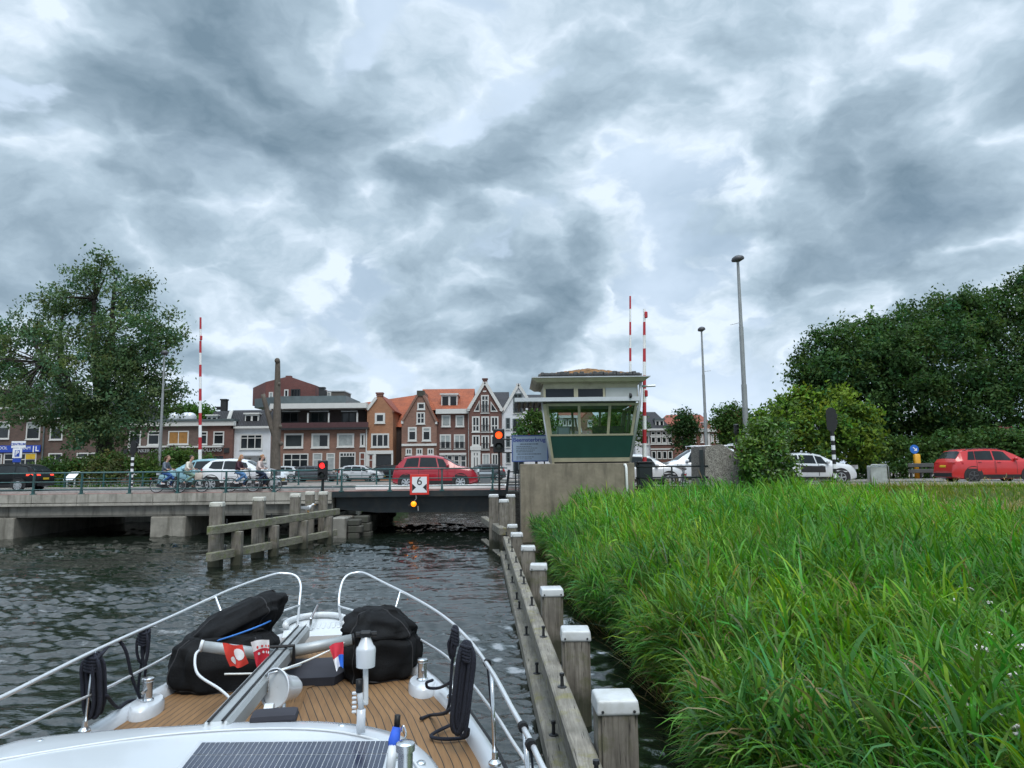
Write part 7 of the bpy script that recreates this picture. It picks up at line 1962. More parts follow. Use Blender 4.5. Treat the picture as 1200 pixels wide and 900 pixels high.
    b = MB(); b.tube(rope('', '', [c + Vector((0, -.02, -.02)), c + Vector((.05, -.01, .03)), c + Vector((.04, 0, .07)), e + Vector((.02, 0, -.02))], 0), .004, 6); b.tube([c + Vector((0, 0, -.06)), c + Vector((.0, 0, -.035))], .026, 12); b.build('shackle', M_STEEL, sf, smooth=True)
    p = BG(475, 890, 1.90)
    b = MB(); b.lathe([(.03, -.1), (.03, .03), (.038, .034), (.038, .062), (.03, .068), (.001, .07)], 18, Matrix.Translation((p.x, p.y, 1.90))); b.build('chrome_cap', M_STEEL, t, angle=40)
    # plastic clips and short ties on the right hand rail
    for px, py in ((571, 777), (613, 852), (622, 873)):
        p = BG(px, py, 1.785); b = MB(); d = (BG(px + 3, py + 6, 1.785) - p).normalized(); b.tube([p - d * .018, p + d * .018], .026, 10); cl = b.build('fender_clip', M_BLKPL, t)
        b = MB(); b.tube([p + Vector((.0, 0, -.02)), p + Vector((.03, 0, -.35)), p + Vector((.06, 0, -.8))], .006, 5); b.build('fender_line', M_ROPE, cl)
    return t
YACHT = build_boat()
def wthing(name, label, cat, group=None): return thing(name, label, cat, BO, YAW, group)
def cover(label, base, hood, seed, neck_cord=None):
    """canvas thrown over deck gear: rings (cx, cy, z, rx, ry, turn) lofted, then folded and creased"""
    t = wthing('canvas_cover', label, 'cover', 'black canvas covers on the foredeck')
    g = np.random.default_rng(seed); ph = g.random(12) * 6.28
    def loft(rings, nm):
        P_ = np.array(rings); k = 44; n = 64; rows = []
        tt = np.linspace(0, len(rings) - 1, k)
        for q in tt:
            c = [np.interp(q, range(len(rings)), P_[:, j]) for j in range(6)]
            row = []
            for j in range(n):
                a = 2 * PI * j / n
                ca, sa = math.cos(a), math.sin(a); e = .62
                x = c[3] * math.copysign(abs(ca) ** e, ca); y = c[4] * math.copysign(abs(sa) ** e, sa)
                fold = .022 * math.sin(7 * a + ph[0] + q * .8) + .014 * math.sin(13 * a + ph[1] - q * 2.1) + .012 * math.sin(3 * a + q * 3.3 + ph[2]) + .010 * abs(math.sin(9 * a + 2.3 * q + ph[3]))
                fold *= min(1., .35 + q / 2) if q < 2 else 1.
                s = 1 + fold / max(c[3], .12)
                x *= s; y *= s; ct, st_ = math.cos(c[5]), math.sin(c[5])
                row.append(Vector((c[0] + x * ct - y * st_, c[1] + x * st_ + y * ct, c[2] + .012 * math.sin(5 * a + ph[4]) * (1 if 0 < q < len(rings) - 1.2 else 0) + (.22 * x if nm == 'hood' and len(hood) and hood[0][-1] != 9 else 0) * 0)))
            rows.append(row)
        b = MB(); b.grid(rows, closed=True); o = (k - 1) * n; b.f.append(tuple(o + i for i in range(n))); b.m.append(0)
        cv = b.build(nm, M_COVER, t, smooth=True)
        for j in (5, 21, 37, 53): b = MB(); b.tube([rows[i][j] for i in range(2, k - 2)], .0055, 5); b.build('piping', M_PIPING, cv, smooth=True)
        b = MB(); b.tube([p + Vector((0, 0, .006)) for p in rows[3]], .008, 5, closed=True); b.build('hem', M_PIPING, cv, smooth=True)
        return cv
    loft(base, 'lower_cover'); h = loft(hood, 'hood')
    return t, h
def covers():
    # left one: low bulky body with a long tilted hood
    c = BG(258, 812, 1.2); x, y = c.x, c.y + .30; z = dz(y)
    base = [(x, y, z + .0, .39, .29, .1), (x, y, z + .05, .42, .31, .1), (x - .02, y, z + .22, .44, .32, .1), (x - .02, y + .02, z + .36, .40, .29, .1), (x, y + .04, z + .43, .33, .24, .1)]
    hx, hy = x + .01, y + .15
    hood = [(hx - .02, hy, z + .37, .31, .21, .15), (hx - .02, hy, z + .42, .40, .26, .15), (hx, hy, z + .47, .43, .28, .15), (hx + .02, hy, z + .55, .38, .26, .15), (hx + .04, hy + .02, z + .62, .27, .19, .15), (hx + .04, hy + .02, z + .64, .14, .09, .15)]
    t, h = cover('black canvas cover with long slanting hood tied by a blue cord on the foredeck', base, hood, 3)
    # tilt the hood: rises to starboard
    for v in [v for ob in [h] + list(h.children) for v in ob.data.vertices]:
        u = (v.co.x - hx); k = min(1, max(0, (v.co.z - (z + .35)) / .1)); v.co.z += u * .40 * k
    b = MB(); pts = [BW(97, 765, 5.9), BW(200, 762, 5.75), BW(240, 758, 5.7), BW(300, 746, 5.9)]
    # blue cord round the neck
    ring = [(x + (.37) * math.cos(a) - .0, y + .06 + .265 * math.sin(a), z + .43 + .1 * math.cos(a)) for a in np.linspace(R(180), R(372), 20)]
    b = MB(); b.tube(ring, .008, 6); b.build('cord', mat('blue cord', (.03, .16, .5), .7), t, smooth=True)
    c = BG(440, 800, 1.2); x, y = c.x + .02, c.y + .25; z = dz(y)
    base = [(x, y, z, .26, .25, .3), (x, y, z + .04, .29, .27, .3), (x + .01, y, z + .17, .33, .30, .3), (x + .01, y, z + .32, .33, .29, .3), (x, y, z + .40, .27, .25, .3)]
    hood = [(x, y, z + .34, .24, .22, .2), (x, y, z + .38, .31, .28, .2), (x, y, z + .44, .31, .27, .2), (x - .02, y, z + .52, .24, .22, .2), (x - .04, y, z + .585, .16, .15, .2), (x - .04, y, z + .60, .08, .07, .2)]
    cover('black canvas cover with rounded hood behind the white lamp box', base, hood, 8)
covers()
def flags():
    def cloth(label, corners, m, stripes=None, seed=1, nm='flag', cat='flag', marks=None):
        t = wthing(nm, label, cat); g = np.random.default_rng(seed); ph = g.random(4) * 6.28
        A, B, C, D = [Vector(c) for c in corners]; n = 14
        def P_(u, v, off=0.):
            p = (A * (1 - u) + B * u) * (1 - v) + (D * (1 - u) + C * u) * v
            return p + Vector((.004 * math.sin(9 * u + ph[1]), .022 * math.sin(7 * u + 4 * v + ph[0]) * (.3 + v) - off, .006 * math.sin(6 * u + ph[2])))
        for u0, u1, v0, v1, mm, name in (stripes or [(0, 1, 0, 1, m, 'cloth')]):
            b = MB(); b.grid([[P_(u0 + (u1 - u0) * i / n, v0 + (v1 - v0) * j / n) for i in range(n + 1)] for j in range(n + 1)]); b.build(name, mm, t, smooth=True)
        for u, v, r_, mm in marks or ():
            b = MB(); b.grid([[P_(u + r_ * rr * math.cos(a), v + r_ * rr * math.sin(a), .004) for a in np.linspace(0, 2 * PI, 15)] for rr in (0.02, .5, 1)]); b.build('emblem', mm, t, smooth=True)
        return t
    RD = mat('orange red cloth', (.62, .045, .03), .8, var=.1, scale=10); RD2 = mat('crimson cloth', (.50, .02, .04), .8, var=.1, scale=10); WH = mat('white cloth', (.72, .72, .73), .8, var=.08, scale=10); BLU = mat('flag blue cloth', (.02, .13, .55), .8, var=.1)
    Y = 5.62
    cloth('orange red pennant with white round emblem hanging from the spar', [BW(261, 754, Y), BW(284, 756, Y), BW(290, 779, Y), BW(269, 783, Y)], RD, None, 1, marks=[(.72, .42, .26, WH), (.30, .74, .16, WH)])
    cloth('red cloth with white top band hanging beside the grey mast', [BW(293, 752, Y + .15), BW(316, 749, Y + .15), BW(317, 775, Y + .15), BW(302, 784, Y + .15)], RD2, [(0, 1, 0, .36, WH, 'white_band'), (0, 1, .36, 1, RD2, 'red_band')], 2, marks=[(.35 + .2 * k, .52, .055, WH) for k in range(4)] + [(.35 + .2 * k, .26, .05, RD) for k in range(4)])
    cloth('small red white and blue flag hanging from the end of the spar', [BW(385, 757, 6.0), BW(403, 751, 6.05), BW(403, 781, 6.0), BW(394, 785, 5.95)], RD2, [(0, .55, 0, .55, RD2, 'red_band'), (.55, 1, 0, .5, RD2, 'red_band'), (0, .5, .55, 1, WH, 'white_band'), (.5, 1, .5, 1, BLU, 'blue_band')], 3)
    cloth('tiny red and white pennant tied above the white cord near the bow', [BW(372, 752, 6.4), BW(384, 754, 6.4), BW(384, 764, 6.4), BW(377, 762, 6.4)], RD, None, 4)
flags()
def coil(label, top, bottom, width, n, Y, seed, extra=None, r=.0125):
    """mooring line hung in long bights over the rail"""
    t = wthing('rope_coil', label, 'rope', 'navy mooring lines hung on the rails')
    g = np.random.default_rng(seed); b = MB()
    tp = BW(*top, Y); bt = BW(*bottom, Y); 
    hw = (BW(top[0] + width / 2, top[1], Y) - tp).length
    for k in range(n):
        f = k / (n - 1) - .5; d = .05 * math.sin(k * 2.4); w_ = hw * (.55 + .5 * g.random()); dx = hw * f * .7
        zb = bt.z + .05 * (g.random() - .3); zt = tp.z + .01 * math.sin(k); xm = (tp.x + bt.x) / 2
        pts = [Vector((tp.x + dx * .4, tp.y - .02 + d * .3, zt)), Vector((tp.x + dx - w_ * .45, tp.y + d, zt - .08)), Vector((xm + dx - w_ * .5, tp.y + d, (zt + zb) / 2)), Vector((bt.x + dx - w_ * .42, tp.y + d, zb + .07)), Vector((bt.x + dx, tp.y + d, zb)),
               Vector((bt.x + dx + w_ * .42, tp.y + d - .02, zb + .07)), Vector((xm + dx + w_ * .5, tp.y + d - .02, (zt + zb) / 2)), Vector((tp.x + dx + w_ * .45, tp.y + d - .02, zt - .08))]
        pts.append(pts[0]); b.tube(rope('', '', pts, 0, sub=5), r, 7)
    b.build('bights', M_ROPE, t, smooth=True)
    b = MB()
    for q in range(5): 
        z = tp.z - .03 - .022 * q + .01; b.tube([(tp.x + hw * .5 * math.cos(a), tp.y + .07 * math.sin(a) - .01, z + .008 * math.sin(a * 2)) for a in np.linspace(0, 2 * PI, 15)[:-1]], r, 6, closed=True)
    b.build('gasket_turns', M_ROPE, t, smooth=True)
    for pts in extra or (): 
        b = MB(); b.tube(rope('', '', pts, 0), r, 7); b.build('tail', M_ROPE, t, smooth=True)
    return t
YL, YR = 5.25, 4.95
coil('long navy rope coil hanging on the left rail beside the black cover', (110, 765), (110, 840), 30, 10, YL, 4,
     [[BW(118, 768, YL), BW(135, 750, 5.55), BW(147, 762, 5.6), BW(155, 795, 5.7), BW(166, 822, 5.9), BW(173, 838, 5.9)], [BW(125, 815, YL), BW(138, 829, 5.6), BW(150, 822, 5.8), BW(166, 820, 5.95), BW(173, 818, 6.0), BW(172, 836, 5.9)]])
coil('navy rope tied in open loops round the left rail above the steel bollard', (170, 737), (168, 780), 20, 3, 5.95, 5,
     [[BW(166, 776, 5.95), BW(163, 795, 6.0), BW(162, 810, 6.05)], [BW(171, 778, 5.95), BW(170, 790, 6.0), BW(168, 803, 6.05)]], r=.011)
coil('thick navy rope coil hanging on the right rail with its tail on the teak', (546, 752), (537, 858), 23, 11, YR, 6,
     [[BG(527, 850, 1.22), BG(505, 862, 1.21), BG(520, 866, 1.21), BG(545, 864, 1.21), BW(549, 855, YR - .05)], [BW(529, 830, YR), BW(520, 836, YR + .1), BG(505, 838, 1.21), BG(493, 842, 1.21)]])
coil('short navy rope wound on the right rail above the thick coil', (533, 734), (530, 772), 12, 4, 5.3, 7,
     [[BW(531, 765, 5.3), BW(529, 790, 5.3), BW(527, 822, 5.3), BW(523, 836, 5.35)], [BW(527, 800, 5.35), BG(515, 806, 1.3), BG(502, 806, 1.3), BG(500, 800, 1.36), BG(507, 797, 1.36)]], r=.012)
# ------------------------------------------------------------------ trees, bushes, reeds
M_LEAF = mat_leaf('leaves', .32, .6, spec=.12)
M_LEAFG = mat_leaf('glossy leaves', .3, .45, spec=.3)
M_REED = mat_leaf('reed blades', .38, .5, spec=.2)
M_BARK = mat_wood('bark', (.02, .017, .013), (.055, .047, .037), (.035, .04, .02), 'z', .5)
M_BARKP = mat_wood('pollard bark', (.075, .062, .05), (.17, .145, .12), None, 'z')
def leaf_quads(C, N_, size, g, aspect=.55, droop=.0):
    """N leaves: pointed quads around centres C with loose normals N_"""
    n = len(C)
    d = g.normal(size=(n, 3)); d[:, 2] -= droop; d /= np.linalg.norm(d, axis=1)[:, None]
    nn = N_ + .75 * g.normal(size=(n, 3)); side = np.cross(nn, d); side /= np.linalg.norm(side, axis=1)[:, None] + 1e-9
    s = (size * (.6 + .8 * g.random(n)))[:, None]
    V = np.stack([C - d * s * .5, C + side * s * aspect * .5 - d * s * .05, C + d * s * .55, C - side * s * aspect * .5 - d * s * .05], 1)
    return V.reshape(-1, 3), np.arange(n * 4).reshape(n, 4)
def tints(n, g, base, var=.22, warm=.12):
    b = np.array(base, float); t = 1 + var * g.normal(size=(n, 1)); w = warm * g.normal(size=(n, 1))
    c = b[None, :] * np.clip(t, .45, 1.8); c[:, 0] *= np.clip(1 + w[:, 0] * 1.6, .5, 1.7); c[:, 2] *= np.clip(1 - w[:, 0], .5, 1.5)
    return np.clip(c, .002, .9)
def crown(par, lobes, n, size, base, seed, m=M_LEAF, clump=.55, per=34, var=.22, hollow=.45, name='crown', bases=None, droop=.2, squash=.75, aspect=.55):
    """leaves gathered in sprays that sit mostly near the skin of the lobes (x, y, z, rx, ry, rz)"""
    g = np.random.default_rng(seed); L_ = np.array(lobes, float)
    sub = []
    for q in L_:                                  # smaller boughs standing out of every lobe make the outline uneven
        for _ in range(4):
            u = g.normal(size=3); u[2] = abs(u[2]) * .8 + .1 * u[2]; u /= np.linalg.norm(u); k = .30 + .22 * g.random()
            sub.append([*(q[:3] + u * q[3:6] * (.80 + .25 * g.random())), *(q[3:6] * k)])
    L_ = np.concatenate([L_, np.array(sub)])
    vol = L_[:, 3] * L_[:, 5]; pick = g.choice(len(L_), size=max(1, n // per), p=vol / vol.sum())
    u = g.normal(size=(len(pick), 3)); u /= np.linalg.norm(u, axis=1)[:, None]
    rad = (hollow + (1 - hollow) * g.random(len(pick)) ** .55)[:, None]
    cc = L_[pick, :3] + u * rad * L_[pick, 3:6]
    k = len(pick); rep = np.repeat(np.arange(k), per)
    off = g.normal(size=(k * per, 3)) * clump * (.55 + .7 * g.random(k))[rep][:, None]; off[:, 2] *= squash; off[:, 2] -= .25 * np.hypot(off[:, 0], off[:, 1])
    C = cc[rep] + off
    N_ = u[rep] * .6 + np.array([0, -.1, .8])
    V, F = leaf_quads(C, N_, size, g, aspect, droop)
    ct = tints(k, g, base, var, .10)
    if bases is not None:
        alt = g.random(k) < .35; ct[alt] = tints(alt.sum(), g, bases, var, .1)
    T = ct[rep] * np.clip(1 + .14 * g.normal(size=(k * per, 1)), .6, 1.5)
    o = quick_mesh(name, V - np.array(xform(par).translation), F, m, par, T)
    return o, cc
def branchy(par, segs, m=M_BARK, name='trunk'):
    """segs: list of (points, radii)"""
    b = MB()
    for pts, rr in segs:
        q = rope('', '', pts, 0, sub=4); r2 = list(np.interp(np.linspace(0, 1, len(q)), np.linspace(0, 1, len(rr)), rr)); b.tube(q, r2, 9)
    return b.build(name, m, par, world=True, smooth=True)
def limb_to(par, start, targets, r0, seed, m=M_BARK, n=26, name='branch'):
    g = np.random.default_rng(seed); b = MB(); idx = g.choice(len(targets), size=min(n, len(targets)), replace=False)
    for i in idx:
        T = Vector(targets[i]); S = min((Vector(q_) for q_ in start), key=lambda q_: (q_ - T).length)
        if (T - S).length > 6: continue
        mid = S.lerp(T, .5) + Vector((g.normal() * .2, g.normal() * .2, .1)); q = rope('', '', [S, mid, T], 0, sub=5)
        b.tube(q, list(np.linspace(r0, r0 * .2, len(q))), 5)
    o = b.build(name, m, par, world=True, smooth=True)
    return o
def big_left_tree():
    Y = 52.; g = np.random.default_rng(2)
    t = thing('poplar_tree', 'large leafy tree with open dark green crown before the brown brick house', 'tree', (W(125, 545, Y).x, Y, 2.0))
    P = lambda px, py, dy=0.: W(px, py, Y + dy)
    T0 = P(125, 548)
    sg = [([P(125, 560), P(124, 530), P(121, 500), P(119, 470)], [.8, .62, .52, .45]),
          ([P(119, 472), P(114, 440), P(111, 405), P(110, 360), P(112, 325)], [.45, .34, .26, .16, .05]), ([P(119, 468), P(128, 430, 1), P(131, 395, 1), P(133, 350, 1), P(137, 325, 1)], [.4, .3, .24, .14, .05]),
          ([P(120, 465), P(122, 430, -1), P(126, 400, -1), P(148, 372, -1)], [.3, .22, .16, .06]), ([P(122, 490), P(90, 470, -1), P(52, 425, -2), P(38, 395, -2)], [.34, .24, .16, .05]),
          ([P(122, 500), P(150, 470, 1), P(180, 430, 1)], [.3, .18, .06]), ([P(121, 480), P(80, 450, 2), P(70, 400, 2), P(78, 350, 2)], [.3, .2, .14, .05]), ([P(124, 515), P(100, 498, -1), P(93, 488, -2)], [.22, .14, .06])]
    branchy(t, sg)
    def lb(px, py, r, dy=0., sq=.85):
        p = P(px, py, dy); k = Y / FOC; return (p.x, p.y, p.z, r * k, r * k * 1.1, r * k * sq)
    lobes = [lb(122, 322, 25), lb(95, 338, 26, 1), lb(152, 345, 27, -1), lb(72, 362, 28, -1), lb(105, 372, 34, 2), lb(175, 372, 25, 1), lb(52, 395, 22, 1), lb(85, 405, 38, -2), lb(150, 400, 40, -2), lb(185, 400, 26, 0), lb(20, 385, 22, 1), lb(8, 405, 26, 0), lb(40, 430, 34, -1),
             lb(110, 440, 44, -3), lb(165, 440, 42, -2), lb(196, 412, 14, 0), lb(10, 450, 34, 1), lb(60, 470, 40, -2), lb(125, 480, 46, -3), lb(172, 472, 36, 0), lb(190, 455, 20, 1), lb(100, 505, 30, -3), lb(75, 492, 26, -2), lb(142, 500, 32, -2), lb(20, 480, 26, 0), lb(-20, 430, 32, 0), lb(-30, 395, 30, 2)]
    o, cc = crown(t, lobes, 52000, .23, (.074, .124, .058), 5, clump=.38, per=44, var=.18, hollow=.4, bases=(.09, .145, .075))
    limb_to(t, [P(111, 400), P(131, 395, 1), P(70, 420, -2), P(150, 440, 1), P(112, 350), P(133, 360, 1), P(52, 425, -2)], cc, .08, 8, n=140)
big_left_tree()
def pollard():
    Y = 57.
    t = thing('bare_tree_trunk', 'bare pruned tree trunk forking into two stubs before the brick block', 'tree', (W(323, 560, Y).x, Y, 2.0))
    P = lambda px, py, dy=0.: W(px, py, Y + dy)
    branchy(t, [([P(323, 565), P(323, 530), P(324.5, 495), P(325, 460), P(325.5, 423)], [.46, .36, .33, .25, .19]), ([P(322.5, 512), P(316, 492), P(308, 462)], [.26, .22, .17])], M_BARKP)
    b = MB()
    for px, py, r in ((329, 500, .16), (327.5, 450, .14), (318, 482, .1), (330, 520, .17), (325.5, 423, .22)):
        p = P(px, py); bm_ = MB(); blob(b, p + Vector((0, -.12, 0)), (r, r, r * 1.1), 6)
    b.build('knots', M_BARKP, t, world=True, smooth=True)
pollard()
def simple_tree(name, label, px, Y, lobes_px, n, size, base, seed, group=None, trunk_top=None, trunk_r=.25, bases=None, m=M_LEAF, clump=.5, per=34, zb=2.0, cat='tree', hollow=.4, branch=14):
    x = W(px, 540, Y).x
    t = thing(name, label, cat, (x, Y, zb), 0, group)
    k = Y / FOC; lobes = []
    for q in lobes_px:
        dy = q[3] if len(q) > 3 else 0.; p = W(q[0], q[1], Y + dy); r = q[2] * k; sq = q[4] if len(q) > 4 else .85
        lobes.append((p.x, p.y, p.z, r, r * 1.05, r * sq))
    o, cc = crown(t, lobes, n, size, base, seed, m, clump, per, hollow=hollow, bases=bases)
    top = max(l[2] for l in lobes) if trunk_top is None else trunk_top
    g = np.random.default_rng(seed + 1)
    q = [Vector((x, Y, zb - .1)), Vector((x + .1, Y, zb + (top - zb) * .35)), Vector((x - .05 + .3 * g.normal(), Y, zb + (top - zb) * .9))]
    branchy(t, [(q, [trunk_r, trunk_r * .75, trunk_r * .2])], name='trunk')
    if branch: limb_to(t, [q[1], q[1].lerp(q[2], .4), q[1].lerp(q[2], .75)], cc, trunk_r * .28, seed + 2, n=branch)
    return t
G_DARK = (.037, .080, .026); G_DARK2 = (.058, .108, .032); G_MID = (.058, .112, .028); G_LIME = (.125, .20, .026); G_SPRING = (.10, .19, .032)
# dark wall of trees on the right
Yt = 51.
simple_tree('maple_tree', 'dark green broad tree at the left end of the tree mass on the right', 1000, Yt, [(960, 425, 24), (948, 440, 14), (985, 402, 26), (1015, 392, 28, 1), (985, 440, 36, -1), (1020, 430, 40, -2), (970, 470, 30), (1010, 480, 40, -2), (1040, 402, 28), (960, 455, 20), (1000, 512, 34, -1)], 38000, .25, G_DARK, 31, 'dark trees beyond the road', bases=G_DARK2, clump=.42, per=40, hollow=.62)
simple_tree('maple_tree', 'dark green broad tree behind the yellow traffic bollard', 1085, Yt, [(1060, 388, 30), (1090, 375, 32, 1), (1120, 372, 32), (1060, 425, 42, -2), (1105, 420, 48, -2), (1140, 400, 36, 1), (1070, 470, 44, -2), (1120, 475, 48, -2), (1060, 510, 32, 0), (1105, 515, 34, -2), (1145, 368, 22)], 44000, .25, G_DARK, 33, 'dark trees beyond the road', bases=G_DARK2, clump=.42, per=40, hollow=.62)
simple_tree('maple_tree', 'tallest dark green tree above the red sport utility car', 1185, Yt + 1, [(1165, 365, 28), (1195, 352, 34), (1225, 350, 40), (1165, 410, 44, -1), (1210, 400, 50, -1), (1260, 380, 50), (1170, 465, 46, -2), (1220, 460, 54, -2), (1280, 440, 60), (1170, 510, 34, -2), (1220, 515, 40, -1), (1196, 330, 16)], 46000, .25, G_DARK, 35, 'dark trees beyond the road', bases=G_DARK2, clump=.42, per=40, hollow=.62)
simple_tree('elder_bush', 'yellow green elder bush in flower between lamp post and dark trees', 960, 44.5, [(905, 488, 18), (925, 478, 20), (950, 470, 18), (980, 472, 20), (1005, 485, 20), (1020, 500, 14), (925, 505, 26, -1), (960, 500, 30, -1), (1000, 512, 26, -1), (905, 520, 22, -1), (950, 530, 24, -1), (890, 500, 10), (1012, 530, 16, -1)], 20000, .24, G_LIME, 41, None, trunk_r=.12, bases=G_MID, clump=.30, per=30, cat='bush')
def elder_flowers():
    pass
simple_tree('hedge_bush', 'low dark hedge between white crossover and yellow bollard', 1045, 45.6, [(1015, 540, 18, 0, .8), (1035, 530, 20, 0, .8), (1060, 532, 20, 0, .8), (1085, 528, 20, 0, .8), (1110, 525, 22, 0, .8), (1140, 525, 22, 0, .8), (1170, 522, 22, 0, .8), (1200, 520, 26, 0, .8), (1050, 548, 16, -1, .8), (1090, 546, 16, -1, .8), (1020, 552, 12, -1, .8)], 16000, .22, G_DARK2, 43, None, trunk_r=.08, bases=G_MID, clump=.3, per=30, cat='hedge', branch=0)
simple_tree('hazel_bush', 'fresh green bush growing over the end of the pebbled block', 897, 30.6, [(892, 505, 16), (880, 525, 14, -.4), (905, 522, 18, -.5), (918, 545, 16, -.6), (890, 548, 20, -.6), (900, 572, 22, -.8), (872, 585, 14, -1), (925, 570, 14, -.4), (885, 560, 16, -1.0), (899, 500, 9)], 9000, .17, G_SPRING, 45, None, trunk_r=.06, bases=G_MID, clump=.20, per=26, zb=1.6, cat='bush', m=M_LEAFG)
# hedges on the left behind the road
simple_tree('shrub', 'green shrub mass behind the black estate car', 72, 47.5, [(55, 552, 14, 0, .8), (70, 547, 15, 0, .8), (85, 550, 13, 0, .8), (62, 560, 12, -.6, .8), (80, 562, 12, -.6, .8)], 4000, .20, G_MID, 51, 'shrubs behind the road', trunk_r=.05, bases=G_DARK2, clump=.25, per=26, cat='shrub', branch=0)
simple_tree('shrub', 'tan green flowering shrub under the big tree', 122, 47.5, [(105, 545, 13, 0, .8), (122, 540, 15, 0, .8), (140, 543, 13, 0, .8), (112, 556, 14, -.6, .8), (135, 556, 14, -.6, .8)], 5000, .18, (.10, .115, .045), 52, 'shrubs behind the road', trunk_r=.05, bases=G_MID, clump=.25, per=26, cat='shrub', branch=0)
simple_tree('shrub', 'green shrub behind the striped traffic light and first cyclist', 175, 47.5, [(158, 548, 13, 0, .8), (172, 543, 14, 0, .8), (190, 538, 14, 0, .8), (205, 536, 14, .5, .8), (170, 558, 12, -.6, .8), (195, 553, 13, -.6, .8), (222, 536, 12, .5, .8), (240, 538, 10, .5, .8)], 6500, .18, G_MID, 53, 'shrubs behind the road', trunk_r=.05, bases=(.07, .12, .03), clump=.25, per=26, cat='shrub', branch=0)
# trees beyond the houses and along the quay
for k, (px, lob) in enumerate(((165, [(150, 484, 12), (168, 481, 13), (160, 490, 14)]), (200, [(190, 484, 12), (208, 486, 11), (200, 492, 12)]), (228, [(222, 484, 11), (238, 486, 10), (230, 492, 11)]))):
    simple_tree('tree', ['bright green distant tree over the flat shop roof beside the big tree', 'bright green distant tree over the flat shop roof behind the slim lamp', 'bright green distant tree behind the red and white pole'][k], px, 100., lob, 2600, .5, (.05, .115, .02), 61 + k, 'distant trees over the roofs', trunk_r=.3, clump=.7, per=26, branch=0)
simple_tree('street_tree', 'round green street tree left of the keeper house under its canopy', 627, 58., [(622, 492, 13), (634, 485, 14), (640, 500, 16), (622, 510, 14), (632, 520, 16), (645, 515, 14), (618, 502, 9)], 5500, .24, G_MID, 71, 'street trees on the quay', trunk_r=.14, clump=.35, per=26)
simple_tree('street_tree', 'green street tree seen through the keeper house window', 722, 60., [(708, 496, 12), (722, 488, 15), (738, 490, 14), (715, 508, 14), (735, 508, 16), (726, 500, 14), (746, 500, 10)], 5000, .24, G_MID, 72, 'street trees on the quay', trunk_r=.14, clump=.35, per=26)
simple_tree('street_tree', 'narrow dark green street tree between the two red brick houses', 801, 66., [(799, 483, 6), (800, 492, 10), (806, 498, 11), (795, 502, 10), (802, 510, 13), (800, 520, 10)], 4200, .24, (.028, .062, .02), 73, 'street trees on the quay', trunk_r=.12, clump=.33, per=26)
simple_tree('street_tree', 'green street tree behind the dark traffic light', 853, 62., [(848, 484, 9), (857, 480, 8), (866, 486, 9), (850, 498, 14), (862, 500, 14), (856, 512, 14), (842, 496, 8)], 5000, .24, G_MID, 74, 'street trees on the quay', trunk_r=.12, clump=.33, per=26)
simple_tree('tree', 'dark distant tree between the tall lamp and the elder bush', 893, 66., [(885, 500, 10), (897, 495, 12), (908, 492, 12), (892, 512, 14), (905, 510, 14)], 4000, .3, G_DARK2, 75, None, trunk_r=.2, clump=.4, per=26)

# ------------------------------------------------------------------ reeds and grasses
def blades(P0, H, lean, az, width, seg, g, curl):
    """curved tapering strips. P0 (n,3) foot, H length, lean initial tilt, az direction, curl extra bend"""
    n = len(P0); s = np.linspace(0, 1, seg + 1)
    dirv = np.stack([np.cos(az), np.sin(az)], 1)
    ang = lean[:, None] + curl[:, None] * s[None, :] ** 1.5            # tilt from the vertical along the blade
    dl = H[:, None] / seg
    hx = np.concatenate([np.zeros((n, 1)), np.cumsum(np.sin((ang[:, 1:] + ang[:, :-1]) / 2) * dl, 1)], 1)
    hz = np.concatenate([np.zeros((n, 1)), np.cumsum(np.cos((ang[:, 1:] + ang[:, :-1]) / 2) * dl, 1)], 1)
    C = np.empty((n, seg + 1, 3)); C[:, :, 0] = P0[:, None, 0] + hx * dirv[:, None, 0]; C[:, :, 1] = P0[:, None, 1] + hx * dirv[:, None, 1]; C[:, :, 2] = P0[:, None, 2] + hz
    tw = az + PI / 2 + g.normal(size=n) * .5
    side = np.stack([np.cos(tw), np.sin(tw), g.normal(size=n) * .25], 1)
    prof = np.interp(s, [0, .12, .45, 1], [.45, .9, 1., .03])
    w = width[:, None] * prof[None, :] * .5
    V = np.stack([C - side[:, None, :] * w[:, :, None], C + side[:, None, :] * w[:, :, None]], 2)  # n, seg+1, 2, 3
    idx = np.arange(n * (seg + 1) * 2).reshape(n, seg + 1, 2)
    F = np.stack([idx[:, :-1, 0], idx[:, :-1, 1], idx[:, 1:, 1], idx[:, 1:, 0]], -1).reshape(-1, 4)
    return V.reshape(-1, 3), F
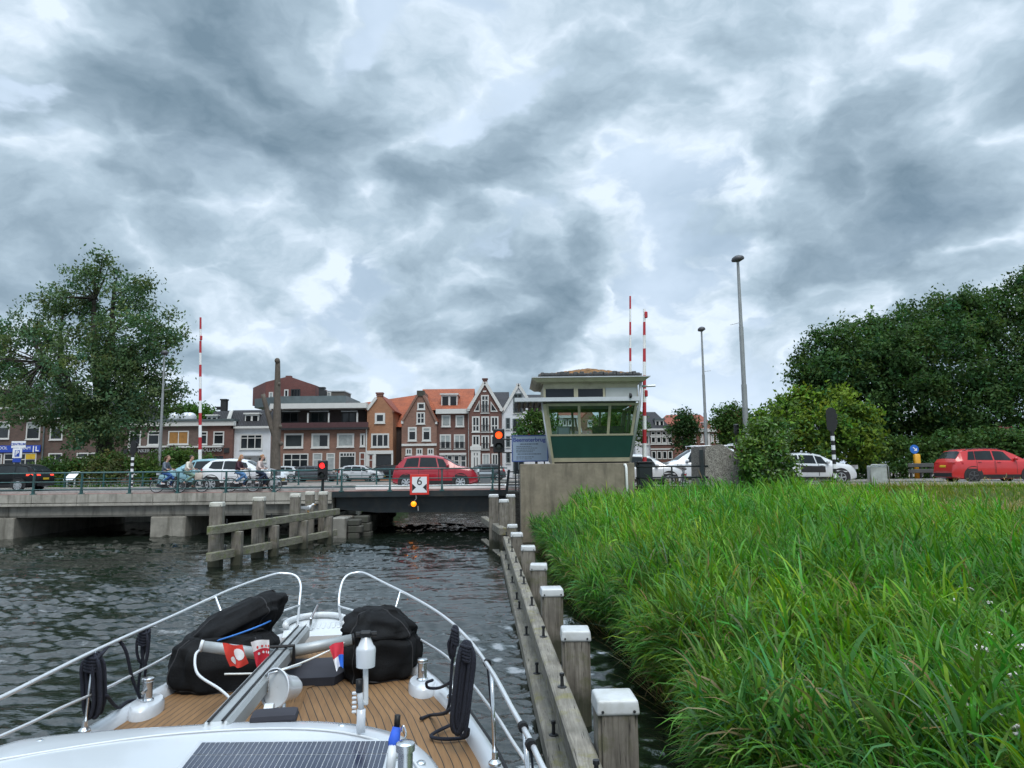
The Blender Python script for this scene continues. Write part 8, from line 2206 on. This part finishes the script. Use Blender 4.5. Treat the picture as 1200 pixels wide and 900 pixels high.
def reed_bed():
    g = np.random.default_rng(77)
    VV, FF, TT = [], [], []; off = 0
    def put(V, F, T):
        nonlocal off
        VV.append(V); FF.append(F + off); TT.append(T); off += len(V)
    def scatter(n, y0, y1, x0f, x1f, pw=1.0):
        y = y0 + (y1 - y0) * g.random(n) ** pw; xa = x0f(y); xb = x1f(y); x = xa + (xb - xa) * g.random(n); return x, y
    right = lambda y: np.minimum(.80 * y + 1.0, 26.)
    def stalks(x, y, hscale, leaf_w, nl, seg, tint, dry=.03, wind=.22):
        n = len(x); z0 = bank_h(x, y)
        h = hscale * (.72 + .42 * g.random(n))
        edge = np.clip((x - 1.9) / .9, 0, 1); h *= (.80 + .20 * edge) * (1 + .13 * np.sin(x * 1.9 + y * .8) * np.sin(y * 1.3 - x * .7 + 1) + .10 * np.sin(x * 4.1 - y * 2.3) + .12 * (g.random(n) > .9))
        az0 = PI + .5 * g.normal(size=n) - (1 - edge) * .1
        ln = .06 + .20 * g.random(n) + (1 - edge) * .14
        P0 = np.stack([x, y, z0], 1)
        V, F = blades(P0, h, ln, az0, np.full(n, leaf_w * .34), 4, g, np.full(n, wind * .5)); c = tints(n, g, (tint[0] * .9, tint[1] * .8, tint[2]), .2); put(V, F, np.repeat(c, 4, 0))
        pt = np.sin(x * .55 + y * .38) * np.sin(y * .47 - x * .3 + 1.3); base = tints(n, g, tint, .2, .16) * (1 + .22 * pt)[:, None] * np.stack([1 + .22 * pt, 1 + 0 * pt, 1 - .2 * pt], 1)
        for k in range(nl):
            f = .30 + .68 * (k + g.random(n)) / nl
            # point on the stalk
            a = ln + wind * .25 * f; px = x + np.sin(a) * h * f * np.cos(az0); py = y + np.sin(a) * h * f * np.sin(az0); pz = z0 + np.cos(a) * h * f
            az = az0 + g.normal(size=n) * 1.5
            L_ = (.34 + .34 * g.random(n)) * (hscale / 1.35) * (1.1 - .35 * np.abs(f - .6))
            le = np.where(f > .90, .15 + .35 * g.random(n), .40 + .5 * g.random(n)); cu = np.where(f > .90, .5 + .8 * g.random(n), 1.0 + 1.3 * g.random(n))
            V, F = blades(np.stack([px, py, pz], 1), L_, le, az, leaf_w * (.7 + .6 * g.random(n)), seg, g, cu)
            c = base * np.clip(1 + .22 * g.normal(size=(n, 1)), .5, 1.6)
            blu = g.random(n) < .30; c[blu] = c[blu] * np.array([1.0, .95, 1.8]) + .006
            dr = g.random(n) < dry * (1.6 - f); c[dr] = tints(dr.sum(), g, (.22, .175, .09), .2)
            put(V, F, np.repeat(c, seg, 0))
    REED = (.078, .20, .018)
    edge = lambda y: 1.80 + .34 * np.clip((15 - y) / 7, 0, 1) + .12 * np.sin(y * 1.7) + .10 * np.sin(y * .6 + 1) - .032 * np.clip(y - 12, 0, 20)
    # three belts of distance: the far ones coarser
    x, y = scatter(4200, 3.6, 9.5, edge, right, .9); stalks(x, y, 1.16, .024, 11, 5, REED)
    x, y = scatter(7000, 9.5, 17.5, edge, right); stalks(x, y, 1.34, .027, 9, 4, REED)
    x, y = scatter(8200, 17.5, 29.6, edge, lambda y: np.minimum(right(y), 13 + .0 * y)); stalks(x, y, 1.38, .034, 7, 3, (.095, .24, .022), wind=.3)
    # bright young shoots in front, and looser bright patches further in
    for (x0, y0, r_, n) in ((2.35, 5.0, .55, 170), (2.0, 6.3, .4, 70), (4.6, 7.6, .8, 150), (7.5, 13., 1.4, 260), (3.4, 15., 1.0, 220), (11., 16., 2.2, 420), (5.5, 21., 1.6, 350), (9.5, 24., 2.4, 500)):
        x = x0 + r_ * g.normal(size=n); y = y0 + r_ * g.normal(size=n); k = x > edge(y) + .05; x, y = x[k], y[k]
        stalks(x, y, 1.27 if y0 > 6 else 1.12, .030 + .0004 * y0, 8, 4, (.135, .27, .026), wind=.12)
    # thick fringe leaning over the water
    y = 4.2 + 24.5 * g.random(3400) ** 1.1; x = edge(y) + .05 + np.abs(g.normal(size=3400)) * .35; stalks(x, y, 1.32, .027, 9, 4, (.055, .155, .024), dry=.12)
    # dry old stems at the foot
    n = 1500; y = 4 + 24 * g.random(n); x = edge(y) + .35 * g.random(n) - .05
    V, F = blades(np.stack([x, y, bank_h(x, y) - .05], 1), .5 + .8 * g.random(n), .3 + .7 * g.random(n), PI + 1.0 * g.normal(size=n), np.full(n, .012), 4, g, .5 * g.normal(size=n)); put(V, F, np.repeat(tints(n, g, (.20, .16, .085), .3), 4, 0))
    n = 900; y = 4. + 24 * g.random(n) ** 1.2; x = edge(y) + 6 * g.random(n) ** 2; z = bank_h(x, y); h = 1.1 + .55 * g.random(n); az = 6.28 * g.random(n); ln = .05 + .35 * g.random(n) ** 2
    V, F = blades(np.stack([x, y, z], 1), h, ln, az, np.full(n, .010), 4, g, .3 * g.normal(size=n)); put(V, F, np.repeat(tints(n, g, (.24, .19, .11), .2), 4, 0))
    # low herbs and undergrowth filling the bed
    x, y = scatter(26000, 3.4, 31, edge, right, .75); z = bank_h(x, y); n = len(x); L_ = .25 + .5 * g.random(n)
    V, F = blades(np.stack([x, y, z], 1), L_ * 1.25, .1 + .5 * g.random(n), 6.28 * g.random(n), .016 + .02 * g.random(n), 3, g, .4 + 1.1 * g.random(n)); put(V, F, np.repeat(tints(n, g, (.05, .115, .02), .3), 3, 0))
    o = quick_mesh('reeds', np.concatenate(VV), np.concatenate(FF), M_REED, None, np.concatenate(TT))
    tag(o, 'dense bed of tall green reeds bending over the water along the fender', 'reeds'); o['kind'] = 'stuff'
    # drier grass towards the road
    VV, FF, TT = [], [], []; off = 0
    def rd(y): return np.minimum(.82 * y + 2, 34.)
    n = 64000; y = 14 + 19.4 * g.random(n) ** .62; x = np.maximum(3.2, 11.5 - np.clip(y - 22, -9, 20) * .45 - 3 * g.random(n) ** 2); x = x + (rd(y) - x) * g.random(n)
    keep = (g.random(n) < np.clip((x - 6) / 6, .25, 1)); x, y = x[keep], y[keep]; n = len(x)
    pat = np.sin(x * .9 + y * .5) + np.sin(y * 1.1 - x * .35 + 2); z = bank_h(x, y); hh = (.42 + .38 * g.random(n)) * (1 + .15 * pat) * np.where(y > 29.5, .55, 1.)
    V, F = blades(np.stack([x, y, z], 1), hh, .05 + .25 * g.random(n), PI + .9 * g.normal(size=n), .014 + .016 * g.random(n), 3, g, .3 + .8 * g.random(n))
    c = tints(n, g, (.15, .235, .03), .22); yl = g.random(n) < np.clip(.20 + .16 * pat, .05, .5); c[yl] = tints(yl.sum(), g, (.24, .23, .05), .22); put(V, F, np.repeat(c, 3, 0))
    # plumes of grass in seed
    n = 6500; y = 15 + 18 * g.random(n); x = 7 + np.clip(22 - y, 0, 9) * .6 + (rd(y) - 7) * g.random(n); z = bank_h(x, y); h = (.65 + .35 * g.random(n)) * np.where(y > 29.5, .55, 1.); az = PI + .8 * g.normal(size=n); ln = .05 + .15 * g.random(n)
    V, F = blades(np.stack([x, y, z], 1), h, ln, az, np.full(n, .008), 3, g, np.full(n, .25)); put(V, F, np.repeat(tints(n, g, (.20, .19, .07), .15), 3, 0))
    top = np.stack([x + np.sin(ln + .12) * h * np.cos(az), y + np.sin(ln + .12) * h * np.sin(az), z + np.cos(ln + .15) * h * .97], 1)
    for k in range(3):
        V, F = blades(top - np.array([0, 0, .05 * k]), .10 + .08 * g.random(n), .3 + .6 * g.random(n), 6.28 * g.random(n), .018 + .014 * g.random(n), 2, g, .5 * g.random(n)); put(V, F, np.repeat(tints(n, g, (.30, .25, .13), .2), 2, 0))
    o = quick_mesh('grass', np.concatenate(VV), np.concatenate(FF), M_REED, None, np.concatenate(TT))
    tag(o, 'tall yellowing meadow grass in seed between the reeds and the road', 'grass'); o['kind'] = 'stuff'
    # broad leaved herbs in the right hand corner
    n = 5200; y = 4.2 + 6. * g.random(n) ** 1.2; x = 3.0 + (.85 * y - 2.4) * (1 - .75 * g.random(n) ** 1.4 * np.clip((y - 3) / 8, .2, 1)); z = bank_h(x, y); h = .75 + .55 * g.random(n)
    Cc = np.stack([x, y, z + h], 1); N_ = np.tile(np.array([0, -.2, 1.]), (n, 1)); V, F = leaf_quads(Cc, N_, .15, g, .38, .15); T = tints(n, g, (.075, .16, .02), .25)
    keep = np.repeat(x > 2.9, 4)
    o = quick_mesh('weeds', V, F, M_LEAFG, None, T)
    tag(o, 'light green broad leaved weeds among the reeds in the near corner', 'weeds'); o['kind'] = 'stuff'
reed_bed()
def roadside():
    g = np.random.default_rng(9)
    n = 9000; x = -40 + 120 * g.random(n); y = np.where(x < 2, 44.6 + 2.5 * g.random(n), 44.3 + 3. * g.random(n)); k = (x < -17) | (x > 13); x, y = x[k], y[k]; n = len(x)
    V, F = blades(np.stack([x, y, np.full(n, 1.99)], 1), .2 + .35 * g.random(n), .1 + .3 * g.random(n), 6.28 * g.random(n), np.full(n, .05), 2, g, .6 * g.random(n))
    o = quick_mesh('grass', V, F, M_REED, None, np.repeat(tints(n, g, (.06, .14, .02), .25), 2, 0)); tag(o, 'short green verge grass on the far side of the road', 'grass'); o['kind'] = 'stuff'
roadside()
def flowers():
    """white flower heads among the reeds; each plant its own thing"""
    g = np.random.default_rng(14)
    M_PET = mat('white petals', (.62, .58, .56), .8, var=.12, scale=40); M_STEM = mat('green stem', (.05, .12, .02), .7)
    spots = [(1128, 688), (1137, 690), (1118, 703), (1160, 706), (1175, 716), (1158, 742), (1190, 745), (1086, 752), (1062, 777), (1196, 758), (1125, 786), (1196, 781), (1138, 790), (1092, 800), (1108, 803), (1186, 790), (1128, 822), (1136, 828), (1120, 848), (1172, 800), (1150, 760), (1190, 853), (1197, 858), (1100, 840), (1170, 838), (1145, 862)]
    for i, (px, py) in enumerate(spots):
        Y = 4.
        while Y < 14:
            p = W(px, py, Y)
            if p.z < float(bank_h(p.x, p.y)) + 1.28: break
            Y += .05
        if i == 0:
            t = thing('white_flower', 'white flower head on a thin stem among the reeds in the near corner', 'flower', p, 0, 'white flowers among the reeds')
            b = MB()
            for k in range(26):
                a, r_ = 6.28 * g.random(), .040 * math.sqrt(g.random()); blob(b, (r_ * math.cos(a), r_ * math.sin(a), .012 * g.random() - r_ * .25), (.009, .009, .007), 4)
            hd = b.build('flower_head', M_PET, t, smooth=True)
            b = MB(); b.tube([(0, 0, -.005), (.01, .01, -.3), (-.02, .0, -.8)], .004, 5); b.build('stem', M_STEM, t); proto = t
        else: t = copy_tree(proto)
        t.location = p; t.scale = [.75 + .6 * g.random()] * 3; t.rotation_euler = (.5 * g.normal() * .4, -.2 + .3 * g.normal(), 6.28 * g.random())
flowers()
